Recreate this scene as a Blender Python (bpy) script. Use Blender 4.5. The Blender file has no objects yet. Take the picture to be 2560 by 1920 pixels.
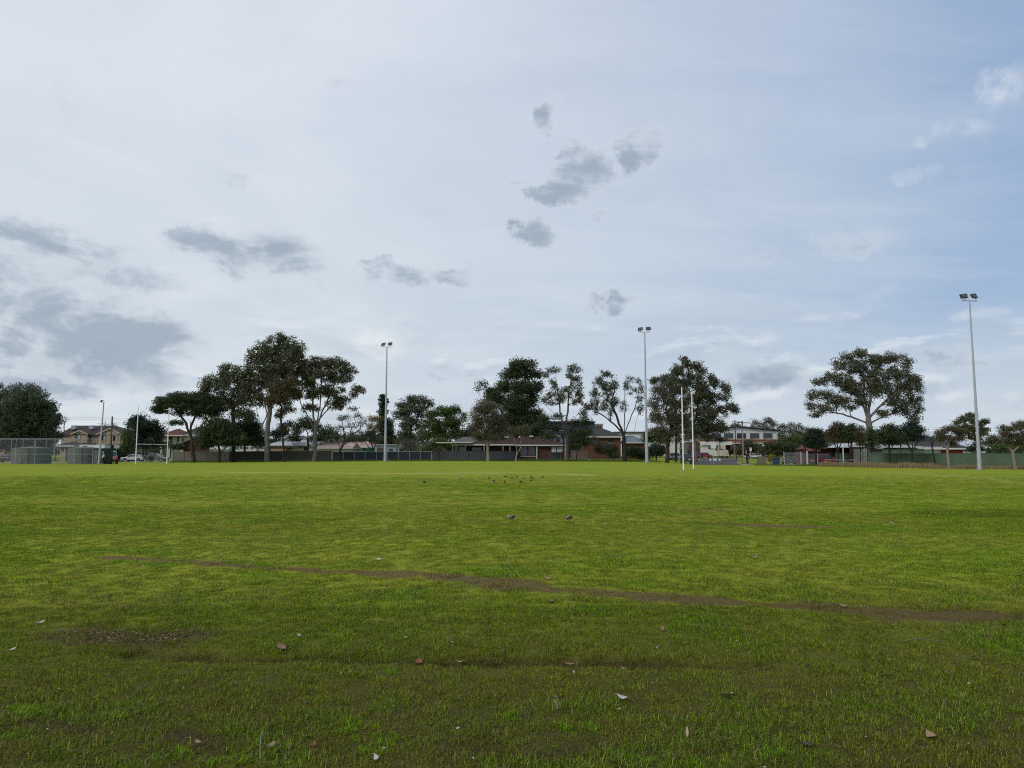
import bpy, math, random
import numpy as np
from mathutils import Vector
R = math.radians
rng = np.random.default_rng(7)
random.seed(7)
S = bpy.context.scene
COL = S.collection

# ---------------------------------------------------------------- camera
F = 1850.0; CX = 1280.0; CY = 960.0; EYE = 1.6
PITCH = math.atan(177.0 / F)
cd = bpy.data.cameras.new("camera"); cam = bpy.data.objects.new("camera", cd); COL.objects.link(cam)
cam.location = (0, 0, EYE); cam.rotation_euler = (math.pi / 2 + PITCH, 0, 0)
cd.sensor_width = 36; cd.lens = 36 * F / 2560; cd.clip_start = .05; cd.clip_end = 6000
S.camera = cam
def ray(px, py):
    u = (px - CX) / F; v = (CY - py) / F; c, s = math.cos(PITCH), math.sin(PITCH)
    return (u, c - v * s, s + v * c)
def P(px, py, D):
    d = ray(px, py); k = D / d[1]
    return (d[0] * k, D, EYE + d[2] * k)

# ---------------------------------------------------------------- light
SUN_EL, SUN_AZ = 42, -135          # behind the left shoulder, veiled by cloud
W = bpy.data.worlds.new("World"); S.world = W; W.use_nodes = True
wt = W.node_tree; wt.nodes.clear()
def wn(t, **k):
    n = wt.nodes.new(t)
    for a, b in k.items(): setattr(n, a, b)
    return n
def wl(a, b): wt.links.new(a, b)
def wmath(op, a, b=None, c=None, clamp=False):
    n = wn('ShaderNodeMath', operation=op, use_clamp=clamp)
    for i, v in enumerate((a, b, c)):
        if v is None: continue
        if isinstance(v, (int, float)): n.inputs[i].default_value = v
        else: wl(v, n.inputs[i])
    return n.outputs[0]
def wmap(v, a, b, c=0., d=1., smooth=True):
    n = wn('ShaderNodeMapRange', interpolation_type='SMOOTHSTEP' if smooth else 'LINEAR')
    wl(v, n.inputs[0])
    for i, x in enumerate((a, b, c, d)): n.inputs[i + 1].default_value = x
    return n.outputs[0]
def wmix(f, a, b):
    n = wn('ShaderNodeMix', data_type='RGBA')
    for s, v in ((0, f), (6, a), (7, b)):
        if isinstance(v, (int, float)): n.inputs[s].default_value = v
        elif isinstance(v, tuple): n.inputs[s].default_value = (*v, 1)
        else: wl(v, n.inputs[s])
    return n.outputs[2]
def wnoise(vec, scale, detail=4, rough=.55, dist=0):
    n = wn('ShaderNodeTexNoise'); wl(vec, n.inputs['Vector'])
    n.inputs['Scale'].default_value = scale; n.inputs['Detail'].default_value = detail
    n.inputs['Roughness'].default_value = rough; n.inputs['Distortion'].default_value = dist
    return n
sky = wn('ShaderNodeTexSky', sky_type='NISHITA', sun_disc=False)
sky.sun_elevation = R(SUN_EL); sky.sun_rotation = R(SUN_AZ); sky.air_density = 1.2; sky.dust_density = 2.5
tc = wn('ShaderNodeTexCoord'); sep = wn('ShaderNodeSeparateXYZ'); wl(tc.outputs['Generated'], sep.inputs[0])
dx, dy, dz = sep.outputs
az = wmath('MULTIPLY', wmath('ARCTAN2', dx, dy), 57.29578)
hyp = wmath('SQRT', wmath('ADD', wmath('MULTIPLY', dx, dx), wmath('MULTIPLY', dy, dy)))
el = wmath('MULTIPLY', wmath('ARCTAN2', dz, hyp), 57.29578)
ae = wn('ShaderNodeCombineXYZ'); wl(az, ae.inputs[0]); wl(el, ae.inputs[1])
# ragged edges: warp the angular position with noise
wz = wnoise(tc.outputs['Generated'], 11, 8, .68)
wv = wn('ShaderNodeVectorMath', operation='SUBTRACT'); wl(wz.outputs['Color'], wv.inputs[0]); wv.inputs[1].default_value = (.5, .5, .5)
wsx = wn('ShaderNodeVectorMath', operation='MULTIPLY'); wl(wv.outputs[0], wsx.inputs[0]); wsx.inputs[1].default_value = (8.5, 5.0, 0)
wp = wn('ShaderNodeVectorMath', operation='ADD'); wl(ae.outputs[0], wp.inputs[0]); wl(wsx.outputs[0], wp.inputs[1])
# plane-projected coordinates for the high thin cloud
den = wmath('ADD', wmath('MAXIMUM', dz, 0.0), .12)
cp = wn('ShaderNodeCombineXYZ'); wl(wmath('DIVIDE', dx, den), cp.inputs[0]); wl(wmath('DIVIDE', dy, den), cp.inputs[1])
hi = wnoise(cp.outputs[0], .55, 6, .55, .6).outputs['Fac']
fine = wnoise(tc.outputs['Generated'], 22, 7, .62).outputs['Fac']
def sky_px(px, py):
    d = ray(px, py)
    return math.degrees(math.atan2(d[0], d[1])), math.degrees(math.atan2(d[2], math.hypot(d[0], d[1])))
K = math.degrees(1 / F)
def blobs(lst):
    acc = None
    for (px, py, rx, ry, k) in lst:
        a, e = sky_px(px, py)
        s = wn('ShaderNodeVectorMath', operation='SUBTRACT'); wl(wp.outputs[0], s.inputs[0]); s.inputs[1].default_value = (a, e, 0)
        m = wn('ShaderNodeVectorMath', operation='MULTIPLY'); wl(s.outputs[0], m.inputs[0]); m.inputs[1].default_value = (1 / (rx * K), 1 / (ry * K), 0)
        l = wn('ShaderNodeVectorMath', operation='LENGTH'); wl(m.outputs[0], l.inputs[0])
        v = wmap(l.outputs['Value'], 1.5, .35, 0, k)
        acc = v if acc is None else wmath('MAXIMUM', acc, v)
    return acc
dark = blobs([(1345, 275, 52, 38, .95), (1365, 312, 28, 30, .7), (1450, 420, 75, 45, .95), (1390, 470, 95, 38, .9), (1430, 505, 40, 22, .6),
    (1585, 385, 70, 42, .95), (1535, 355, 48, 20, .7), (1650, 375, 45, 18, .5), (1335, 580, 66, 40, .9), (1490, 543, 46, 24, .8), (1537, 760, 58, 32, 1.),
    (1470, 762, 32, 30, .85), (1418, 750, 20, 24, .6), (600, 620, 195, 62, .85), (700, 670, 110, 40, .7), (480, 600, 90, 40, .7), (110, 640, 190, 70, .8), (30, 720, 150, 70, .8),
    (380, 710, 95, 38, .65), (180, 850, 310, 110, 1.), (60, 930, 260, 75, .95), (40, 780, 230, 90, .8), (250, 745, 150, 40, .5), (370, 835, 130, 65, .9), (500, 800, 90, 34, .5), (300, 930, 150, 60, .6), (990, 692, 85, 32, .7), (1130, 697, 70, 28, .65),
    (940, 662, 60, 16, .6), (830, 712, 75, 28, .5), (580, 437, 50, 20, .5), (185, 250, 70, 40, .38), (2160, 610, 85, 34, .6), (1885, 645, 34, 18, .5), (2210, 730, 60, 20, .35), (1310, 700, 22, 16, .5), (1090, 850, 34, 14, .45), (2175, 725, 55, 16, .25),
    (1900, 935, 115, 42, .8), (1800, 905, 90, 36, .55), (2010, 815, 50, 18, .0), (2350, 915, 75, 24, .62), (2440, 890, 55, 26, .55), (2390, 1002, 55, 22, .5), (2540, 882, 38, 20, .5),
    (1090, 938, 38, 13, .5), (1090, 872, 30, 10, .35), (1190, 975, 70, 34, .4), (1010, 1000, 90, 30, .4), (1310, 702, 16, 12, .4), (2500, 1030, 110, 26, .45), (1890, 1010, 90, 26, .45), (520, 940, 130, 34, .35), (880, 215, 120, 24, .32), (270, 590, 70, 14, .3)])
brt = blobs([(955, 880, 62, 48, .75), (700, 880, 60, 30, .35), (470, 930, 60, 26, .5), (1890, 985, 70, 18, .6), (2395, 985, 40, 16, .5), (120, 1010, 160, 30, .5), (2535, 215, 50, 40, .5), (2375, 350, 70, 18, .35),
    (2310, 445, 75, 14, .25), (1210, 1040, 90, 24, .5), (330, 1010, 120, 26, .5), (0, 860, 90, 20, .45), (2530, 1060, 80, 18, .6)])
# broken cumulus that carries on all round the sky, beyond the frame too
cum = wnoise(cp.outputs[0], 1.15, 7, .58, .3).outputs['Fac']
side = wmap(wmath('ABSOLUTE', az), 42, 60)
cumm = wmath('MULTIPLY', wmap(cum, .54, .68, 0, .8), side)
midm = wn('ShaderNodeVectorMath', operation='MULTIPLY'); wl(ae.outputs[0], midm.inputs[0]); midm.inputs[1].default_value = (.16, .42, 0)
midn = wnoise(midm.outputs[0], 1.0, 5, .6, .4).outputs['Fac']
edge = wmath('ADD', wmath('MULTIPLY', wmath('SUBTRACT', fine, .5), 2.2), wmath('ADD', 1.0, wmath('MULTIPLY', wmath('SUBTRACT', midn, .5), 3.0)))
dmx = wmath('MAXIMUM', dark, cumm)
darkm = wmap(wmath('MULTIPLY', dmx, edge), .10, 1.15)
darkm = wmath('MAXIMUM', darkm, wmap(dmx, .02, 1.1, 0, .42))
lc = wn('ShaderNodeVectorMath', operation='MULTIPLY'); wl(ae.outputs[0], lc.inputs[0]); lc.inputs[1].default_value = (.085, .30, 0)
lown = wnoise(lc.outputs[0], 1.0, 8, .60, .25).outputs['Fac']; lc2 = wn('ShaderNodeVectorMath', operation='ADD'); wl(lc.outputs[0], lc2.inputs[0]); lc2.inputs[1].default_value = (.02, -.16, 0)
lownb = wnoise(lc2.outputs[0], 1.0, 8, .60, .25).outputs['Fac']
belt = wmath('MULTIPLY', wmap(el, .0, 1.5), wmap(el, 13, 6))
lowd = wmath('MULTIPLY', wmap(lown, .50, .62), belt); lowb = wmath('MULTIPLY', wmath('MULTIPLY', wmap(lownb, .50, .60), wmap(lown, .60, .50)), belt)
# high veil: thick to the left, thinning to the right
veil0 = wmath('ADD', wmath('MULTIPLY', az, -.0115), .74)
veil1 = wmath('SUBTRACT', veil0, wmap(az, 20, 40, 0, .22))
veil = wmath('ADD', veil1, wmath('MULTIPLY', wmath('SUBTRACT', hi, .5), .55), clamp=True)
stp = wn('ShaderNodeVectorMath', operation='MULTIPLY'); wl(cp.outputs[0], stp.inputs[0]); stp.inputs[1].default_value = (.55, 1.7, 1)
strk = wnoise(stp.outputs[0], 1.6, 9, .66, .5).outputs['Fac']
veil = wmath('ADD', veil, wmath('MULTIPLY', wmath('SUBTRACT', strk, .5), wmap(az, -15, 25, .15, .75)), clamp=True)
veil = wmath('MAXIMUM', veil, .08)
low = wmap(el, 13, 1, 0, .80)
veil = wmath('MAXIMUM', veil, low)
skyb = wn('ShaderNodeMix', data_type='RGBA', blend_type='MULTIPLY'); skyb.inputs[0].default_value = 1
wl(sky.outputs[0], skyb.inputs[6]); skyb.inputs[7].default_value = (1, 1, 1, 1)
blue = wmix(.72, skyb.outputs[2], (3.3, 4.7, 7.1))
veil2 = wnoise(cp.outputs[0], .9, 7, .6, 1.2).outputs['Fac']
veilc = wmix(wmap(veil2, .32, .68), wmix(wmap(el, 2, 34), (6.3, 7.05, 7.7), (6.6, 7.2, 8.1)), wmix(wmap(el, 2, 34), (6.8, 7.5, 8.0), (7.4, 7.9, 8.6)))
c1 = wmix(veil, blue, veilc)
c2 = wmix(wmath('MULTIPLY', brt, wmap(fine, .35, .62)), c1, (8.3, 8.6, 8.9))
deep = wmap(wmath('ADD', wmath('MULTIPLY', wmath('MAXIMUM', dark, cumm), .9), wmath('MULTIPLY', wmath('SUBTRACT', midn, .5), 2.2)), .15, .95)
shade = wmix(deep, (4.9, 5.7, 6.7), (3.3, 4.05, 5.0))
c2 = wmix(wmath('MULTIPLY', lowb, .75), c2, (7.6, 8.1, 8.5)); c2 = wmix(wmath('MULTIPLY', lowd, .50), c2, (4.6, 5.4, 6.3))
ring = wmath('MULTIPLY', wmath('MULTIPLY', darkm, wmath('SUBTRACT', 1.0, darkm)), 2.2, clamp=True)
c3 = wmix(wmath('MULTIPLY', darkm, .88), wmix(wmath('MULTIPLY', ring, .5), c2, (7.9, 8.3, 8.8)), shade)
bg = wn('ShaderNodeBackground'); wl(c3, bg.inputs[0]); bg.inputs[1].default_value = .1
wo = wn('ShaderNodeOutputWorld'); wl(bg.outputs[0], wo.inputs[0])
sd = bpy.data.lights.new("sun", 'SUN'); sd.energy = 1.5; sd.angle = R(18); sd.color = (1, .96, .9)
sun = bpy.data.objects.new("sun", sd); COL.objects.link(sun)
sv = Vector((math.sin(R(SUN_AZ)) * math.cos(R(SUN_EL)), math.cos(R(SUN_AZ)) * math.cos(R(SUN_EL)), math.sin(R(SUN_EL))))
sun.rotation_euler = sv.to_track_quat('Z', 'Y').to_euler()
S.view_settings.view_transform = 'Standard'; S.view_settings.look = 'None'; S.view_settings.exposure = 0.0; S.view_settings.gamma = 1.0
S.view_settings.use_curve_mapping = False
S.cycles.use_denoising = False; S.cycles.filter_width = 1.1; S.cycles.max_bounces = 6; S.cycles.diffuse_bounces = 3; S.cycles.transparent_max_bounces = 8

# ---------------------------------------------------------------- materials
def mat(name, col, rough=.8, col2=None, scale=4., bump=0., metal=0., spec=.3, attr=None, trans=0., stretch=None, detail=4):
    m = bpy.data.materials.new(name); m.use_nodes = True; t = m.node_tree; nd = t.nodes; b = nd['Principled BSDF']
    b.inputs['Roughness'].default_value = rough; b.inputs['Metallic'].default_value = metal; b.inputs['Specular IOR Level'].default_value = spec
    tcn = nd.new('ShaderNodeTexCoord'); mp = nd.new('ShaderNodeMapping'); t.links.new(tcn.outputs['Object'], mp.inputs[0])
    if stretch: mp.inputs['Scale'].default_value = stretch
    nz = nd.new('ShaderNodeTexNoise'); nz.inputs['Scale'].default_value = scale; nz.inputs['Detail'].default_value = detail; nz.inputs['Roughness'].default_value = .6
    t.links.new(mp.outputs[0], nz.inputs['Vector'])
    mx = nd.new('ShaderNodeMix'); mx.data_type = 'RGBA'
    c2 = col2 or tuple(c * .78 for c in col)
    mx.inputs[6].default_value = (*col, 1); mx.inputs[7].default_value = (*c2, 1)
    mr = nd.new('ShaderNodeMapRange'); mr.inputs[1].default_value = .35; mr.inputs[2].default_value = .65; t.links.new(nz.outputs[0], mr.inputs[0])
    fac = mr.outputs[0]
    if attr:
        at = nd.new('ShaderNodeAttribute'); at.attribute_name = attr
        ad = nd.new('ShaderNodeMath'); ad.operation = 'MULTIPLY_ADD'; ad.inputs[1].default_value = .35
        t.links.new(fac, ad.inputs[0])
        am = nd.new('ShaderNodeMath'); am.operation = 'MULTIPLY'; am.inputs[1].default_value = .65
        t.links.new(at.outputs['Fac'], am.inputs[0]); t.links.new(am.outputs[0], ad.inputs[2]); fac = ad.outputs[0]
    t.links.new(fac, mx.inputs[0]); t.links.new(mx.outputs[2], b.inputs['Base Color'])
    if bump:
        bp = nd.new('ShaderNodeBump'); bp.inputs['Strength'].default_value = bump; bp.inputs['Distance'].default_value = .03
        t.links.new(nz.outputs[0], bp.inputs['Height']); t.links.new(bp.outputs[0], b.inputs['Normal'])
    if trans:
        tr = nd.new('ShaderNodeBsdfTranslucent'); t.links.new(mx.outputs[2], tr.inputs[0])
        ms = nd.new('ShaderNodeMixShader'); ms.inputs[0].default_value = trans
        t.links.new(b.outputs[0], ms.inputs[1]); t.links.new(tr.outputs[0], ms.inputs[2]); t.links.new(ms.outputs[0], nd['Material Output'].inputs[0])
    return m
M = {}
def dm(k, *a, **kw): M[k] = mat(k, *a, **kw)
dm('white_paint', (.82, .80, .82), .45, (.74, .72, .74), 3)
dm('galv', (.45, .43, .48), .6, (.33, .35, .37), 6, metal=.05)
dm('galv_dark', (.23, .25, .28), .5, (.18, .2, .22), 6, metal=.3)
dm('black_metal', (.025, .027, .03), .5)
dm('lens', (.10, .11, .12), .15, spec=.6)
dm('glass', (.018, .022, .028), .08, (.03, .035, .04), 2, spec=.7)
dm('curtain', (.42, .42, .42), .8)
dm('brick_cream', (.40, .29, .21), .9, (.32, .23, .165), 5)
dm('brick_red', (.17, .055, .035), .9, (.12, .04, .03), 6)
dm('brick_bright', (.30, .05, .035), .9, (.22, .04, .03), 6)
dm('brick_orange', (.15, .062, .036), .9, (.11, .046, .028), 6)
dm('brick_dark', (.10, .04, .035), .9, (.07, .03, .028), 6)
dm('brick_pink', (.42, .26, .18), .9, (.34, .2, .14), 6)
dm('render_cream', (.52, .46, .36), .85, (.44, .39, .31), 2)
dm('render_white', (.56, .56, .54), .8, (.56, .56, .55), 1.5)
dm('board_white', (.52, .54, .54), .7, (.5, .53, .55), 3)
dm('slate_blue', (.045, .055, .07), .7, (.035, .042, .055), 2)
dm('tile_brown', (.075, .055, .05), .85, (.05, .038, .036), 9)
dm('tile_redbrown', (.085, .045, .038), .85, (.055, .033, .03), 9)
dm('tile_red', (.15, .055, .042), .85, (.11, .045, .036), 9)
dm('tile_pink', (.20, .06, .065), .8, (.15, .05, .05), 5)
dm('tile_grey', (.17, .16, .15), .9, (.11, .105, .10), 7)
dm('tile_dark', (.07, .065, .065), .85, (.05, .047, .047), 8)
dm('tile_tan', (.30, .17, .105), .85, (.22, .13, .085), 7)
dm('iron_rust', (.40, .36, .32), .7, (.30, .15, .09), .7, detail=7)
dm('iron_white', (.56, .58, .59), .5, (.42, .44, .46), 1.2)
dm('iron_blue', (.13, .16, .20), .5, (.1, .12, .15), 2)
dm('solar', (.02, .025, .045), .2, spec=.6)
dm('trim_white', (.66, .66, .63), .6)
dm('trim_dark', (.06, .055, .055), .6)
dm('timber_grey', (.19, .165, .135), .9, (.13, .11, .09), 5, stretch=(6, 6, .6))
dm('timber_dark', (.085, .07, .06), .9, (.06, .05, .042), 4, stretch=(6, 6, .6))
dm('steel_brown', (.075, .065, .058), .65, (.06, .052, .047), 2)
dm('cloth_slate', (.03, .038, .048), .9, (.022, .028, .036), 2)
dm('steel_grey', (.07, .075, .08), .6, (.055, .06, .065), 2)
dm('steel_green', (.095, .135, .085), .7, (.07, .105, .066), 1.5)
dm('tank_green', (.125, .135, .105), .75, (.10, .11, .085), 1.5)
dm('tank_dark', (.04, .06, .045), .7)
dm('wood_pole', (.13, .09, .07), .9, (.09, .065, .05), 5, stretch=(5, 5, .5))
dm('asphalt', (.130, .120, .110), .95, (.10, .092, .085), .8, detail=8, spec=.05)
dm('concrete', (.34, .33, .30), .9, (.26, .25, .23), 1.5, detail=7)
dm('dirt', (.19, .13, .08), .95, (.13, .09, .06), 2, detail=7)
dm('bark_pale', (.19, .17, .155), .85, (.10, .088, .078), 2.2, stretch=(3, 3, .7))
dm('bark_paper', (.30, .26, .215), .9, (.14, .115, .09), 4, stretch=(3, 3, .8))
dm('bark_dark', (.035, .028, .024), .9, (.022, .018, .016), 4)
dm('bark_red', (.075, .04, .03), .9, (.035, .024, .02), 3, stretch=(4, 4, .6))
dm('bark_brown', (.075, .055, .045), .9, (.045, .034, .03), 4)
dm('twig', (.16, .13, .12), .9)
def leafm(k, c, c2, t=.32): dm(k, c, .6, c2, .9, attr='v', trans=t, spec=.25)
leafm('leaf_olive', (0.164, 0.164, 0.070), (0.050, 0.062, 0.031))
leafm('leaf_brown', (.165, .160, .075), (.052, .058, .030))
leafm('leaf_dark', (0.090, 0.118, 0.043), (0.030, 0.046, 0.022))
leafm('leaf_deep', (0.055, 0.081, 0.044), (0.018, 0.031, 0.021))
leafm('leaf_grey', (0.180, 0.196, 0.133), (0.070, 0.086, 0.059))
leafm('leaf_silver', (.19, .22, .17), (.07, .09, .06))
leafm('leaf_green', (0.133, 0.187, 0.047), (0.047, 0.074, 0.022))
leafm('leaf_moss', (0.172, 0.156, 0.086), (0.070, 0.066, 0.037))
leafm('leaf_rust', (0.156, 0.114, 0.052), (0.052, 0.044, 0.026))
leafm('leaf_yellow', (.36, .24, .03), (.16, .12, .03))
dm('tyre', (.02, .02, .02), .9); dm('rim', (.35, .36, .37), .35, metal=.6)
dm('car_red', (.28, .018, .025), .25, (.24, .015, .02), 1, spec=.6); dm('car_maroon', (.09, .015, .02), .3, spec=.5)
dm('car_white', (.68, .69, .70), .3, spec=.5); dm('car_black', (.015, .016, .018), .2, spec=.6); dm('car_blue', (.30, .37, .44), .3, spec=.5)
dm('car_grey', (.12, .125, .13), .3, spec=.5)
dm('lamp_red', (.45, .02, .015), .2); dm('lamp_clear', (.7, .7, .72), .1, spec=.6); dm('amber', (.6, .2, .02), .2)
dm('skin', (.35, .2, .14), .6); dm('cloth_white', (.62, .62, .60), .9, bump=.3); dm('cloth_red', (.72, .07, .03), .85, (.6, .045, .03), 8); dm('cloth_black', (.022, .022, .026), .9)
dm('hi_vis', (.55, .65, .05), .6); dm('sign_white', (.7, .7, .68), .5); dm('sign_grey', (.35, .36, .36), .6); dm('bin_blue', (.035, .055, .10), .6)
dm('truck_teal', (.10, .22, .24), .4); dm('green_plastic', (.03, .2, .13), .5)
dm('bird_grey', (.30, .255, .215), .85, (.15, .125, .105), 60); dm('bird_dark', (.05, .046, .044), .7, (.03, .03, .034), 40); dm('bird_white', (.5, .48, .45), .8); dm('beak', (.25, .16, .10), .6)
dm('leaf_litter_tan', (.33, .22, .13), .8, (.22, .14, .08), 30, bump=.3); dm('leaf_litter_pink', (.27, .15, .11), .8, (.18, .09, .065), 30, bump=.3); dm('leaf_litter_red', (.26, .09, .05), .7, (.18, .06, .04), 30, bump=.3)
dm('leaf_litter_dark', (.06, .028, .022), .55, (.04, .02, .016), 30, bump=.3); dm('petal_white', (.42, .41, .38), .7); dm('mulch', (.17, .115, .075), .9, (.09, .06, .04), 20); dm('straw', (.40, .31, .19), .9, (.28, .22, .13), 30)
dm('ribbon', (.28, .38, .38), .4); dm('wire', (.03, .03, .03), .6)

# ---------------------------------------------------------------- mesh helpers
class MB:
    def __init__(s): s.v = []; s.f = []
    def add(s, vs, fs):
        n = len(s.v); s.v += [tuple(p) for p in vs]; s.f += [tuple(i + n for i in f) for f in fs]; return s
    def box(s, x0, x1, y0, y1, z0, z1, bottom=True):
        s.add([(x0, y0, z0), (x1, y0, z0), (x1, y1, z0), (x0, y1, z0), (x0, y0, z1), (x1, y0, z1), (x1, y1, z1), (x0, y1, z1)],
              [(0, 1, 5, 4), (1, 2, 6, 5), (2, 3, 7, 6), (3, 0, 4, 7), (4, 5, 6, 7)] + ([(3, 2, 1, 0)] if bottom else [])); return s
    def poly(s, pts): s.add(pts, [tuple(range(len(pts)))]); return s
    def prism(s, prof, y0, y1):      # profile in x,z extruded along y
        n = len(prof); s.add([(x, y0, z) for x, z in prof] + [(x, y1, z) for x, z in prof],
            [tuple(range(n)), tuple(range(2 * n - 1, n - 1, -1))] + [(i + n, (i + 1) % n + n, (i + 1) % n, i) for i in range(n)]); return s
    def tube(s, p, q, r0, r1=None, n=8, caps=True):
        r1 = r0 if r1 is None else r1; p, q = Vector(p), Vector(q); d = (q - p)
        if d.length < 1e-6: return s
        d.normalize(); a = d.orthogonal().normalized(); b = d.cross(a)
        A = [2 * math.pi * i / n for i in range(n)]
        vs = [p + (a * math.cos(t) + b * math.sin(t)) * r0 for t in A] + [q + (a * math.cos(t) + b * math.sin(t)) * r1 for t in A]
        s.add(vs, [(i, (i + 1) % n, (i + 1) % n + n, i + n) for i in range(n)] + ([tuple(range(n - 1, -1, -1)), tuple(range(n, 2 * n))] if caps else [])); return s
    def path(s, pts, r, n=6):
        for i in range(len(pts) - 1): s.tube(pts[i], pts[i + 1], r if not isinstance(r, list) else r[i], r if not isinstance(r, list) else r[i + 1], n)
        return s
    def ell(s, c, r, nu=10, nv=6):
        vs = [(c[0], c[1], c[2] - r[2])]; fs = []
        for j in range(1, nv):
            t = math.pi * j / nv
            for i in range(nu):
                a = 2 * math.pi * i / nu; vs.append((c[0] + r[0] * math.sin(t) * math.cos(a), c[1] + r[1] * math.sin(t) * math.sin(a), c[2] - r[2] * math.cos(t)))
        vs.append((c[0], c[1], c[2] + r[2])); L = len(vs) - 1
        for i in range(nu):
            fs.append((0, 1 + (i + 1) % nu, 1 + i)); fs.append((L, L - nu + i, L - nu + (i + 1) % nu))
            for j in range(nv - 2):
                a = 1 + j * nu; fs.append((a + i, a + (i + 1) % nu, a + nu + (i + 1) % nu, a + nu + i))
        s.add(vs, fs); return s
    def mesh(s, name):
        me = bpy.data.meshes.new(name); me.from_pydata(s.v, [], s.f); me.update(); return me
    def build(s, name, m, parent=None, smooth=False, loc=None, label=None):
        me = s.mesh(name); o = link(name, me, m, parent, loc, label)
        if smooth: me.polygons.foreach_set('use_smooth', [True] * len(me.polygons)); me.set_sharp_from_angle(angle=R(50))
        return o
def link(name, me, m, parent=None, loc=None, label=None):
    o = bpy.data.objects.new(name, me); COL.objects.link(o)
    if m and not me.materials: me.materials.append(M[m] if isinstance(m, str) else m)
    if parent: o.parent = parent
    if loc: o.location = loc
    if label: o['label'] = label
    return o
def tag(o, label=None, cat=None, group=None, kind=None):
    if label: o['label'] = label
    if cat: o['category'] = cat
    if group: o['group'] = group
    if kind: o['kind'] = kind
    return o
def thing(name, label, cat, loc=(0, 0, 0), rz=0, group=None):
    o = bpy.data.objects.new(name, None); COL.objects.link(o); o.location = loc; o.rotation_euler = (0, 0, rz); o.empty_display_size = .3
    return tag(o, label, cat, group)
def kids(o): return [c for c in bpy.data.objects if c.parent == o]
def copy_tree(o, loc, rz=None, label=None, scale=None):
    def rec(src, par):
        c = src.copy(); COL.objects.link(c); c.parent = par
        for k in list(src.children): rec(k, c)
        return c
    r = rec(o, None); r.location = loc
    if rz is not None: r.rotation_euler = (0, 0, rz)
    if label: r['label'] = label
    if scale: r.scale = scale if isinstance(scale, tuple) else (scale,) * 3
    return r
def npmesh(name, co, faces_flat, k, m, parent=None, attr=None, loc=None):
    me = bpy.data.meshes.new(name); n = len(co); nf = len(faces_flat) // k
    me.vertices.add(n); me.vertices.foreach_set('co', np.asarray(co, np.float32).ravel())
    me.loops.add(nf * k); me.loops.foreach_set('vertex_index', np.asarray(faces_flat, np.int32).ravel())
    me.polygons.add(nf); me.polygons.foreach_set('loop_start', np.arange(0, nf * k, k, dtype=np.int32))
    try: me.polygons.foreach_set('loop_total', np.full(nf, k, np.int32))
    except Exception: pass
    me.update(calc_edges=True)
    if attr is not None:
        for nm, (dom, arr) in attr.items():
            a = me.attributes.new(nm, 'FLOAT', dom); a.data.foreach_set('value', np.asarray(arr, np.float32))
    return link(name, me, m, parent, loc)

# ---------------------------------------------------------------- numpy noise
_perm = np.random.default_rng(3).random((256, 256))
def vn(x, y):
    xi = np.floor(x).astype(int); yi = np.floor(y).astype(int); fx = x - xi; fy = y - yi
    fx = fx * fx * (3 - 2 * fx); fy = fy * fy * (3 - 2 * fy)
    g = lambda a, b: _perm[a % 256, b % 256]
    return (g(xi, yi) * (1 - fx) + g(xi + 1, yi) * fx) * (1 - fy) + (g(xi, yi + 1) * (1 - fx) + g(xi + 1, yi + 1) * fx) * fy
def fbm(x, y, s, o=4, seed=0):
    r = 0; a = .5; t = 0
    for i in range(o):
        r = r + a * vn(x / s + seed * 17.3 + i * 5.1, y / s + seed * 9.7 + i * 3.3); t += a; a *= .55; s = s / 2.03
    return r / t
def sst(a, b, v):
    t = np.clip((v - a) / (b - a), 0, 1); return t * t * (3 - 2 * t)
EX = np.array([-2000, -400, 250, 420, 963, 1300, 1618, 1750, 2000, 2300, 2560, 4000.])
EZ = np.array([.2, .2, .2, .15, .42, .42, .33, .0, -.05, -.12, -.12, -.1])
def gpt(px, py): # flat-ground point of a pixel
    d = ray(px, py); k = -EYE / d[2]; return (d[0] * k, d[1] * k)
RUT = [gpt(*p) for p in ((330, 1628), (560, 1636), (900, 1643), (1280, 1650), (1600, 1656), (1900, 1660))]
def seg_dist(x, y, pts):
    best = np.full(np.shape(x), 1e9)
    for (a, b), (c, d) in zip(pts[:-1], pts[1:]):
        vx, vy = c - a, d - b; L = vx * vx + vy * vy
        t = np.clip(((x - a) * vx + (y - b) * vy) / L, 0, 1); best = np.minimum(best, np.hypot(x - a - t * vx, y - b - t * vy))
    return best
def gz(x, y):
    x = np.asarray(x, float); y = np.asarray(y, float)
    px = CX + F * x / np.maximum(y, 5)
    e = np.interp(px, EX, EZ) * sst(55, 115, y)
    far = .0105 * np.clip(y - 140, 0, 110) * np.clip((y - 140) / 30, 0, 1)
    z = e + far * sst(70, 120, y)
    near = (fbm(x, y, 2.2, 3, 5) - .5) * .05 * sst(60, 30, y) + (fbm(x, y, 14, 2, 8) - .5) * .16 * sst(3, 14, y) * sst(120, 60, y)
    d = seg_dist(x, y, RUT)
    lump = (fbm(x, y, .16, 2, 15) - .5) * .022 * sst(26, 10, y)
    return z + near + lump - .075 * np.exp(-(d / .14) ** 2) * sst(30, 10, y)
def G(px, D):
    x = (px - CX) / F * D / math.cos(PITCH) ; x = P(px, 1137, D)[0]
    return (x, D, float(gz(x, D)))
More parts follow.
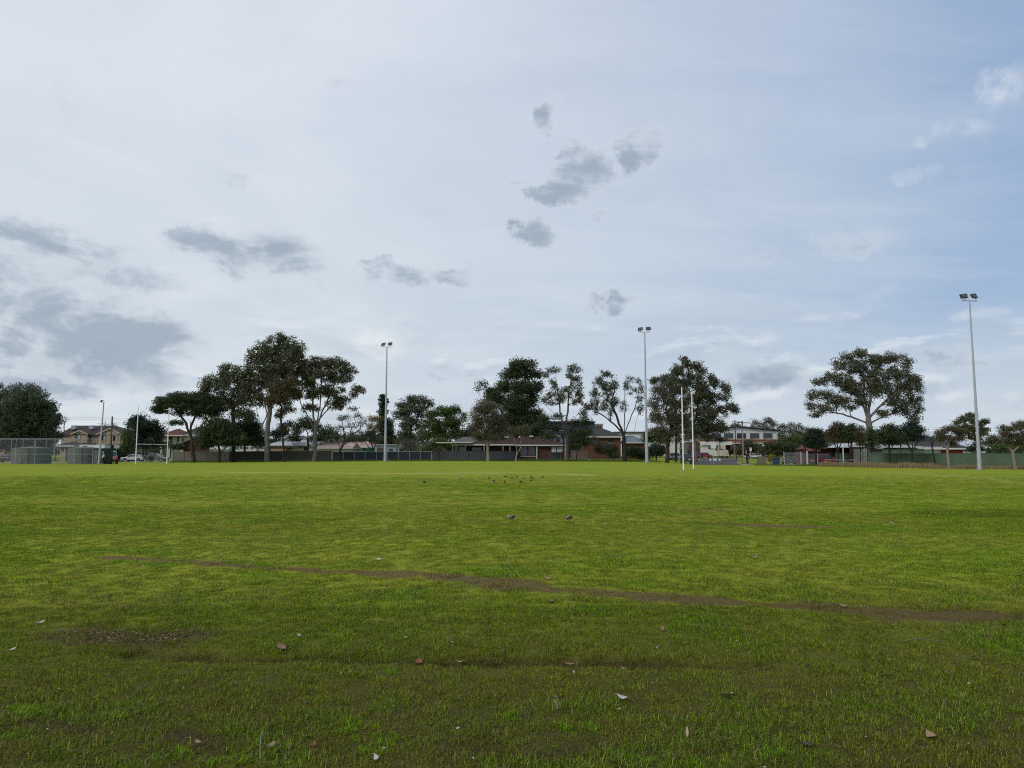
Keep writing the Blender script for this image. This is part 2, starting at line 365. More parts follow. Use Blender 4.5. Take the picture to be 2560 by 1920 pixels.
# ---------------------------------------------------------------- ground fields: soil, dryness, lushness
SOIL_LINES = [([gpt(*p) for p in ((280, 1392), (430, 1402), (640, 1418), (870, 1428), (1060, 1438))], .21, 1.),
    ([gpt(*p) for p in ((1000, 1432), (1130, 1446), (1280, 1463), (1500, 1483), (1700, 1500), (1900, 1512), (2090, 1524), (2300, 1538), (2560, 1550), (2900, 1575))], .36, 1.0),
    ([gpt(*p) for p in ((1800, 1313), (1900, 1316), (2060, 1320))], .38, 1.), ([gpt(*p) for p in ((1660, 1278), (1790, 1276))], .35, .6), ([gpt(*p) for p in ((1165, 1301), (1250, 1300))], .2, .6),
    ([gpt(*p) for p in ((60, 1800), (215, 1824))], .11, 1.), ([gpt(*p) for p in ((440, 1840), (530, 1854))], .11, 1.), ([gpt(*p) for p in ((2120, 1330), (2200, 1335))], .2, .4),
    ([gpt(*p) for p in ((1120, 1868), (1230, 1880))], .10, .85), ([gpt(*p) for p in ((1480, 1862), (1360, 1890))], .05, .7), ([gpt(*p) for p in ((760, 1860), (800, 1862))], .04, .7)]
MULCH = [gpt(*p) for p in ((190, 1585), (330, 1600), (460, 1588))]
LINES = [([gpt(*p) for p in ((530, 1181), (760, 1183.5), (1100, 1184.5), (1240, 1185))], .7, .9), ([gpt(*p) for p in ((1415, 1186), (1480, 1188))], .7, 1.), ([gpt(*p) for p in ((1060, 1181.5), (1260, 1182.5), (1480, 1187))], .8, .4),
    ([gpt(*p) for p in ((2480, 1197), (2560, 1210), (2700, 1226))], .5, .5), ([gpt(*p) for p in ((2240, 1184), (2560, 1199))], .8, .35)]
def fields(x, y):
    soil = np.zeros(np.shape(x)); n1 = fbm(x, y, .55, 4, 1); n2 = fbm(x, y * .6, 1.6, 4, 2)
    for pts, w, k in SOIL_LINES:
        d = seg_dist(x, y, pts); soil = np.maximum(soil, k * sst(1.0, .15, d / (w * (1 + np.maximum(y - 8, 0) * .03) * (.35 + 1.7 * n2)) + (n1 - .5) * 1.5))
    rut = sst(.20, .05, seg_dist(x, y, RUT) + (n1 - .5) * .16) * (.62 + .38 * sst(.38, .58, fbm(x, y, .6, 3, 51)))
    soil = soil * (.78 + .3 * sst(.36, .58, fbm(x, y, .5, 4, 52)))
    mul = .8 * sst(.42, .15, np.hypot(0, seg_dist(x, y, MULCH)) / 1.1 + (n1 - .5) * .35)
    line = np.zeros(np.shape(x))
    for pts, w, k in LINES: line = np.maximum(line, k * sst(1.3, .4, seg_dist(x, y, pts) / w))
    big = fbm(x, y * .55, 9, 4, 3); med = fbm(x, y * .7, 2.4, 4, 4)
    dry = sst(.42, .62, big * .45 + med * .55) * .48
    dry = np.maximum(dry, .55 * sst(9.5, 4.8, y + (big - .5) * 4))       # thatchy near margin, its browner tone also imitating the foreground light falloff
    near_soil = np.zeros(np.shape(x))
    for pts, w, k in SOIL_LINES[:3]: near_soil = np.maximum(near_soil, sst(4.5, 1.2, seg_dist(x, y, pts) / (w * 1.6)))
    lush = sst(.53, .66, fbm(x, y, .8, 3, 6)) * (.35 + .65 * near_soil)
    tuft = sst(6.4, 4.2, y) * sst(.55, .63, fbm(x, y, .42, 3, 9)); lush = np.maximum(lush, tuft)
    lush = np.maximum(lush, sst(126, 134, y) * .85 * (y < 150)); dry = dry * (1 - .8 * sst(124, 132, y))  # lusher strip under the tree line, its darker green also painted as shade
    weed = (.35 + .65 * sst(.42, .56, fbm(x, y, .5, 3, 61))) * sst(1.25, .7, np.hypot((x - 14.2) / 3.8, (y - 20.3) / 1.3) + (n1 - .5) * .8)
    return dict(line=line, soil=np.clip(soil, 0, 1), rut=rut, mul=mul, dry=np.clip(dry, 0, 1), lush=lush, weed=weed, big=big)

# ground sheet: one polar grid out to the horizon
def ground():
    yr = np.concatenate([np.linspace(-30, 1.5, 8), np.geomspace(2.2, 60, 330), np.geomspace(60.8, 330, 110), np.geomspace(350, 3500, 14)])
    t = np.linspace(-1.05, 1.05, 330); t = np.sign(t) * np.abs(t) ** 1.0
    Y, T = np.meshgrid(yr, t, indexing='ij'); X = T * np.maximum(Y, 12) * 1.05
    X = np.where(Y < 60, T * (np.abs(Y) * .95 + 3.0), T * (60 * .95 + 3 + (Y - 60) * 1.3))
    Z = gz(X, Y); f = fields(X.ravel(), Y.ravel())
    nr, nc = Y.shape; i = np.arange(nr * nc).reshape(nr, nc)
    q = np.stack([i[:-1, :-1], i[:-1, 1:], i[1:, 1:], i[1:, :-1]], -1).reshape(-1)
    co = np.stack([X.ravel(), Y.ravel(), Z.ravel()], 1)
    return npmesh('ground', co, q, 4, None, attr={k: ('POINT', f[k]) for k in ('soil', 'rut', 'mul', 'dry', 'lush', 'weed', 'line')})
g = ground(); tag(g, kind='structure')
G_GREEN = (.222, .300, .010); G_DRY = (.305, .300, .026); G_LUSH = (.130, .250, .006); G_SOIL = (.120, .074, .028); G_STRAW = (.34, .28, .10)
gm = bpy.data.materials.new('turf'); gm.use_nodes = True; t = gm.node_tree; nd = t.nodes; bs = nd['Principled BSDF']; bs.inputs['Roughness'].default_value = .9; bs.inputs['Specular IOR Level'].default_value = .1
def gnoise(scale, det=5, st=(1, 1, 1), rough=.6):
    c = nd.new('ShaderNodeTexCoord'); mp = nd.new('ShaderNodeMapping'); mp.inputs['Scale'].default_value = st; n = nd.new('ShaderNodeTexNoise'); n.inputs['Scale'].default_value = scale; n.inputs['Detail'].default_value = det; n.inputs['Roughness'].default_value = rough
    t.links.new(c.outputs['Object'], mp.inputs[0]); t.links.new(mp.outputs[0], n.inputs[0]); return n.outputs['Fac']
def gmr(v, a, b, c=0., d=1.):
    n = nd.new('ShaderNodeMapRange'); n.interpolation_type = 'SMOOTHSTEP'; t.links.new(v, n.inputs[0])
    for i, x in enumerate((a, b, c, d)): n.inputs[i + 1].default_value = x
    return n.outputs[0]
def gmx(f, a, b, bl='MIX'):
    n = nd.new('ShaderNodeMix'); n.data_type = 'RGBA'; n.blend_type = bl
    for s, v in ((0, f), (6, a), (7, b)):
        if isinstance(v, (int, float)): n.inputs[s].default_value = v
        elif isinstance(v, tuple): n.inputs[s].default_value = (*v, 1)
        else: t.links.new(v, n.inputs[s])
    return n.outputs[2]
def gat(nm):
    a = nd.new('ShaderNodeAttribute'); a.attribute_name = nm; return a.outputs['Fac']
def gm2(op, a, b, c=None):
    n = nd.new('ShaderNodeMath'); n.operation = op; n.use_clamp = True
    for i, v in enumerate((a, b, c)):
        if v is None: continue
        if isinstance(v, (int, float)): n.inputs[i].default_value = v
        else: t.links.new(v, n.inputs[i])
    return n.outputs[0]
fn = gnoise(26, 6, rough=.7); mn = gnoise(3.0, 6, (1, .8, 1)); bn = gnoise(.22, 5, (1, .45, 1)); vfn = gnoise(90, 3)
dryf = gm2('ADD', gat('dry'), gm2('MULTIPLY', gmr(mn, .5, .75), .45))
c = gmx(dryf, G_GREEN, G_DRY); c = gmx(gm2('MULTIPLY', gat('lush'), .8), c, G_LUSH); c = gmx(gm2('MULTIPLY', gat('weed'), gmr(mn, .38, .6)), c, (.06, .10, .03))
c = gmx(gmr(gnoise(.9, 5, (.22, 1.6, 1)), .40, .66, 0, .40), c, (.115, .165, .010)); c = gmx(gmr(gnoise(.16, 4, (.25, 1, 1)), .42, .60, 0, .45), c, (.255, .255, .022)); c = gmx(gmr(gnoise(.33, 4, (.2, 1, 1)), .54, .66, 0, .5), c, (.125, .175, .012)); c = gmx(gmr(bn, .35, .66, 0, .45), c, (.28, .305, .012)); c = gmx(gm2('MULTIPLY', gmr(fn, .60, .74), .35), c, G_STRAW); c = gmx(gmr(fn, .48, .34, 0, .5), c, (.070, .085, .008))
c = gmx(gm2('MULTIPLY', gmr(gnoise(1.1, 5, (1, .35, 1)), .56, .70), .30), c, (.095, .125, .010))
soilc = gmx(gmr(fn, .4, .62), G_SOIL, (.172, .116, .050))
sm = gm2('MULTIPLY', gmr(gm2('ADD', gat('soil'), gm2('SUBTRACT', gm2('MULTIPLY', mn, .9), .42)), .30, .80), gmr(vfn, .30, .50, .45, 1))
c = gmx(sm, c, soilc); c = gmx(gm2('MULTIPLY', gat('rut'), .9), c, (.040, .030, .016)); c = gmx(gm2('MULTIPLY', gat('mul'), gmr(fn, .38, .5)), c, (.12, .085, .055))
# close to the camera: thatch and earth, darkened as painted shade between the blades
cam_d = nd.new('ShaderNodeTexCoord'); sx = nd.new('ShaderNodeSeparateXYZ'); t.links.new(cam_d.outputs['Object'], sx.inputs[0])
thc = gmx(gmr(gnoise(60, 5, rough=.75), .40, .60), (.020, .016, .006), (.085, .072, .020))
c = gmx(gmr(sx.outputs[1], 10, 4.4, 0, .9), c, thc)
c = gmx(gm2('MULTIPLY', gat('line'), .75), c, (.46, .42, .18))
t.links.new(c, bs.inputs['Base Color'])
bp = nd.new('ShaderNodeBump'); bp.inputs['Strength'].default_value = .7; bp.inputs['Distance'].default_value = .05
t.links.new(fn, bp.inputs['Height']); t.links.new(bp.outputs[0], bs.inputs['Normal'])
g.data.materials.append(gm); g.data.polygons.foreach_set('use_smooth', [True] * len(g.data.polygons))

# grass blades: clumps scattered by geometry nodes, tinted by the same fields
def blade_mat(name):
    m = bpy.data.materials.new(name); m.use_nodes = True; t = m.node_tree; nd = t.nodes; b = nd['Principled BSDF']; b.inputs['Roughness'].default_value = .55; b.inputs['Specular IOR Level'].default_value = .12
    def at(n, ty='INSTANCER'):
        a = nd.new('ShaderNodeAttribute'); a.attribute_name = n; a.attribute_type = ty; return a.outputs['Fac']
    def mx(f, a, b_):
        n = nd.new('ShaderNodeMix'); n.data_type = 'RGBA'
        for s, v in ((0, f), (6, a), (7, b_)):
            if isinstance(v, (int, float)): n.inputs[s].default_value = v
            elif isinstance(v, tuple): n.inputs[s].default_value = (*v, 1)
            else: t.links.new(v, n.inputs[s])
        return n.outputs[2]
    c = mx(at('dry'), (.180, .260, .007), (.250, .235, .020)); c = mx(at('lush'), c, (.165, .315, .007)); c = mx(at('brown'), c, (.150, .106, .030))
    r = nd.new('ShaderNodeMapRange'); r.inputs[1].default_value = .80; r.inputs[2].default_value = .86; t.links.new(at('v', 'GEOMETRY'), r.inputs[0])
    dm_ = nd.new('ShaderNodeMath'); dm_.operation = 'MULTIPLY_ADD'; dm_.inputs[1].default_value = .8; dm_.inputs[2].default_value = .15; t.links.new(at('dry'), dm_.inputs[0])
    rm = nd.new('ShaderNodeMath'); rm.operation = 'MULTIPLY'; t.links.new(r.outputs[0], rm.inputs[0]); t.links.new(dm_.outputs[0], rm.inputs[1])
    c = mx(rm.outputs[0], c, (.36, .29, .14))
    c2 = nd.new('ShaderNodeHueSaturation'); t.links.new(c, c2.inputs['Color'])
    vr = nd.new('ShaderNodeMapRange'); vr.inputs[3].default_value = .55; vr.inputs[4].default_value = 1.35; t.links.new(at('shade'), vr.inputs[0])
    fr = nd.new('ShaderNodeMath'); fr.operation = 'MULTIPLY'; fr.inputs[1].default_value = 7.3; t.links.new(at('v', 'GEOMETRY'), fr.inputs[0]); f2 = nd.new('ShaderNodeMath'); f2.operation = 'FRACT'; t.links.new(fr.outputs[0], f2.inputs[0])
    f3 = nd.new('ShaderNodeMapRange'); f3.inputs[3].default_value = .30; f3.inputs[4].default_value = 1.62; t.links.new(f2.outputs[0], f3.inputs[0]); f4 = nd.new('ShaderNodeMath'); f4.operation = 'MULTIPLY'; t.links.new(vr.outputs[0], f4.inputs[0]); t.links.new(f3.outputs[0], f4.inputs[1]); t.links.new(f4.outputs[0], c2.inputs['Value'])
    t.links.new(c2.outputs[0], b.inputs['Base Color'])
    tr = nd.new('ShaderNodeBsdfTranslucent'); t.links.new(c2.outputs[0], tr.inputs[0]); ms = nd.new('ShaderNodeMixShader'); ms.inputs[0].default_value = .3
    t.links.new(b.outputs[0], ms.inputs[1]); t.links.new(tr.outputs[0], ms.inputs[2]); t.links.new(ms.outputs[0], nd['Material Output'].inputs[0]); return m
BM = blade_mat('grass_blade')
def clump(name, nb, rad, h0, h1, w, lean, seed):
    r = np.random.default_rng(seed); V = []; Fc = []; A = []
    for i in range(nb):
        a = r.uniform(0, 6.283); q = rad * math.sqrt(r.random()); bx, by = q * math.cos(a), q * math.sin(a)
        h = r.uniform(h0, h1); d = r.uniform(0, 6.283); th = r.uniform(.15, 1.0) * lean; Lm, zm = h * .5 * math.sin(th * .6), h * .5 * math.cos(th * .6); L, zt = Lm + h * .5 * math.sin(th * 1.35), zm + h * .5 * math.cos(th * 1.35); wd = w * r.uniform(.7, 1.3); px, py = -math.sin(d) * wd / 2, math.cos(d) * wd / 2
        mxx, myy = bx + math.cos(d) * Lm, by + math.sin(d) * Lm; tx, ty = bx + math.cos(d) * L, by + math.sin(d) * L
        n = len(V)
        V += [(bx - px, by - py, -.01), (bx + px, by + py, -.01), (mxx + px * .8, myy + py * .8, zm), (mxx - px * .8, myy - py * .8, zm), (tx, ty, zt)]
        Fc += [(n, n + 1, n + 2, n + 3), (n + 3, n + 2, n + 4)]; v = r.random(); A += [v, v]
    me = bpy.data.meshes.new(name); me.from_pydata(V, [], Fc); at = me.attributes.new('v', 'FLOAT', 'FACE'); at.data.foreach_set('value', A); me.materials.append(BM)
    return bpy.data.objects.new(name, me)
def scatter(name, src, pts, attrs, rot, scl, label, cat):
    me = bpy.data.meshes.new(name); me.vertices.add(len(pts)); me.vertices.foreach_set('co', pts.astype(np.float32).ravel())
    for k, a in list(attrs.items()) + [('rot', rot), ('scl', scl)]:
        at = me.attributes.new(k, 'FLOAT', 'POINT'); at.data.foreach_set('value', a.astype(np.float32))
    o = link(name, me, None); tag(o, label, cat, kind='stuff')
    ng = bpy.data.node_groups.new(name, 'GeometryNodeTree'); ng.interface.new_socket('Geometry', in_out='INPUT', socket_type='NodeSocketGeometry'); ng.interface.new_socket('Geometry', in_out='OUTPUT', socket_type='NodeSocketGeometry')
    N = ng.nodes; gi = N.new('NodeGroupInput'); go = N.new('NodeGroupOutput'); oi = N.new('GeometryNodeObjectInfo'); oi.inputs['Object'].default_value = src
    ip = N.new('GeometryNodeInstanceOnPoints'); na = N.new('GeometryNodeInputNamedAttribute'); na.data_type = 'FLOAT'; na.inputs[0].default_value = 'rot'
    nb = N.new('GeometryNodeInputNamedAttribute'); nb.data_type = 'FLOAT'; nb.inputs[0].default_value = 'scl'; cx = N.new('ShaderNodeCombineXYZ')
    L = ng.links; L.new(gi.outputs[0], ip.inputs['Points']); L.new(oi.outputs['Geometry'], ip.inputs['Instance']); L.new(na.outputs[0], cx.inputs[2]); L.new(cx.outputs[0], ip.inputs['Rotation']); L.new(nb.outputs[0], ip.inputs['Scale']); L.new(ip.outputs[0], go.inputs[0])
    md = o.modifiers.new('scatter', 'NODES'); md.node_group = ng; return o
def lay_grass(y0, y1, dens, mk, nvar, hs, seed, label, thatch=0):
    r = np.random.default_rng(seed); hw = lambda y: y * .72 + 1.2
    area = (hw(y0) + hw(y1)) * (y1 - y0); n = int(area * dens)
    y = y0 + (y1 - y0) * r.random(int(n * 1.7)); x = (r.random(len(y)) * 2 - 1) * hw(y1); k = np.abs(x) < hw(y); x, y = x[k][:n], y[k][:n]
    f = fields(x, y); keep = r.random(len(x)) > np.clip(f['soil'] * .80 - .06 + (fbm(x, y, .13, 3, 41) - .5) * .9 * (f['soil'] > .05), 0, .93) + .5 * f['mul'] * (f['mul'] > .5) + .45 * f['rut']
    nz_ = fbm(x, y, .11, 2, 19); keep &= r.random(len(x)) < np.where(y < 20, .25 + 1.5 * sst(.30, .62, nz_), 1)
    fade = 1 - .97 * sst(y0 + (y1 - y0) * .45, y1, y) if y1 > 10 else np.ones(len(x)); keep &= r.random(len(x)) < fade
    x, y = x[keep], y[keep]; f = {a: b[keep] for a, b in f.items()}; z = gz(x, y)
    pts = np.stack([x, y, z - .004], 1); var = r.integers(0, nvar, len(x))
    dry = np.clip(f['dry'] * .9 + .5 * f['rut'] + .5 * f['soil'] + r.normal(0, .16, len(x)), 0, 1); lush = np.clip(f['lush'] * (r.random(len(x)) * .8 + .3), 0, 1); shade = np.clip(.5 + r.normal(0, .2, len(x)) - .45 * f['rut'] - .35 * f['weed'], 0, 1)
    scl = hs * (.75 + .5 * r.random(len(x))) * (.65 + .75 * fbm(x, y, .19, 2, 23)) * (1 + .28 * f['lush'] + .6 * f['weed'] - .3 * f['dry'] - .35 * f['soil'])
    brown = np.clip((f['soil'] * 1.1 + f['rut'] * .9 + f['mul'] * .7 + .45 * sst(6.2, 3.8, y) * fbm(x, y, .7, 3, 33)) * (.4 + .9 * r.random(len(x))), 0, 1)
    if thatch: brown = np.clip(.45 + .5 * r.random(len(x)), 0, 1); shade = shade * .8; dry = np.ones(len(x)); lush = lush * 0
    for k in range(nvar):
        s = var == k; scatter('grass', mk(k), pts[s], dict(dry=dry[s], lush=lush[s], shade=shade[s], brown=brown[s]), r.random(s.sum()) * 6.283, scl[s], label, 'grass')
lay_grass(3.0, 8.0, 950, lambda k: clump('grass_clump', 26, .048, .014, .042, .0028, 1.75, 10 + k), 5, 1.0, 21, 'short olive green turf with straw coloured blades in the near foreground')
lay_grass(7.6, 24.0, 230, lambda k: clump('grass_clump', 34, .085, .016, .040, .0050, 1.7, 30 + k), 4, 1.0, 22, 'short green playing field turf in front of the two grey pigeons')
lay_grass(15.0, 62.0, 22, lambda k: clump('grass_clump', 44, .19, .015, .034, .010, 1.5, 50 + k), 3, 1.0, 23, 'mown green playing field turf around and beyond the flock of pigeons')
lay_grass(3.0, 11.0, 210, lambda k: clump('thatch_clump', 12, .07, .03, .065, .0032, 2.15, 90 + k), 3, 1.0, 29, 'dead curled brown grass blades lying through the near turf', 1)
# lush tufts close by
def tufts():
    r = np.random.default_rng(5); spots = []
    for (px, py, n, rad) in ((110, 1770, 26, .18), (60, 1775, 14, .12), (985, 1680, 9, .06), (885, 1822, 16, .12), (960, 1855, 12, .1), (930, 1870, 12, .1), (640, 1900, 16, .14), (830, 1812, 12, .1), (1480, 1825, 9, .07), (1270, 1800, 10, .08), (1415, 1825, 8, .06), (1580, 1905, 12, .12), (300, 1780, 14, .14), (560, 1900, 14, .12), (420, 1895, 12, .12), (720, 1880, 12, .1), (1950, 1895, 12, .12), (1700, 1905, 10, .1)):
        gx, gy = gpt(px, py)
        for i in range(n): spots.append((gx + r.normal(0, rad * .6), gy + r.normal(0, rad * .6)))
    s = np.array(spots); z = gz(s[:, 0], s[:, 1]); n = len(s)
    scatter('grass_tufts', clump('grass_clump', 16, .03, .03, .07, .0035, 1.1, 77), np.stack([s[:, 0], s[:, 1], z], 1), dict(dry=np.zeros(n), lush=.6 + .4 * r.random(n), shade=.35 + .4 * r.random(n), brown=np.zeros(n)), r.random(n) * 6.28, .55 + .5 * r.random(n), 'bright green longer grass tufts at the near edge of the field', 'grass')
tufts()
# ---------------------------------------------------------------- roads and paths
def strip(name, pts_l, pts_r, lift, m, n=14, kind='structure', label=None, cat=None):
    """sheet between two polylines of (px, D), draped on the ground"""
    V = []; Fc = []
    def dens(pts):
        out = []
        for (a, b), (c, d) in zip(pts[:-1], pts[1:]):
            for k in range(n): out.append((a + (c - a) * k / n, b + (d - b) * k / n))
        return out + [pts[-1]]
    A, B = dens(pts_l), dens(pts_r); W_ = 5
    for (a, da), (b, db) in zip(A, B):
        pa, pb = G(a, da), G(b, db)
        for k in range(W_ + 1):
            x = pa[0] + (pb[0] - pa[0]) * k / W_; y = pa[1] + (pb[1] - pa[1]) * k / W_; V.append((x, y, float(gz(x, y)) + lift))
    for i in range(len(A) - 1):
        for k in range(W_): a = i * (W_ + 1) + k; Fc.append((a, a + 1, a + W_ + 2, a + W_ + 1))
    mb = MB(); mb.v = V; mb.f = Fc; o = mb.build(name, m); tag(o, label, cat, kind=kind); return o
strip('road', [(1722, 119), (1738, 165), (1780, 215)], [(1852, 119), (1842, 150), (1850, 215)], .03, 'asphalt')
strip('road', [(1500, 196), (2100, 196)], [(1500, 208), (2100, 208)], .05, 'asphalt')
strip('road', [(-300, 147), (470, 147)], [(-300, 155), (470, 155)], .04, 'asphalt')
strip('driveway', [(1905, 116), (2160, 112)], [(1905, 121), (2160, 117)], .035, 'concrete')
strip('path', [(-300, 112.5), (232, 112.5)], [(-300, 115), (232, 115)], .03, 'concrete')
strip('dirt_verge', [(1858, 122), (1905, 122)], [(1858, 140), (1900, 136)], .03, 'dirt')
def kerb(pts):
    m = MB()
    for a, b in zip(pts[:-1], pts[1:]):
        pa, pb = Vector(G(*a)), Vector(G(*b)); n = 8
        for k in range(n):
            p = pa.lerp(pb, k / n); q = pa.lerp(pb, (k + 1) / n); p.z = gz(p.x, p.y); q.z = gz(q.x, q.y); w = Vector((.075, .05, 0)); h = Vector((0, 0, .13)); d = Vector((0, 0, -.1))
            m.add([p - w + d, p + w + d, p + w + h, p - w + h, q - w + d, q + w + d, q + w + h, q - w + h], [(0, 1, 2, 3), (7, 6, 5, 4), (0, 4, 5, 1), (1, 5, 6, 2), (2, 6, 7, 3), (3, 7, 4, 0)])
    tag(m.build('kerb', 'concrete'), kind='structure')
kerb([(1853, 119.5), (1846, 130), (1843, 150), (1846, 190)]); kerb([(1720, 119.5), (1728, 150), (1745, 190)]); kerb([(-300, 146.5), (90, 146.5), (460, 146.5)]); kerb([(1852, 119), (1905, 119)])

# ---------------------------------------------------------------- fences
def frame_pts(px0, D0, px1, D1):
    a, b = Vector(G(px0, D0)), Vector(G(px1, D1)); L = (Vector((b.x, b.y, 0)) - Vector((a.x, a.y, 0))).length; return a, b, L, math.atan2(b.y - a.y, b.x - a.x)
def panel_fence(name, label, px0, D0, px1, D1, h, pitch, m, pm, rib=.19, post_r=.035, post_top=.05, kind='rib', hv=None):
    a, b, L, ang = frame_pts(px0, D0, px1, D1); n = max(1, round(L / pitch)); w = L / n; t = thing(name, label, 'fence', a, ang)
    def pmesh(kd):
        mb = MB()
        if kd == 'rib':
            k = max(2, int(w / rib)); prof = []
            for i in range(k):
                x0 = w * i / k; x1 = w * (i + 1) / k; e = (x1 - x0); prof += [(x0, 0), (x0 + e * .55, 0), (x0 + e * .65, .035), (x0 + e * .9, .035)]
            prof.append((w, 0)); vs = [(x, -y, 0) for x, y in prof] + [(x, -y, h) for x, y in prof]; q = len(prof); mb.add(vs, [(i, i + 1, i + 1 + q, i + q) for i in range(q - 1)])
            mb.box(.03, w - .03, -.05, .05, h - .03, h + .02); mb.box(.03, w - .03, -.05, .05, -.02, .05)
        elif kd == 'paling':
            r = np.random.default_rng(2); k = int(w / .115); e = w / k
            for i in range(k): dz = r.uniform(-.03, .03); y = r.uniform(0, .012) + (i % 2) * .012; mb.box(e * i + .004, e * (i + 1) - .004, -y - .015, -y, -.05, h + dz)
            mb.box(0, w, .005, .05, .35, .42); mb.box(0, w, .005, .05, h - .4, h - .33)
        elif kd == 'cloth':
            mb.box(.03, w - .03, -.006, .006, .06, h - .06)
        return mb.mesh('panel')
    me = pmesh(kind); me.materials.append(M[m]); po = MB().tube((0, 0, -.2), (0, 0, h + post_top), post_r, post_r, 8).mesh('post') if kind == 'cloth' else MB().box(-post_r, post_r, -post_r - .02, post_r + .02, -.2, h + post_top).mesh('post'); po.materials.append(M[pm])
    for i in range(n + 1):
        x = w * i; wx, wy = a.x + math.cos(ang) * x, a.y + math.sin(ang) * x; dz = float(gz(wx, wy)) - a.z
        link('post', po, None, t, (x, -.02, dz))
        if i < n:
            wx2, wy2 = a.x + math.cos(ang) * (x + w / 2), a.y + math.sin(ang) * (x + w / 2); link('panel', me, None, t, (x, 0, float(gz(wx2, wy2)) - a.z + .01))
    if kind == 'cloth':
        m2 = MB()
        for i in range(n):
            z0 = float(gz(a.x + math.cos(ang) * w * i, a.y + math.sin(ang) * w * i)) - a.z; z1 = float(gz(a.x + math.cos(ang) * w * (i + 1), a.y + math.sin(ang) * w * (i + 1))) - a.z; m2.tube((w * i, -.02, z0 + h), (w * (i + 1), -.02, z1 + h), .025, .025, 6)
        m2.build('top_rail', pm, t)
    return t
panel_fence('paling_fence', 'weathered grey timber paling fence behind the flat topped pine', 433, 143, 572, 143, 2.05, 2.3, 'timber_grey', 'timber_grey', kind='paling', post_top=-.1)
panel_fence('steel_fence', 'brown ribbed steel fence behind the pale trunked gums', 574, 145, 829, 145, 2.0, 2.35, 'steel_brown', 'steel_brown')
panel_fence('cloth_fence', 'slate shade cloth fence with thin pale steel posts behind the middle mast', 831, 145, 1079, 145, 1.82, 2.13, 'cloth_slate', 'galv', kind='cloth', post_r=.03, post_top=.04)
panel_fence('steel_fence', 'dark grey ribbed steel fence behind the broom shaped paperbark', 1081, 145, 1288, 145, 1.88, 2.36, 'steel_grey', 'steel_grey')
panel_fence('steel_fence', 'long green ribbed steel fence along the right side behind the right mast', 2171, 103, 2860, 84, 1.86, 2.4, 'steel_green', 'steel_green')
panel_fence('paling_fence', 'low grey paling fence at the street corner left of the yellow shrub', 1893, 133, 1915, 130, 1.35, 1.6, 'timber_grey', 'timber_grey', kind='paling', post_top=-.1)
panel_fence('steel_fence', 'dark steel fence section left of the pink brick wall', 1378, 146, 1396, 146, 1.6, 1.5, 'steel_grey', 'steel_grey')
panel_fence('steel_fence', 'grey steel fence behind the white car at the left', 318, 158, 352, 158, 1.7, 2.4, 'steel_grey', 'steel_grey')
def wire_fence(name, label, px0, D0, px1, D1, h, pitch, cell=.055, wr=.0028, mid=(), pm='galv', post_r=.04, mesh=True, cat='fence'):
    a, b, L, ang = frame_pts(px0, D0, px1, D1); n = max(1, round(L / pitch)); w = L / n; t = thing(name, label, cat, a, ang); gzl = lambda x: float(gz(a.x + math.cos(ang) * x, a.y + math.sin(ang) * x)) - a.z
    po = MB().tube((0, 0, -.3), (0, 0, h + .03), post_r, post_r, 8).mesh('post'); po.materials.append(M[pm])
    for i in range(n + 1): link('post', po, None, t, (w * i, 0, gzl(w * i)))
    for z in (h,) + tuple(mid):
        m2 = MB()
        for i in range(n): m2.tube((w * i, 0, gzl(w * i) + z), (w * (i + 1), 0, gzl(w * (i + 1)) + z), post_r * .8, post_r * .8, 6)
        m2.build('rail', pm, t)
    if mesh:
        V = []; k = int((L + h) / cell)
        for i in range(k):
            for sg in (1, -1):
                x0 = -h + i * cell; z0, z1 = 0., h
                if sg < 0: x0 = i * cell; p = (x0, 0); q = (x0 - h, h)
                else: p = (x0, 0); q = (x0 + h, h)
                (xa, za), (xb, zb) = p, q
                def clip(xa, za, xb, zb):
                    for lim, s_ in ((0, 1), (L, -1)):
                        if s_ * (xa - lim) < 0 and s_ * (xb - lim) < 0: return None
                        if s_ * (xa - lim) < 0: tt = (lim - xa) / (xb - xa); xa, za = lim, za + tt * (zb - za)
                        if s_ * (xb - lim) < 0: tt = (lim - xa) / (xb - xa); xb, zb = lim, za + tt * (zb - za)
                    return xa, za, xb, zb
                c_ = clip(xa, za, xb, zb)
                if not c_: continue
                xa, za, xb, zb = c_; oy = .03 * sg
                V += [(xa - wr, -.045 + oy * .1, za + gzl(xa)), (xa + wr, -.045 + oy * .1, za + gzl(xa)), (xb + wr, -.045 + oy * .1, zb + gzl(xb)), (xb - wr, -.045 + oy * .1, zb + gzl(xb))]
        npmesh('wire_mesh', np.array(V), np.arange(len(V)), 4, 'galv_dark', t)['kind'] = 'stuff'
    return t
wire_fence('chain_wire_fence', 'tall front chain wire fence of the practice nets left of the curved lamp pole', -60, 108, 232, 110, 3.75, 2.9, mid=(1.5,), cell=.085, post_r=.03)
wire_fence('chain_wire_fence', 'second lower chain wire fence of the practice nets behind the first', -60, 119.5, 172, 119.5, 3.9, 1.85, mid=(1.3,), cell=.1, post_r=.028)
wire_fence('chain_wire_fence', 'low dark chain wire fence beside the street behind the black gum', 1400, 144, 1632, 146, 1.35, 2.6, cell=.07, pm='galv_dark', post_r=.025)
wire_fence('chain_wire_fence', 'low chain wire fence beside the parked white car at left', 352, 146, 432, 146, 1.3, 2.4, cell=.07, pm='galv_dark', post_r=.025)
wire_fence('rail_fence', 'low grey pipe rail fence in front of the red car', 2063, 105, 2136, 103, .95, 2.05, mid=(.12,), mesh=False, post_r=.035)
wire_fence('rail_fence', 'long low wire and thin post barrier across the street end', 1715, 117, 1960, 116, .62, 2.2, mid=(), mesh=False, post_r=.012, pm='galv_dark')
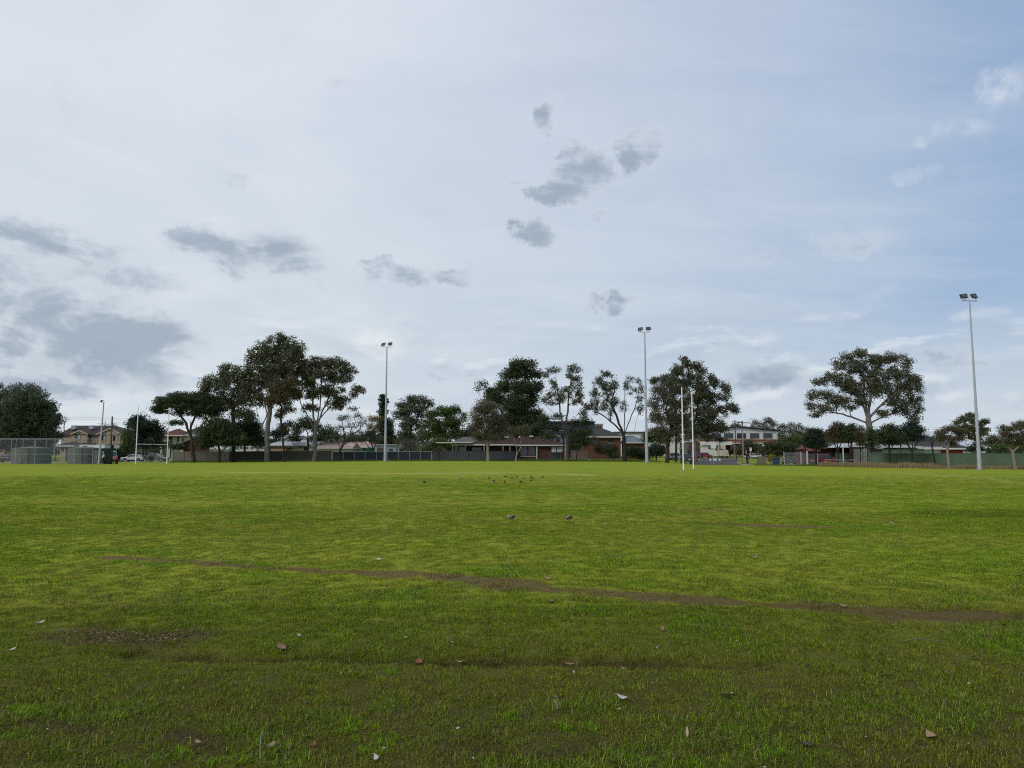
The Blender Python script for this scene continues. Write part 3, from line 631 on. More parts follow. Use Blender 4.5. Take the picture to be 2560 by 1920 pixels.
def gate(name, label, px0, D0, px1, D1, h, pitch, cat='gate'):
    a, b, L, ang = frame_pts(px0, D0, px1, D1); t = thing(name, label, cat, a, ang)
    for x in (0, L): MB().box(x - .05, x + .05, -.05, .05, -.2, h + .08).build('post', 'galv', t)
    MB().box(.05, L - .05, -.02, .02, h - .12, h - .08).build('rail', 'galv', t); MB().box(.05, L - .05, -.02, .02, .12, .16).build('rail', 'galv', t)
    k = int(L / pitch); bar = MB().tube((0, 0, .06), (0, 0, h), .012, .012, 6).mesh('bar'); bar.materials.append(M['galv'])
    for i in range(1, k): link('bar', bar, None, t, (L * i / k, -.035, 0))
gate('steel_gate', 'silver tubular steel gate with many upright bars left of the red car', 1960, 115, 2001.5, 115, 2.0, .13)
gate('steel_gate', 'tubular steel fence leaf between the gate and the red car', 2002.5, 114, 2044, 112, 1.85, .13, 'fence')

# ---------------------------------------------------------------- houses
class House:
    def __init__(s, name, label, px0, D, cat='house', group=None, depth=9):
        s.D = D; s.base = G(px0, D); s.t = thing(name, label, cat, s.base, 0, group); s.depth = depth; s.bx, s.bz = s.base[0], s.base[2]
    def X(s, px): return P(px, 1120, s.D)[0] - s.bx
    def Z(s, py): return P(1280, py, s.D)[2] - s.bz
    def wall(s, px0, px1, top, m, y0=0, y1=None, bot=None, name='wall', label=None):
        o = MB().box(s.X(px0), s.X(px1), y0, s.depth if y1 is None else y1, -.4 if bot is None else s.Z(bot), s.Z(top)).build(name, m, s.t, label=label); return o
    def hip(s, px0, px1, eave, ridge, m, over=.5, y0=0, y1=None, name='roof', gable=False, rpx=None, fascia='trim_white', fh=.2):
        y1 = s.depth if y1 is None else y1; x0, x1 = s.X(px0) - over, s.X(px1) + over; Y0, Y1 = y0 - over, y1 + over; ze, zr = s.Z(eave), s.Z(ridge); ym = (Y0 + Y1) / 2
        if rpx: ra, rb = s.X(rpx[0]), s.X(rpx[1])
        else: inset = 0 if gable else min((Y1 - Y0) / 2, (x1 - x0) * .45); ra, rb = x0 + inset, x1 - inset
        mb = MB(); v = [(x0, Y0, ze), (x1, Y0, ze), (x1, Y1, ze), (x0, Y1, ze), (ra, ym, zr), (rb, ym, zr)]
        mb.add(v, [(0, 1, 5, 4), (1, 2, 5), (2, 3, 4, 5), (3, 0, 4), (3, 2, 1, 0)]); o = mb.build(name, m, s.t)
        # tile courses stand proud
        cr = MB(); k = max(3, int(math.hypot(ym - Y0, zr - ze) / .35))
        for i in range(k):
            f = i / k; zz = ze + (zr - ze) * f; yy = Y0 + (ym - Y0) * f; xa = x0 + (ra - x0) * f; xb = x1 + (rb - x1) * f
            cr.add([(xa, yy - .02, zz), (xb, yy - .02, zz), (xb, yy + .25, zz + .25 * (zr - ze) / (ym - Y0) + .035), (xa, yy + .25, zz + .25 * (zr - ze) / (ym - Y0) + .035), (xa, yy - .02, zz + .04), (xb, yy - .02, zz + .04)], [(0, 1, 5, 4), (4, 5, 2, 3)])
        if m.startswith('tile'): cr.build('tile_course', m, o)['kind'] = 'stuff'
        rc = MB(); 
        for a, b in (((ra, ym, zr), (rb, ym, zr)), ((x0, Y0, ze), (ra, ym, zr)), ((x1, Y0, ze), (rb, ym, zr))): rc.tube(Vector(a) + Vector((0, -.02, .03)), Vector(b) + Vector((0, -.02, .03)), .08, .08, 6)
        rc.build('ridge_cap', m, o)
        fb = MB(); fb.box(x0 - .03, x1 + .03, Y0 - .12, Y0 - .03, ze - fh, ze + .02); fb.box(x0 - .12, x0 - .035, Y0 - .1, Y1, ze - fh, ze + .015); fb.box(x1 + .035, x1 + .12, Y0 - .1, Y1, ze - fh, ze + .015); fb.build('gutter', fascia, s.t); return o
    def window(s, px0, py0, px1, py1, frame='trim_dark', y=0, nx=2, ny=1, pane='glass', curtain=None):
        x0, x1, z1, z0 = s.X(px0), s.X(px1), s.Z(py0), s.Z(py1); f = .07; mb = MB()
        mb.box(x0, x1, y - .06, y - .002, z1 - f, z1); mb.box(x0, x1, y - .06, y - .002, z0, z0 + f); mb.box(x0, x0 + f, y - .06, y - .002, z0 + f, z1 - f); mb.box(x1 - f, x1, y - .06, y - .002, z0 + f, z1 - f)
        for i in range(1, nx): xm = x0 + (x1 - x0) * i / nx; mb.box(xm - .03, xm + .03, y - .055, y - .002, z0 + f, z1 - f)
        for i in range(1, ny): zm = z0 + (z1 - z0) * i / ny; mb.box(x0 + f, x1 - f, y - .052, y - .003, zm - .025, zm + .025)
        w = mb.build('window', frame, s.t)
        for i in range(nx):
            a, b = x0 + (x1 - x0) * i / nx + .03, x0 + (x1 - x0) * (i + 1) / nx - .03; MB().box(a, b, y - .028, y - .018, z0 + f, z1 - f).build('pane', 'curtain' if curtain == i else pane, w)
        MB().box(x0 - .06, x1 + .06, y - .1, y - .004, z0 - .08, z0 - .005).build('sill', 'trim_white' if frame != 'trim_white' else 'concrete', s.t); return w
    def door(s, px0, py0, px1, m='trim_dark', y=0, py1=None):
        x0, x1 = s.X(px0), s.X(px1); z1 = s.Z(py0); d = MB().box(x0, x1, y - .05, y - .003, .02 if py1 is None else s.Z(py1), z1).build('door', m, s.t); MB().box(x1 - .15, x1 - .1, y - .12, y - .055, .95, 1.05).build('handle', 'galv', d); return d
    def post(s, px, top, y=-2., m='trim_white', r=.06): return MB().box(s.X(px) - r, s.X(px) + r, y - r, y + r, -.3, s.Z(top)).build('post', m, s.t)
    def gable(s, px0, pxm, px1, eave, ridge, wm, rm, y=-.6, ydeep=3.5, bargeboard='trim_white', strips=5):
        x0, xm, x1, ze, zr = s.X(px0), s.X(pxm), s.X(px1), s.Z(eave), s.Z(ridge)
        MB().prism([(x0 + .25, ze), (x1 - .25, ze), (xm, zr - .15)], y, y + .15).build('gable_wall', wm, s.t)
        mb = MB()
        for a, b in ((x0, xm), (x1, xm)): mb.add([(a, y - .35, ze - .03), (xm, y - .35, zr), (xm, ydeep, zr), (a, ydeep, ze - .03), (a, y - .35, ze + .09), (xm, y - .35, zr + .13), (xm, ydeep, zr + .13), (a, ydeep, ze + .09)], [(0, 1, 5, 4), (4, 5, 6, 7), (3, 2, 1, 0), (0, 4, 7, 3)])
        mb.build('roof', rm, s.t); bb = MB()
        for a in (x0, x1):
            p, q = Vector((a, y - .40, ze)), Vector((xm, y - .40, zr + .05)); bb.add([p + Vector((0, 0, -.12)), q + Vector((0, 0, -.16)), q + Vector((0, 0, .1)), p + Vector((0, 0, .12)), p + Vector((0, .045, -.12)), q + Vector((0, .045, -.16)), q + Vector((0, .045, .1)), p + Vector((0, .045, .12))], [(0, 1, 2, 3), (4, 5, 1, 0), (3, 2, 6, 7), (7, 6, 5, 4)])
        bb.build('bargeboard', bargeboard, s.t)
        if strips:
            for i in range(1, strips):
                x = x0 + (x1 - x0) * i / strips; zt = ze + (zr - ze) * (1 - abs(x - xm) / max(xm - x0, x1 - xm)) - .3
                if zt > ze + .2: MB().box(x - .04, x + .04, y - .03, y - .003, ze + .02, zt).build('batten', 'trim_dark', s.t)
            MB().box(x0 + .3, x1 - .3, y - .04, y - .004, ze - .06, ze + .04).build('trim', 'trim_dark', s.t)

# brick townhouses (left)
h = House('townhouse', 'two storey cream brick townhouses with brown tiled roof behind the green tanks', 148, 178, depth=10, cat='house')
h.wall(152, 312, 1086, 'brick_cream'); h.wall(182, 222, 1087, 'brick_cream', y0=-.8, y1=-.01, name='wall_bay'); h.wall(250, 309, 1087, 'brick_cream', y0=-1.2, y1=-.01, name='wall_bay')
h.hip(152, 312, 1086, 1063, 'tile_brown', over=.4, rpx=(153, 262), fascia='trim_dark'); h.gable(181, 204, 225, 1086, 1077, 'render_cream', 'tile_brown', y=-.85, strips=4, bargeboard='render_cream'); h.gable(247, 281, 312, 1087, 1072, 'render_cream', 'tile_brown', y=-1.25, strips=6, bargeboard='render_cream')
for a in ((150, 1087, 158, 1098, 0), (191, 1087, 204, 1099, -.8), (220, 1089, 234, 1102, -.0), (258, 1089, 270, 1102, -1.2), (288, 1090, 300, 1103, -1.2)): h.window(*a[:4], y=a[4], curtain=1)
h.wall(214, 245, 1108, 'tile_brown', y0=-2.2, y1=-.9, bot=1112, name='porch_roof'); h.window(262, 1118, 275, 1130, y=-1.2); h.window(156, 1117, 170, 1129)
MB().tube((h.X(235), -.9, h.Z(1111)), (h.X(235), -.9, h.Z(1087)), .07).build('downpipe', 'trim_dark', h.t); [MB().box(h.X(px) - .5, h.X(px) + .5, 1.6, 2.5, h.Z(1072), h.Z(1072) + .9).build('roof_vent', 'galv', h.t) for px in (170, 215)]
ae_ = MB(); ae_.tube((h.X(227), 3, h.Z(1070)), (h.X(227), 3, h.Z(1055)), .03); [ae_.tube((h.X(x), 3, h.Z(1057)), (h.X(x) + .02, 3.6, h.Z(1057)), .02, n=4) for x in (221, 224, 230, 233)]; ae_.tube((h.X(219), 3, h.Z(1057)), (h.X(235), 3, h.Z(1057)), .02); ae_.build('aerial', 'galv', h.t)
h = House('house', 'low house with orange roof cut by the left edge of the photo', -60, 175, depth=8)
h.wall(-60, 14, 1100, 'brick_pink'); h.hip(-60, 14, 1100, 1072, 'tile_red', over=.5); h.window(2, 1106, 10, 1118)
h = House('house', 'low brown brick unit seen through the practice nets', 148, 158, depth=6)
h.wall(150, 182, 1114, 'brick_cream'); h.hip(150, 182, 1114, 1104, 'tile_brown', over=.5); h.door(165, 1119, 171); h.window(174, 1119, 180, 1128); h.window(153, 1119, 160, 1129)
# cream two storey with red roof behind goal
h = House('house', 'cream two storey house with arched windows and red tiled roof behind the left goal', 405, 190, depth=9)
h.wall(408, 500, 1088, 'render_cream'); h.hip(408, 458, 1088, 1072, 'tile_red', over=.5, y0=-1, y1=7); h.hip(455, 505, 1087, 1066, 'tile_dark', over=.5)
h.window(418, 1092, 430, 1104, 'trim_dark'); h.window(440, 1092, 448, 1107, 'trim_white', nx=2); h.window(454, 1092, 461, 1106, 'trim_white', nx=2)
ar = MB(); [ar.tube((h.X(444) + .55 * math.cos(t_), -.05, h.Z(1092) + .4 * math.sin(t_)), (h.X(444) + .55 * math.cos(t_ + .4), -.05, h.Z(1092) + .4 * math.sin(t_ + .4)), .06) for t_ in np.arange(0, 3.0, .4)]; ar.build('arch', 'trim_white', h.t)
MB().box(h.X(406), h.X(434), -1.8, -.01, h.Z(1111), h.Z(1108)).build('balcony_floor', 'render_cream', h.t); MB().box(h.X(406), h.X(434), -1.85, -1.75, h.Z(1107.8), h.Z(1100)).build('balcony_wall', 'render_cream', h.t); [h.post(x, 1111, -1.7, 'render_white', .15) for x in (411, 431)]; h.door(414, 1115, 428, 'black_metal')
h = House('house', 'brown brick gable end beside the flat topped pine trunk', 452, 162, depth=8)
h.wall(458, 530, 1112, 'brick_dark'); h.gable(450, 495, 545, 1112, 1092, 'brick_dark', 'tile_dark', y=-.3, ydeep=8, bargeboard='trim_dark', strips=0)
# white bus-like caravan and pavilion behind domed trees
h = House('caravan', 'white caravan with window strip behind the grey fence under the domed trees', 580, 156, cat='caravan', depth=2.4)
h.wall(584, 640, 1114, 'car_white', bot=1140, name='body'); MB().box(h.X(583), h.X(641), -.1, 2.5, h.Z(1114) + .003, h.Z(1112)).build('roof', 'galv', h.t); [h.window(x, 1117, x + 9, 1123, 'galv', nx=1) for x in (588, 600, 612, 625)]; h.wall(576, 583.8, 1120, 'truck_teal', bot=1133, name='annex')
h = House('shed', 'white gable shed behind the paling fence left of the caravan', 522, 158, cat='shed', depth=5)
h.wall(524, 572, 1121, 'board_white'); h.hip(524, 572, 1121, 1114, 'iron_white', over=.25, gable=True)
# white cottage
h = House('cottage', 'white weatherboard cottage with pale iron roof and solar panels behind the grey fence', 664, 163, depth=11)
h.wall(676, 794, 1113, 'board_white'); r_ = h.hip(676, 794, 1112, 1089, 'iron_white', over=.5, rpx=(722, 756)); 
for i, px in enumerate((692, 704, 716, 728, 740)):
    a, b = h.X(px), h.X(px + 11); mb = MB(); z = lambda y: h.Z(1112) + (h.Z(1089) - h.Z(1112)) * (y + .5) / 6.0; mb.add([(a + 1.0, 2.6, z(2.6) + .1), (b + 1.0, 2.6, z(2.6) + .1), (b + 1.6, 4.6, z(4.6) + .1), (a + 1.6, 4.6, z(4.6) + .1), (a + 1.0, 2.6, z(2.6) + .05), (b + 1.0, 2.6, z(2.6) + .05)], [(0, 1, 2, 3), (4, 5, 1, 0)]); mb.build('solar_panel', 'solar', h.t)
h.window(722, 1116, 731, 1123); h.window(747, 1115, 754, 1120); h.window(760, 1117, 768, 1126); h.wall(684, 722, 1119, 'brick_pink', y0=-2, y1=-.01, name='lean_to'); MB().box(h.X(676), h.X(762), -2.3, -.02, h.Z(1118.8), h.Z(1117)).build('awning', 'steel_brown', h.t); h.wall(640, 672, 1118, 'render_white', y0=-1, y1=4, name='lean_to_wall'); h.wall(638, 675, 1117, 'iron_white', y0=-1.3, y1=4.3, bot=1118.4, name='lean_to_roof')
h = House('shed', 'long low shed with rusty corrugated iron roof right of the white cottage', 792, 160, cat='shed', depth=8)
h.wall(794, 878, 1121, 'render_cream'); h.hip(794, 878, 1120, 1106, 'iron_rust', over=.4, gable=True, fascia='galv')
h = House('house', 'house with rust streaked iron roof and pale gable behind the silvery tree', 868, 168, depth=8)
h.wall(872, 930, 1118, 'board_white'); h.hip(872, 930, 1117, 1099, 'iron_rust', over=.5); h.gable(862, 880, 902, 1121, 1106, 'timber_dark', 'iron_rust', y=-1.6, ydeep=3, strips=0, bargeboard='trim_dark'); h.window(908, 1121, 916, 1128)
h = House('water_tank', 'small green plastic water tank behind the slate fence', 912, 150, cat='water tank', depth=2); MB().tube((.8, 1, -.2), (.8, 1, 2.55), .8, .8, 20).build('tank_body', 'green_plastic', h.t, True); MB().tube((.8, 1, 2.553), (.8, 1, 2.75), .8, .2, 20).build('lid', 'green_plastic', h.t)
h = House('garage', 'small white garage with brown roller door behind the middle mast', 936, 155, cat='garage', depth=6)
h.wall(938, 988, 1113, 'board_white'); MB().box(h.X(936), h.X(990), -.4, 6.3, h.Z(1113) + .004, h.Z(1110.5)).build('roof', 'iron_white', h.t); MB().box(h.X(943), h.X(960), -.06, -.004, .1, h.Z(1120)).build('roller_door', 'timber_grey', h.t); h.window(973, 1122, 983, 1129)
# carport + verandah house
h = House('house', 'brick house with grey hip roof, long white carport fascia and dark verandah', 1096, 150, depth=9)
h.wall(1134, 1300, 1112, 'brick_dark'); h.hip(1134, 1220, 1108, 1092, 'tile_grey', over=.6, rpx=(1152, 1200), y0=1); h.hip(1182, 1300, 1111, 1094, 'tile_redbrown', over=.5, y0=.0, y1=8, rpx=(1215, 1300))
MB().box(h.X(1096), h.X(1183), -5.5, .6, h.Z(1108.6), h.Z(1106.6)).build('carport_roof', 'trim_white', h.t); [h.post(x, 1108.8, -5.2, 'brick_red', .05) for x in (1101.5,)]
h.wall(1128, 1146, 1114, 'brick_pink', y0=-.6, y1=-.01, name='wall_corner'); MB().box(h.X(1134), h.X(1286), -4.2, -.01, h.Z(1114.2), h.Z(1111.8)).build('verandah_roof', 'trim_white', h.t)
[h.post(x, 1114.4, -4.0, 'trim_white', .055) for x in (1135, 1144, 1167, 1212, 1258, 1275)]; h.window(1146, 1117, 1162, 1128, 'trim_white', nx=3, y=-.0); h.door(1230, 1118, 1240); h.window(1180, 1118, 1204, 1127, 'trim_dark', nx=3); MB().ell((h.X(1250), -2, h.Z(1119)), (.35, .35, .35)).build('hanging_basket', 'leaf_dark', h.t)
h = House('house', 'red brown brick house with brown hip roof and white eave beside the small forked paperbark', 1288, 149, depth=8)
h.wall(1290, 1411, 1113, 'brick_dark'); h.hip(1290, 1411, 1112, 1091, 'tile_redbrown', over=.5, rpx=(1305, 1352), fh=.24)
h.wall(1379, 1390, 1117, 'render_white', y0=-.08, y1=-.004, bot=1130.5, name='panel'); h.wall(1392, 1409, 1117, 'render_white', y0=-.08, y1=-.004, bot=1130.5, name='panel'); h.window(1301, 1117, 1318, 1141, nx=3); h.window(1321, 1117, 1338, 1141, nx=3); h.post(1342, 1114, -.35, 'trim_white', .09); h.post(1413, 1114, -.3, 'render_cream', .12); h.wall(1371, 1394, 1131, 'steel_grey', y0=-.9, y1=-.8, name='bin_screen')
h.wall(1325, 1334, 1088, 'render_white', y0=2.5, y1=3.5, bot=1092, name='chimney')
h = House('apartment_block', 'dark slate blue two storey building behind the rough dark gum', 1330, 185, cat='building', depth=12)
h.wall(1332, 1487, 1056, 'slate_blue'); MB().box(h.X(1330), h.X(1489), -.4, 12.3, h.Z(1056) + .004, h.Z(1053)).build('roof', 'steel_grey', h.t); h.wall(1345, 1420, 1092, 'iron_blue', y0=-3, y1=-.01, name='wall_lower'); MB().box(h.X(1343), h.X(1422), -3.3, -.02, h.Z(1091.8), h.Z(1089)).build('roof_lower', 'iron_white', h.t)
for x in (1354, 1375, 1392, 1402, 1440, 1460): h.window(x, 1066, x + 7, 1076)
for x in (1354, 1388): h.window(x, 1096, x + 9, 1106, y=-3)
h = House('apartment_block', 'tan topped brick building block behind the dark hip roof', 1486, 192, cat='building', depth=8)
h.wall(1488, 1508, 1061, 'brick_cream'); MB().box(h.X(1487), h.X(1509), -.2, 8.2, h.Z(1061) + .004, h.Z(1059)).build('roof', 'trim_white', h.t); h.window(1492, 1064, 1497, 1071); h.window(1499, 1064, 1504, 1071)
h = House('house', 'orange brick house with dark hip roof and white eave behind the black gum', 1462, 166, depth=9)
h.wall(1464, 1552, 1092, 'brick_orange'); h.hip(1464, 1552, 1091, 1070, 'tile_dark', over=.5, rpx=(1488, 1512), fh=.28); h.window(1480, 1098, 1494, 1107); h.window(1520, 1098, 1534, 1107)
h = House('wall', 'low pink brick wall right of the rough dark gum trunk', 1426, 147, cat='wall', depth=.25); h.wall(1427, 1470, 1127, 'brick_pink'); MB().box(h.X(1426), h.X(1471), -.05, .3, h.Z(1127) + .003, h.Z(1126.2)).build('coping', 'concrete', h.t)
h = House('house', 'house with blue grey iron roof right of the black gum', 1565, 166, depth=8)
h.wall(1568, 1612, 1107, 'brick_orange'); h.hip(1568, 1612, 1106, 1090, 'iron_blue', over=.5, rpx=(1572, 1590), gable=False)
h = House('warehouse', 'long white walled warehouse with grey roof edge behind the right centre mast', 1535, 230, cat='warehouse', depth=20)
h.wall(1538, 1700, 1083, 'render_white'); MB().box(h.X(1536), h.X(1702), -.4, 20.3, h.Z(1083) + .005, h.Z(1079)).build('roof', 'steel_grey', h.t)
# white two storey building at the street end
h = House('clubhouse', 'white two storey building with dark windows and tan tiled skirt roof at the street end', 1738, 228, cat='building', depth=18)
x0, x1, xa = h.X(1748), h.X(1943), h.X(1845)
MB().prism([(x0, h.Z(1101)), (x1, h.Z(1101)), (x1, h.Z(1078.5)), (xa, h.Z(1068.5)), (x0, h.Z(1078))], 0, 14).build('upper_wall', 'board_white', h.t)
mb = MB(); 
for a, za, b, zb in ((x0 - .6, 1076.5, xa, 1067), (xa, 1067, x1 + .8, 1077)):
    mb.add([(a, -.8, h.Z(za)), (b, -.8, h.Z(zb)), (b, 15, h.Z(zb)), (a, 15, h.Z(za)), (a, -.8, h.Z(za) + .28), (b, -.8, h.Z(zb) + .28), (b, 15, h.Z(zb) + .28), (a, 15, h.Z(za) + .28)], [(0, 1, 5, 4), (4, 5, 6, 7), (3, 2, 1, 0), (0, 4, 7, 3), (1, 2, 6, 5)])
mb.build('upper_roof', 'trim_dark', h.t)
for a, b in ((1754, 1767), (1780, 1803), (1811, 1834), (1843, 1866), (1876, 1899), (1909, 1932)): h.window(a, 1083, b, 1096.5, nx=3, ny=2)
h.wall(1943.2, 1953, 1082, 'board_white', y0=3, y1=14, name='return_wall'); h.wall(1744, 1946, 1101.2, 'brick_dark', y0=-3, y1=13, name='lower_wall', bot=1136)
mb = MB(); a, b = h.X(1738), h.X(1946); mb.add([(a, -6, h.Z(1109)), (b, -6, h.Z(1109)), (b, -.02, h.Z(1098)), (a, -.02, h.Z(1098)), (a, -6, h.Z(1110)), (b, -6, h.Z(1110))], [(0, 1, 2, 3), (4, 5, 1, 0), (4, 0, 3), (1, 5, 2)]); sk = mb.build('skirt_roof', 'tile_tan', h.t); mb = MB(); [mb.box(a, b, -6 + .6 * i, -5.95 + .6 * i, h.Z(1109 - 1.1 * i), h.Z(1109 - 1.1 * i) + .09) for i in range(10)]; mb.build('tile_course', 'tile_tan', sk); MB().box(a, b, -6.12, -6.02, h.Z(1110.2), h.Z(1108.6)).build('gutter', 'trim_white', h.t)
h.wall(1738, 1812, 1105, 'render_white', y0=-8, y1=-6.2, name='front_wall', bot=1113.5); h.wall(1738, 1777, 1112.9, 'render_white', y0=-7.4, y1=-6.3, name='front_wall', bot=1140); h.wall(1778.3, 1795, 1113, 'render_cream', y0=-8.2, y1=-7, name='front_pier', bot=1140)
h.window(1755, 1117, 1765, 1123, y=-7.4); h.window(1771, 1117, 1776, 1126, y=-7.4, nx=1); h.window(1779, 1123, 1789, 1131, 'trim_dark', y=-8.2); [h.post(x, 1110, -5.6, 'brick_cream', .2) for x in (1822, 1850, 1880, 1910, 1938)]; h.window(1815, 1114, 1835, 1124, y=-3); h.window(1890, 1114, 1905, 1124, y=-3)
# right hand houses
h = House('house', 'red roofed low outbuilding with white post behind the steel gate', 2012, 118, cat='shed', depth=5)
h.wall(2018, 2046, 1128, 'brick_dark', y0=1.5); mb = MB(); a, b = h.X(2015), h.X(2048); mb.add([(a, -.6, h.Z(1127)), (b, -.6, h.Z(1127)), (b - .6, 3, h.Z(1112)), (a, 3, h.Z(1112)), (a, -.6, h.Z(1128)), (b, -.6, h.Z(1128))], [(0, 1, 2, 3), (4, 5, 1, 0)]); mb.build('roof', 'tile_pink', h.t); h.post(2014.5, 1128, -.4, 'trim_white', .09)
h = House('house', 'red brick house with grey tiled roof behind the row of dark trees', 2044, 120, depth=8)
h.wall(2046, 2138, 1121, 'brick_red'); h.hip(2046, 2138, 1120.5, 1100, 'tile_grey', over=.4, fascia='brick_dark', fh=.16); h.window(2070, 1127, 2088, 1143, 'timber_dark', pane='timber_dark'); h.window(2090, 1128, 2096, 1146, 'render_cream', nx=1); h.wall(2048, 2068, 1123, 'black_metal', y0=-.06, y1=-.004, bot=1155, name='roller_door')
h = House('garage', 'white roofed garage with green doors beside the breeze block screen', 2098, 115, cat='garage', depth=7)
h.wall(2168, 2310, 1122, 'steel_green', name='wall'); MB().prism([(h.X(2098), h.Z(1119)), (h.X(2098), h.Z(1117.5)), (h.X(2170), h.Z(1103)), (h.X(2312), h.Z(1117)), (h.X(2312), h.Z(1119.5))], -.3, 7).build('roof', 'iron_white', h.t); h.wall(2135, 2168, 1119.6, 'brick_dark', y0=1, y1=1.2, name='rear_wall'); h.post(2106, 1119.2, -.2, 'trim_white', .07); h.wall(2100, 2134, 1132, 'steel_green', y0=1.6, y1=1.7, name='screen'); h.wall(2180, 2205, 1121.8, 'black_metal', y0=-.05, y1=-.004, bot=1130, name='opening')
h = House('house', 'red brick house with dark hip roof and pale weatherboard side behind the green fence', 2300, 118, depth=8)
h.wall(2351, 2407, 1121, 'brick_bright'); h.wall(2240, 2350.6, 1119, 'board_white', y0=-.0, y1=6, name='side_wall'); h.hip(2300, 2407, 1120.5, 1088, 'tile_dark', over=.6, rpx=(2322, 2362), y1=10); MB().box(h.X(2236), h.X(2352), -.5, -.12, h.Z(1119.5), h.Z(1117)).build('barge', 'trim_white', h.t)
for x in range(2250, 2350, 12): MB().box(h.X(x) - .03, h.X(x) + .03, -.03, -.003, h.Z(1140), h.Z(1119.5)).build('batten', 'galv', h.t)
h = House('house', 'pale iron roofed house behind the right mast and pointed shrub', 2376, 140, depth=9)
h.wall(2380, 2464, 1118, 'board_white'); h.hip(2380, 2464, 1118, 1097, 'iron_white', over=.5, rpx=(2395, 2455)); h.window(2408, 1121, 2418, 1129)
h = House('carport', 'dark flat roofed carport behind the green fence at the far right', 2476, 110, cat='carport', depth=5)
MB().box(h.X(2478), h.X(2640), -.2, 5, h.Z(1127), h.Z(1125)).build('roof', 'black_metal', h.t); [h.post(x, 1127.2, 0, 'timber_dark', .06) for x in (2484, 2530, 2580, 2630)]
# breeze block screen: each block its own piece
def breeze():
    D = 110.; b = G(2133, D); t = thing('breeze_block_screen', 'white patterned breeze block screen framed in dark timber right of the red car', 'screen wall', b); x1 = P(2168, 1120, D)[0] - b[0]; zt = P(2150, 1121, D)[2] - b[2]; nx, nz = 5, 7; w, hh = (x1 - .1) / nx, (zt - .1) / nz
    mb = MB(); e = .035; mb.box(0, w - .01, 0, .12, 0, e); mb.box(0, w - .01, 0, .12, hh - e - .01, hh - .01); mb.box(0, e, 0, .12, e, hh - e - .01); mb.box(w - e - .01, w - .01, 0, .12, e, hh - e - .01)
    cx, cz = w / 2, hh / 2; k = 10; vs = []
    for i in range(k): a = 2 * math.pi * i / k; mb.tube((cx + w * .24 * math.cos(a), .06, cz + hh * .26 * math.sin(a)), (cx + w * .24 * math.cos(a + .63), .06, cz + hh * .26 * math.sin(a + .63)), .022, n=4, caps=False)
    for sx_ in (-1, 1):
        for sz_ in (-1, 1): mb.tube((cx + sx_ * w * .17, .06, cz + sz_ * hh * .18), (cx + sx_ * w * .46, .06, cz + sz_ * hh * .46), .02, n=4, caps=False)
    me = mb.mesh('block'); me.materials.append(M['render_white'])
    for i in range(nx):
        for j in range(nz): link('block', me, None, t, (.05 + i * w, 0, .05 + j * hh))
    for x in (-.12, x1): MB().box(x, x + .12, -.03, .15, -.3, zt + .1).build('post', 'brick_dark', t)
    MB().box(-.1, x1 + .1, -.02, .14, zt + .102, zt + .2).build('beam', 'brick_dark', t)
breeze()
# tanks
def tank(px0, px1, top, D, label, m):
    b = G((px0 + px1) / 2, D); s = D / F; r = (px1 - px0) * s / 2; z = P(CX, top + 1.6, D)[2] - b[2]; t = thing('water_tank', label, 'water tank', b)
    mb = MB(); n = 40
    for k in range(8): z0 = z * k / 8; z1 = z * (k + 1) / 8; mb.tube((0, 0, z0 - (.1 if k == 0 else 0)), (0, 0, z0 + .06), r, r + .02, n, False); mb.tube((0, 0, z0 + .06), (0, 0, z1), r + .02, r, n, False)
    mb.build('tank_body', m, t, True); MB().tube((0, 0, z), (0, 0, z + .26), r + .03, .35, n, True).build('lid', m, t); MB().tube((0, 0, z + .26), (0, 0, z + .36), .3, .3, 16).build('hatch', 'tank_dark', t); MB().tube((r * .4, -r * .93, .1), (r * .4, -r * .93, z), .045).build('pipe', 'black_metal', t); MB().box(-.15, .15, -r - .1, -r + .05, .35, .6).build('valve_box', 'galv_dark', t)
tank(38, 122, 1119, 116, 'wide pale green round tank behind the chain wire at far left', 'tank_green'); tank(175, 247, 1119, 116, 'green round tank behind the nets nearer the curved lamp pole', 'tank_green')
h = House('shed', 'dark green metal shed just left of the curved lamp pole', 231, 113.5, cat='shed', depth=3); h.wall(231, 257, 1122, 'tank_dark'); MB().box(h.X(230.5), h.X(257.5), -.1, 3.1, h.Z(1122) + .003, h.Z(1120.5)).build('roof', 'tank_dark', h.t); h.door(236, 1126, 246, 'tank_green')  # dark box added to stand for shade on the round tank's right side
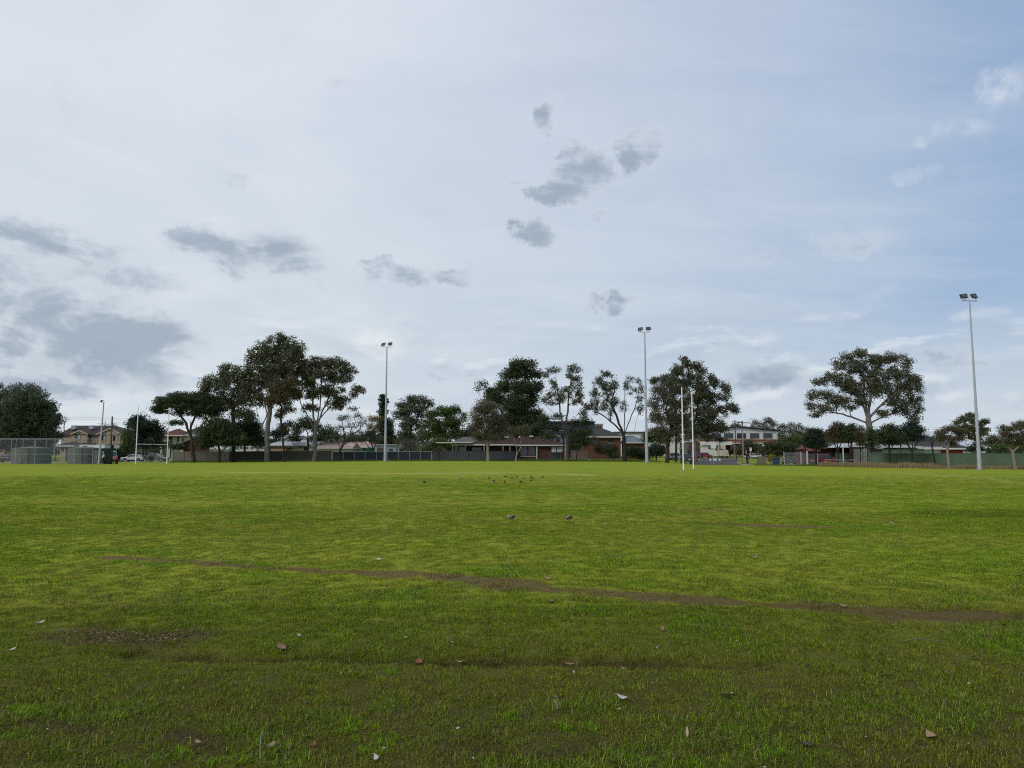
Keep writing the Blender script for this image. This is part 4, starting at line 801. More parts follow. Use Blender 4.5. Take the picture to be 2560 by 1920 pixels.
# ---------------------------------------------------------------- trees
def rz_(v): return v
def make_tree(name, label, base, D, trunk, blobs, r0=.3, bark='bark_pale', leaf='leaf_olive', sub=1.0, leaves=60, ls=.30, seed=1, flat=.82, spread=.85, stems=(), group=None, dens=1.0, twiggy=0, kind=None, bare=0, cat='tree', trunk2=None, dy=0., shell=.55, droop=0.):
    """trunk: pixel polyline from the fork downward list top last; blobs: (px,py,rx,ry[,dens]) in photo pixels at distance D"""
    if name == 'gum_tree' and D < 200: sub *= .82; dens *= .66
    ls *= .86; leaves *= 1.12
    r = np.random.default_rng(seed); bpt = np.array(G(base, D)); s = D / F
    tr = thing(name, label, cat, tuple(bpt), 0, group)
    def L(px, py, oy=0): return np.array(P(px, py, D)) - bpt + np.array([0, oy, 0])
    nodes = [np.array([0, 0, -.25])]; par = [-1]; plen = [0.]
    def addpath(start, pts, step=.8, jit=.06):
        cur = start
        for p in pts:
            a = nodes[cur]; d = np.linalg.norm(p - a); n = max(1, int(d / step))
            for k in range(1, n + 1):
                q = a + (p - a) * k / n + (r.normal(0, jit, 3) * min(1, d) if k < n else 0)
                nodes.append(q); par.append(cur); plen.append(plen[cur] + np.linalg.norm(q - nodes[cur])); cur = len(nodes) - 1
        return cur
    tip = addpath(0, [L(*p) for p in trunk])
    for st in stems:
        p0 = L(*st[0]); i = int(np.argmin([np.linalg.norm(n - p0) for n in nodes])); oy = r.uniform(-1, 1)
        addpath(i, [L(*p) + np.array([0, oy * (k + 1) / len(st), 0]) for k, p in enumerate(st[1:])])
    # leaf pads
    pads = []
    for b in blobs:
        px, py, rx, ry = b[:4]
        if name == 'umbrella_pine': ry *= 1.35; py += 3
        if name == 'gum_tree': py += ry * .14; ry *= 1.6; rx *= 1.08
        dk = b[4] if len(b) > 4 else 1.; c = L(px, py); R3 = np.array([rx * s, max(rx * s * spread, ry * s * .7), ry * s])
        c[1] += r.uniform(-.25, .25) * R3[1] + dy
        Rm = np.maximum(R3 - sub * .55, .25)
        vol = 4.19 * Rm[0] * Rm[1] * Rm[2] + .6; n = int(max(4, dens * dk * 2.5 * vol ** .74 / (sub ** 2.0) + 3))
        tries = 0; mine = []
        while len(mine) < n and tries < n * 14:
            tries += 1; v = r.normal(0, 1, 3); v /= np.linalg.norm(v); q = c + v * Rm * (r.random() ** shell)
            if all(np.sum(((q - m) / np.array([1, 1, .8])) ** 2) > (sub * .58) ** 2 for m in mine): mine.append(q)
        pads += mine
    pads = np.array(pads); zt = nodes[tip][2]
    order = np.argsort(np.linalg.norm((pads - nodes[tip]) * [1, 1, .9], axis=1))
    pn = []
    for i in order:
        c = pads[i]; A = np.array(nodes); d = np.linalg.norm(A - c, axis=1); pl = np.array(plen)
        low = (A[:, 2] > c[2] + .4) * 1.5 * (A[:, 2] - c[2]) + (A[:, 2] < zt * .55) * 2.5 * (len(trunk) > 1)
        cost = d + .22 * pl + low; cost[0] += 50; j = int(np.argmin(cost)); a = nodes[j]; dd = np.linalg.norm(c - a)
        pd = a - nodes[par[j]] if par[j] >= 0 else np.array([0, 0, 1.]); pd = pd / (np.linalg.norm(pd) + 1e-6)
        ctrl = a + pd * dd * .38 + np.array([0, 0, .06 * dd]); m = max(2, int(dd / .75)); cur = j
        for k in range(1, m + 1):
            tt = k / m; q = (1 - tt) ** 2 * a + 2 * tt * (1 - tt) * ctrl + tt * tt * c + (r.normal(0, .05, 3) if k < m else 0)
            nodes.append(q); par.append(cur); plen.append(plen[cur] + np.linalg.norm(q - nodes[cur])); cur = len(nodes) - 1
        pn.append(cur)
    # twigs out of each pad node
    npad = len(nodes)
    for j in list(pn):
        for k in range(1 + twiggy):
            v = r.normal(0, 1, 3); v[2] = abs(v[2]) * .7 + (.4 if twiggy else 0); v /= np.linalg.norm(v); q = nodes[j] + v * sub * r.uniform(.5, .95) * (1.5 if twiggy else 1)
            nodes.append(q); par.append(j); plen.append(plen[j] + 1)
    N = np.array(nodes); pa = np.array(par); w = np.zeros(len(N)); kidcount = np.zeros(len(N)); 
    for i in range(1, len(N)): kidcount[pa[i]] += 1
    w[kidcount == 0] = 1.
    for i in range(len(N) - 1, 0, -1): w[pa[i]] += w[i]
    rad = w ** .58; rad = rad / rad[0] * r0 * .72
    rad = np.maximum(rad, .012); th = np.minimum(1, np.maximum(rad, 0)); 
    flare = np.exp(-np.maximum(N[:, 2], 0) / .35) * .35 * (np.hypot(N[:, 0], N[:, 1]) < 1.2); rad = rad * (1 + flare)
    wood = {'trunk': [], 'branches': []}
    seg_a = pa[1:]; seg_b = np.arange(1, len(N)); rr = rad[seg_b]; rp = np.minimum(rad[seg_a], rr * 1.5); istr = seg_b <= tip
    for nm, msk, sides in (('trunk', istr, 10), ('branch', (~istr) & (rr > .045), 6), ('branch', (~istr) & (rr <= .045), 3)):
        a, b_, ra, rb = N[seg_a[msk]], N[seg_b[msk]], (rad[seg_a[msk]] if nm == 'trunk' else rp[msk]), rr[msk]
        if len(a) == 0: continue
        d = b_ - a; d /= (np.linalg.norm(d, axis=1)[:, None] + 1e-9); up = np.where(np.abs(d[:, 2:3]) < .9, [[0, 0, 1.]], [[1., 0, 0]]); u = np.cross(d, up); u /= np.linalg.norm(u, axis=1)[:, None]; v = np.cross(d, u)
        an = np.arange(sides) * 2 * np.pi / sides; cs, sn = np.cos(an), np.sin(an); ring = u[:, None] * cs[None, :, None] + v[:, None] * sn[None, :, None]
        V = np.concatenate([a[:, None] + ring * ra[:, None, None], (b_ + d * rb[:, None] * .3)[:, None] + ring * rb[:, None, None]], 1).reshape(-1, 3)
        k = np.arange(sides); q = np.stack([k, (k + 1) % sides, (k + 1) % sides + sides, k + sides], 1); Fq = (np.arange(len(a))[:, None, None] * 2 * sides + q[None]).reshape(-1)
        wood['trunk' if nm == 'trunk' else 'branches'].append((V, Fq))
    for nm, lst in wood.items():
        if not lst: continue
        off = 0; Vs = []; Fs = []
        for V, Fq in lst: Vs.append(V); Fs.append(Fq + off); off += len(V)
        o = npmesh(nm, np.concatenate(Vs), np.concatenate(Fs), 4, bark, tr); o.data.polygons.foreach_set('use_smooth', [True] * len(o.data.polygons))
    # leaves: small kite faces spread through each pad
    if leaves and not bare:
        C = N[pn]; n = len(C); rs = sub * r.uniform(.6, 1.25, n); cnt = np.maximum(8, (leaves * (rs / sub) ** 2 * r.uniform(.6, 1.3, n)).astype(int)); idx = np.repeat(np.arange(n), cnt); T = len(idx)
        v = r.normal(0, 1, (T, 3)); v /= np.linalg.norm(v, axis=1)[:, None]; rad_ = r.random(T) ** .5; lumps = 1 + .35 * np.sin(v[:, 0] * 5 + idx) * np.cos(v[:, 1] * 4 + idx * 1.7)
        pos = C[idx] + v * (rad_ * lumps)[:, None] * rs[idx][:, None] * np.array([1.12, 1.12, flat]); pos[:, 2] -= droop * rad_ * r.random(T)
        nrm = v * .7 + r.normal(0, .75, (T, 3)) + np.array([0, 0, .35]); nrm /= np.linalg.norm(nrm, axis=1)[:, None]; tg = np.cross(nrm, r.normal(0, 1, (T, 3))); tg /= np.linalg.norm(tg, axis=1)[:, None]
        if droop: tg[:, 2] -= .8; tg /= np.linalg.norm(tg, axis=1)[:, None]
        bt = np.cross(nrm, tg); sz = ls * r.uniform(.6, 1.35, T)[:, None]
        V = np.stack([pos - tg * sz * .6, pos + bt * sz * .30 + tg * sz * .05, pos + tg * sz * .6, pos - bt * sz * .30 + tg * sz * .05], 1).reshape(-1, 3)
        pv = r.random(n); va = np.clip(pv[idx] * .62 + r.random(T) * .30 + .08, 0, 1)
        cr = npmesh('crown', V, np.arange(T * 4), 4, leaf, tr, attr={'v': ('FACE', va)}); cr['kind'] = 'stuff'
    return tr

EG = 'gum trees along the boundary fence'
# left cluster
make_tree('gum_tree', 'large grey green tree at the left edge behind the bushier dark one', -10, 185, [(-10, 1120), (-5, 1060)], [(-20, 1020, 75, 50), (60, 1000, 60, 32), (20, 1060, 80, 45), (-70, 1040, 60, 50), (85, 995, 30, 22)], .6, 'bark_brown', 'leaf_grey', 1.5, 80, .5, 101, group='background trees')
make_tree('bushy_tree', 'broad dark bushy tree behind the practice nets at the far left', 75, 160, [(75, 1120), (74, 1080)], [(70, 1020, 62, 40), (105, 1040, 45, 48), (50, 1070, 62, 45), (100, 1090, 48, 38), (128, 1058, 18, 22), (30, 1100, 40, 35), (112, 1008, 14, 10), (60, 985, 20, 10), (138, 1082, 12, 14), (95, 992, 12, 8)], .5, 'bark_brown', 'leaf_dark', 1.3, 110, .42, 102, dens=1.5)
make_tree('small_tree', 'small dark tree with pale dead branches beside the brick townhouses', 138, 158, [(136, 1110), (140, 1080)], [(146, 1045, 9, 14), (136, 1022, 6, 8), (140, 1092, 16, 14), (125, 1105, 18, 16)], .2, 'bark_pale', 'leaf_deep', .8, 60, .3, 103, stems=[((138, 1085), (134, 1060), (133, 1025)), ((138, 1082), (150, 1062), (158, 1045))])
make_tree('bare_tree', 'leafless twiggy tree behind the townhouse roof near the television aerial', 160, 205, [(160, 1090), (160, 1070)], [(162, 1050, 14, 12)], .18, 'twig', sub=.9, leaves=0, seed=104, twiggy=3, bare=1)
make_tree('bare_tree', 'leafless twiggy tree behind the roof between metal pole and timber pole', 270, 205, [(268, 1090), (266, 1075)], [(262, 1062, 14, 12), (282, 1064, 14, 12)], .2, 'twig', sub=.9, leaves=0, seed=105, twiggy=3, bare=1)
# round the left goal
make_tree('bushy_tree', 'yellow green bushy tree left of the left goal post above the white car', 322, 156, [(325, 1125), (326, 1105)], [(322, 1088, 18, 25), (330, 1062, 15, 16), (316, 1115, 20, 22), (336, 1112, 16, 24), (312, 1095, 12, 14)], .25, 'bark_brown', 'leaf_green', 1., 80, .34, 106, dens=1.3)
make_tree('bushy_tree', 'dark round tree between the two left goal uprights', 358, 150, [(357, 1120), (358, 1095)], [(362, 1058, 38, 24), (345, 1050, 20, 14), (372, 1075, 36, 30), (350, 1085, 26, 28), (392, 1090, 20, 24), (352, 1112, 26, 16), (385, 1110, 20, 14)], .28, 'bark_brown', 'leaf_deep', 1., 75, .34, 107, stems=[((357, 1130), (350, 1112), (342, 1090)), ((357, 1130), (368, 1112), (384, 1095))], dens=1.2)
make_tree('umbrella_pine', 'spreading flat topped pine behind the left goal with red brown trunk', 483, 137, [(482, 1125), (476, 1082), (477, 1050)], [(470, 990, 62, 16), (420, 1003, 45, 15), (510, 998, 50, 18), (395, 1018, 26, 9), (530, 1018, 34, 16), (450, 1010, 60, 12, .8), (500, 1022, 45, 12, .7), (402, 1026, 26, 9, .7), (450, 1026, 44, 12, .5), (505, 1036, 34, 11, .6), (536, 1034, 22, 11, .8), (442, 1055, 26, 9)], .48, 'bark_red', 'leaf_dark', .85, 75, .26, 108, flat=.5, spread=.8, stems=[((483, 1140), (491, 1110), (490, 1080), (505, 1060), (520, 1040)), ((478, 1108), (462, 1085), (448, 1078), (430, 1070)), ((477, 1055), (455, 1048), (420, 1030)), ((477, 1070), (490, 1040), (508, 1020)), ((480, 1105), (473, 1080), (462, 1050), (440, 1020))], dens=1.5)
make_tree('gum_tree', 'dark gum with straight black trunk right of the flat topped pine', 584, 138, [(585, 1090), (583, 1045), (583, 1010)], [(585, 930, 40, 22), (560, 920, 16, 12), (545, 960, 45, 22), (515, 972, 18, 14), (600, 965, 36, 30), (575, 1000, 40, 22), (620, 990, 22, 26), (545, 1015, 30, 18), (598, 1030, 24, 14), (622, 1040, 20, 14)], .5, 'bark_dark', 'leaf_olive', 1., 62, .32, 109, group=EG, dens=1.05)
make_tree('bushy_tree', 'low domed dark tree with crooked trunk in front of the timber paling fence', 548, 134, [(550, 1132), (546, 1112)], [(550, 1075, 52, 32), (520, 1100, 34, 26), (575, 1095, 45, 28), (545, 1055, 30, 16), (510, 1115, 16, 14)], .26, 'bark_dark', 'leaf_dark', 1., 95, .32, 110, stems=[((549, 1135), (562, 1122), (575, 1112))], dens=1.7)
make_tree('bushy_tree', 'wide domed dark green tree joined to its left neighbour before the grey fence', 612, 142, [(612, 1130), (612, 1105)], [(612, 1070, 42, 26), (640, 1095, 28, 26), (600, 1095, 40, 26), (625, 1062, 22, 14), (650, 1112, 14, 12)], .26, 'bark_dark', 'leaf_dark', 1., 95, .32, 111, dens=1.7)
make_tree('gum_tree', 'tallest gum of the left group with thick pale grey trunk', 668, 138, [(668, 1090), (672, 1050), (676, 1000), (684, 960)], [(700, 850, 40, 17), (732, 868, 36, 19), (660, 868, 36, 18), (690, 885, 60, 22), (630, 890, 30, 16), (650, 925, 45, 26), (712, 915, 48, 24), (745, 900, 22, 20), (680, 950, 46, 26), (720, 950, 34, 22), (640, 965, 32, 18), (655, 995, 34, 15), (700, 985, 34, 20), (620, 1040, 22, 12), (622, 935, 16, 12)], .62, 'bark_pale', 'leaf_olive', 1., 60, .32, 112, stems=[((664, 1105), (655, 1070), (645, 1030), (640, 1000)), ((655, 1070), (668, 1035), (662, 1000)), ((684, 960), (700, 920), (712, 890)), ((680, 980), (662, 940), (655, 900))], group=EG, dens=.95, dy=.5)
make_tree('gum_tree', 'thin dark trunked gum with rusty crown between the two pale trunked gums', 712, 133, [(707, 1100), (702, 1050), (704, 1020)], [(712, 985, 32, 22), (690, 1000, 30, 16), (730, 960, 28, 20), (740, 985, 22, 12), (700, 1030, 22, 12), (725, 1020, 18, 10), (708, 1062, 16, 10), (690, 970, 22, 14)], .24, 'bark_dark', 'leaf_rust', .85, 58, .28, 113, group=EG, dens=1.0)
make_tree('gum_tree', 'wide headed gum with pale trunk forking low at the right of the left group', 787, 140, [(788, 1110), (788, 1080)], [(790, 908, 45, 14), (830, 906, 36, 14), (755, 925, 28, 18), (865, 922, 30, 14), (800, 935, 50, 16), (845, 945, 36, 13), (770, 955, 30, 14), (735, 935, 18, 12), (820, 975, 45, 14), (780, 985, 26, 12), (850, 1000, 28, 12), (896, 972, 18, 10), (885, 985, 12, 7), (838, 1010, 26, 13), (745, 985, 20, 12), (775, 1018, 26, 10)], .48, 'bark_pale', 'leaf_brown', .85, 60, .30, 114, stems=[((788, 1085), (775, 1050), (752, 1010), (745, 975)), ((788, 1082), (784, 1030), (782, 980)), ((788, 1082), (802, 1040), (820, 1000), (838, 960)), ((788, 1082), (796, 1040), (802, 990), (805, 940)), ((795, 1055), (822, 1020), (850, 985), (885, 975)), ((786, 1106), (768, 1085), (755, 1080))], group=EG, dens=1.15, spread=.7)
make_tree('bushy_tree', 'dark green tree behind the wide headed gum above the weatherboard cottage', 770, 162, [(770, 1120), (770, 1090)], [(765, 1058, 30, 20), (742, 1075, 20, 18), (790, 1068, 20, 20), (735, 1095, 22, 14), (815, 1080, 24, 22), (790, 1095, 24, 14), (840, 1090, 18, 16)], .3, 'bark_dark', 'leaf_dark', 1., 80, .34, 115, group='background trees', dens=1.2)
make_tree('bushy_tree', 'dark tree behind the tallest gum left of the white cottage', 690, 165, [(690, 1120), (690, 1090)], [(690, 1085, 26, 20), (680, 1105, 22, 14), (710, 1080, 20, 18), (655, 1100, 18, 16), (725, 1060, 14, 14)], .3, 'bark_dark', 'leaf_deep', 1., 80, .34, 116, group='background trees')
make_tree('wispy_tree', 'silvery thin leaved tree forking into a Y before the slate fence', 851, 140, [(850, 1128), (850, 1118)], [(880, 1022, 22, 10, .8), (862, 1045, 26, 13, .8), (895, 1040, 20, 14, .7), (905, 1055, 20, 12, .6), (842, 1070, 22, 14, .8), (880, 1065, 30, 12, .5), (835, 1090, 18, 10, .6), (900, 1080, 18, 10, .5), (925, 1045, 12, 12, .4)], .24, 'bark_dark', 'leaf_silver', .75, 36, .24, 117, stems=[((850, 1122), (842, 1095), (840, 1075)), ((850, 1124), (862, 1095), (858, 1065)), ((850, 1124), (872, 1095), (900, 1075))], dens=1.0)
make_tree('wispy_tree', 'olive weeping shrub tree leaning left of the middle floodlight mast', 937, 146, [(932, 1118), (925, 1100)], [(920, 1088, 30, 10), (940, 1098, 22, 10), (905, 1098, 16, 8), (930, 1080, 20, 8)], .24, 'bark_brown', 'leaf_grey', .75, 55, .26, 118, stems=[((935, 1125), (940, 1105), (945, 1092)), ((935, 1125), (918, 1112), (910, 1100))])
make_tree('bushy_tree', 'yellow leaved tree left of the middle floodlight mast', 938, 176, [(938, 1115), (938, 1085)], [(940, 1048, 18, 12), (925, 1065, 12, 12), (945, 1065, 16, 14), (928, 1080, 14, 8)], .2, 'twig', 'leaf_yellow', .9, 55, .32, 119)
make_tree('conifer', 'dense dark columnar hedge tree behind the middle floodlight mast', 964, 170, [(964, 1100), (964, 1065)], [(962, 1055, 18, 14), (966, 1075, 24, 20), (960, 1100, 26, 20), (978, 1100, 18, 20), (975, 1060, 10, 12)], .3, 'bark_dark', 'leaf_dark', 1., 110, .34, 120, dens=2.)
def column_pine(name, label, base, D, top, bot, w, seed):
    r = np.random.default_rng(seed); b = G(base, D); s = D / F; t = thing(name, label, 'tree', b); zt = P(base, top, D)[2] - b[2]; zb = P(base, bot, D)[2] - b[2]
    m = MB(); m.tube((0, 0, -.2), (0, 0, zt - .3), .32, .05, 8); m.build('trunk', 'bark_dark', t, True); V = []; A = []
    z = zb
    while z < zt:
        R_ = w * s * (.85 + .2 * math.sin(z * 2.1)) * min(1, (zt - z) / 1.2 + .45)
        for k in range(9):
            a = r.uniform(0, 6.28); L = R_ * r.uniform(.8, 1.1)
            for j in range(26):
                q = r.uniform(.15, 1) * L; c = np.array([math.cos(a) * q, math.sin(a) * q, z + .12 * q + r.normal(0, .12)]) + r.normal(0, .1, 3); n = r.normal(0, 1, 3); n /= np.linalg.norm(n); u = np.cross(n, r.normal(0, 1, 3)); u /= np.linalg.norm(u); w_ = np.cross(n, u) * .1; u = u * .24
                V += [c - u, c + w_, c + u, c - w_]; A.append(r.random())
        z += .42
    cr = npmesh('crown', np.array(V), np.arange(len(V)), 4, 'leaf_deep', t, attr={'v': ('FACE', A)}); cr['kind'] = 'stuff'; return t
column_pine('columnar_pine', 'tall dark columnar pine rising behind the middle floodlight mast', 955, 215, 986, 1050, 15, 121)
make_tree('gum_tree', 'grey green gum with gappy crown right of the middle floodlight mast', 1027, 172, [(1025, 1100), (1027, 1070), (1030, 1050)], [(1035, 997, 30, 9), (1010, 1010, 24, 12), (1060, 1003, 24, 12), (1030, 1020, 34, 12), (1000, 1032, 22, 12), (1050, 1028, 24, 12), (1025, 1050, 28, 16), (1010, 1065, 18, 12), (1075, 1010, 14, 8), (1045, 1070, 20, 16)], .42, 'bark_brown', 'leaf_grey', 1.05, 60, .36, 122, dens=1.0, group='background trees')
make_tree('bushy_tree', 'broad mossy green tree above the flat carport roof', 1110, 168, [(1115, 1120), (1112, 1095)], [(1110, 1030, 34, 18), (1140, 1025, 22, 16), (1080, 1035, 22, 14), (1085, 1060, 36, 24), (1130, 1055, 38, 24), (1100, 1085, 45, 24), (1145, 1085, 26, 24), (1160, 1040, 14, 16), (1065, 1090, 22, 20)], .45, 'bark_brown', 'leaf_green', 1.1, 85, .36, 123, stems=[((1115, 1115), (1135, 1085), (1150, 1060))], dens=1.25, group='background trees')
make_tree('shrub', 'rounded green shrub behind the fence below the mossy green tree', 1098, 158, [(1098, 1130)], [(1095, 1105, 24, 14), (1115, 1110, 16, 12), (1075, 1118, 18, 12)], .12, 'bark_brown', 'leaf_green', .9, 80, .3, 124, cat='shrub', dens=1.3)
make_tree('bare_tree', 'leafless twiggy bush behind the slate fence near middle mast', 1025, 152, [(1020, 1130), (1018, 1120)], [(1015, 1105, 24, 16), (1030, 1112, 18, 14)], .12, 'twig', sub=.7, leaves=0, seed=125, twiggy=3, bare=1, dens=1.6)
make_tree('small_tree', 'thin olive sapling in front of the slate fence right of the middle mast', 990, 141, [(992, 1125), (996, 1110)], [(1000, 1085, 15, 14, .8), (992, 1105, 12, 12, .7)], .08, 'bark_brown', 'leaf_moss', .7, 36, .24, 126)
make_tree('small_tree', 'slender leafy sapling before the slate fence below the grey green gum', 1050, 141, [(1046, 1125), (1044, 1105)], [(1048, 1095, 13, 20, .8), (1052, 1075, 10, 14, .6), (1052, 1120, 10, 12, .6)], .07, 'bark_brown', 'leaf_moss', .7, 42, .24, 127)
make_tree('shrub', 'rusty orange shrub behind the fence under the carport edge', 1090, 149, [(1090, 1138)], [(1090, 1124, 12, 8)], .06, 'twig', 'leaf_rust', .5, 40, .2, 128, cat='shrub')
make_tree('shrub', 'pale green shrub beside the verandah posts', 1124, 149, [(1124, 1136)], [(1124, 1120, 8, 7)], .06, 'twig', 'leaf_silver', .5, 50, .2, 129, cat='shrub')
# centre
make_tree('fig_tree', 'huge dark dense tree behind the broom shaped paperbark', 1285, 157, [(1290, 1110), (1292, 1060)], [(1305, 912, 42, 20), (1280, 935, 38, 22), (1330, 935, 30, 22), (1262, 965, 34, 20), (1310, 970, 44, 28), (1205, 960, 16, 11), (1196, 972, 12, 8), (1225, 980, 20, 16), (1345, 965, 18, 16), (1240, 995, 34, 22), (1290, 1010, 50, 30), (1330, 1000, 22, 22), (1300, 1045, 48, 30), (1340, 1040, 30, 24), (1270, 1055, 36, 26), (1345, 1060, 30, 20), (1350, 945, 12, 10), (1240, 1085, 34, 20), (1300, 1080, 46, 18), (1345, 1085, 26, 14)], .8, 'bark_brown', 'leaf_dark', 1.15, 105, .36, 130, dens=1.35, stems=[((1291, 1085), (1262, 1040), (1235, 1000)), ((1292, 1070), (1318, 1020), (1330, 970))])
make_tree('paperbark_tree', 'broom shaped brownish paperbark with cream trunk before the steel fence', 1221, 137, [(1220, 1135), (1219, 1116)], [(1215, 1015, 34, 22), (1198, 1035, 30, 28), (1236, 1035, 32, 30), (1190, 1065, 26, 28), (1222, 1065, 36, 30), (1250, 1065, 26, 30), (1200, 1092, 30, 16), (1240, 1092, 30, 16)], .40, 'bark_paper', 'leaf_moss', .8, 75, .22, 131, stems=[((1219, 1118), (1235, 1095), (1240, 1070)), ((1219, 1118), (1200, 1100), (1185, 1080)), ((1219, 1118), (1216, 1080), (1215, 1045)), ((1219, 1118), (1226, 1080), (1232, 1040))], dens=1.35, group='paperbark trees')
make_tree('paperbark_tree', 'small forked paperbark with white stems right of the broom shaped one', 1289, 136, [(1291, 1140), (1292, 1130)], [(1292, 1075, 26, 14), (1310, 1070, 20, 14), (1278, 1088, 20, 12), (1315, 1085, 16, 12)], .2, 'bark_paper', 'leaf_moss', .65, 60, .2, 132, stems=[((1291, 1134), (1290, 1112), (1284, 1090)), ((1291, 1138), (1301, 1120), (1304, 1095))], dens=1.0, group='paperbark trees')
make_tree('gum_tree', 'rough dark gum with open crown right of the huge dark tree', 1421, 137, [(1420, 1118), (1418, 1096), (1412, 1070)], [(1436, 922, 24, 10), (1385, 924, 20, 8), (1424, 938, 14, 10), (1365, 935, 12, 7), (1440, 950, 20, 14), (1385, 958, 12, 14), (1425, 975, 28, 16), (1375, 985, 15, 10), (1395, 985, 16, 12), (1450, 980, 14, 14), (1405, 1000, 20, 10), (1440, 1005, 18, 10), (1362, 1000, 14, 9), (1470, 1015, 16, 10), (1460, 1035, 15, 10), (1380, 1005, 14, 8)], .38, 'bark_brown', 'leaf_olive', .8, 50, .27, 133, stems=[((1418, 1096), (1405, 1060), (1385, 1035), (1362, 1010)), ((1414, 1075), (1400, 1030), (1398, 990), (1388, 940)), ((1413, 1070), (1420, 1030), (1422, 980), (1432, 930)), ((1418, 1090), (1432, 1050), (1460, 1015), (1478, 1000)), ((1418, 1100), (1440, 1070), (1470, 1040))], group=EG, dens=.95, spread=.65)
make_tree('bushy_tree', 'dark hanging foliage of a tree behind the rough dark gum', 1400, 143, [(1410, 1120), (1408, 1095)], [(1360, 1045, 24, 14, .9), (1385, 1070, 30, 14), (1345, 1065, 22, 10), (1430, 1060, 28, 18, .9), (1465, 1055, 20, 16, .9), (1395, 1040, 20, 10, .7), (1370, 1090, 30, 12), (1425, 1085, 24, 16), (1470, 1080, 20, 14), (1480, 1100, 14, 12)], .2, 'bark_dark', 'leaf_dark', .9, 62, .28, 134, dens=1.1)
make_tree('bushy_tree', 'low dark bush tree with slanting stem right of the rough gum trunk', 1440, 139, [(1442, 1135), (1448, 1115)], [(1448, 1095, 22, 18), (1438, 1110, 20, 14), (1465, 1105, 14, 16), (1455, 1080, 18, 10)], .12, 'bark_dark', 'leaf_dark', .75, 75, .26, 135, dens=1.3)
make_tree('gum_tree', 'black trunked gum half bare on its right beside the right centre mast', 1561, 137, [(1562, 1125), (1560, 1092), (1556, 1075)], [(1515, 935, 20, 9), (1500, 955, 26, 14), (1488, 985, 16, 16), (1520, 975, 24, 18), (1508, 1005, 22, 14), (1535, 960, 12, 10), (1535, 1005, 14, 20), (1528, 1035, 10, 10, .6), (1480, 1010, 8, 12, .6), (1490, 1015, 6, 18, .8), (1566, 965, 12, 12, .5), (1582, 975, 14, 12, .5), (1600, 995, 14, 12, .6), (1560, 1015, 14, 12, .6), (1600, 1020, 14, 12, .6), (1575, 945, 12, 8, .3), (1600, 950, 12, 8, .3), (1605, 970, 10, 10, .3)], .46, 'bark_dark', 'leaf_grey', .75, 42, .26, 136, stems=[((1560, 1092), (1545, 1050), (1530, 1010), (1505, 990)), ((1560, 1100), (1562, 1050), (1562, 1000), (1560, 950)), ((1560, 1095), (1575, 1050), (1590, 1010), (1600, 960)), ((1562, 1105), (1585, 1080), (1595, 1040)), ((1558, 1080), (1538, 1062), (1518, 1045))], twiggy=2, dens=.95, group=EG, spread=.6)
make_tree('small_tree', 'thin pale stemmed small tree before the dark chain wire fence', 1487, 142, [(1486, 1135), (1488, 1122)], [(1480, 1108, 14, 10, .6), (1498, 1108, 14, 10, .6), (1488, 1095, 16, 8, .5)], .09, 'bark_pale', 'leaf_moss', .6, 26, .2, 137, twiggy=1)
for k, (px, py, rx, ry, lf, lb) in enumerate([(1515, 1120, 26, 14, 'leaf_moss', 'olive brown shrub behind the chain wire below the orange brick wall'), (1585, 1128, 20, 16, 'leaf_dark', 'dark shrub right of the black gum trunk'), (1608, 1136, 16, 18, 'leaf_moss', 'grey shrub at the foot of the right centre mast'), (1640, 1125, 24, 18, 'leaf_dark', 'dark shrub between the right centre mast and the red trunk'), (1535, 1135, 14, 10, 'leaf_green', 'small green shrub left of the black gum trunk')]):
    make_tree('shrub', lb, px, 143 + k, [(px, py + ry * .7)], [(px, py, rx * 1.25, ry * 1.2), (px + rx * .5, py + ry * .2, rx * .8, ry * .9), (px - rx * .6, py + ry * .3, rx * .7, ry * .8)], .08, 'twig', lf, .75, 70, .26, 140 + k, cat='shrub', dens=1.3)
# right centre mass
make_tree('gum_tree', 'tall brown crowned gum behind the casuarina by the right goal', 1712, 158, [(1716, 1130), (1718, 1080), (1714, 1030)], [(1715, 905, 22, 12), (1740, 915, 26, 13), (1695, 925, 28, 14), (1660, 945, 26, 12), (1640, 950, 14, 8), (1725, 945, 38, 20), (1760, 925, 12, 8), (1780, 945, 18, 12), (1760, 965, 26, 16), (1790, 960, 12, 10), (1812, 965, 15, 10), (1820, 975, 10, 8), (1780, 990, 28, 20), (1815, 990, 12, 12), (1740, 990, 34, 22), (1825, 1015, 22, 9), (1840, 1025, 12, 7), (1790, 1025, 34, 16), (1750, 1030, 34, 20), (1770, 1060, 30, 18), (1740, 1070, 30, 20), (1795, 1065, 26, 14), (1810, 1070, 16, 10), (1765, 1090, 22, 10)], .7, 'bark_pale', 'leaf_brown', 1.05, 75,   .34, 150, dens=.85, group=EG)
make_tree('casuarina_tree', 'dense dark casuarina with red brown trunk left of the right goal', 1668, 128, [(1669, 1120), (1672, 1080)], [(1650, 975, 26, 20), (1680, 960, 24, 14), (1700, 975, 26, 20), (1635, 1005, 20, 26), (1670, 1005, 32, 28), (1708, 1010, 26, 28), (1640, 1040, 22, 26), (1680, 1045, 40, 28), (1712, 1050, 20, 26), (1645, 1075, 26, 22), (1685, 1080, 34, 22), (1715, 1080, 14, 18), (1655, 1100, 24, 14), (1700, 1100, 20, 12)], .42, 'bark_red', 'leaf_moss', .9, 95, .26, 151, dens=1.35, stems=[((1670, 1100), (1678, 1070), (1682, 1040))])
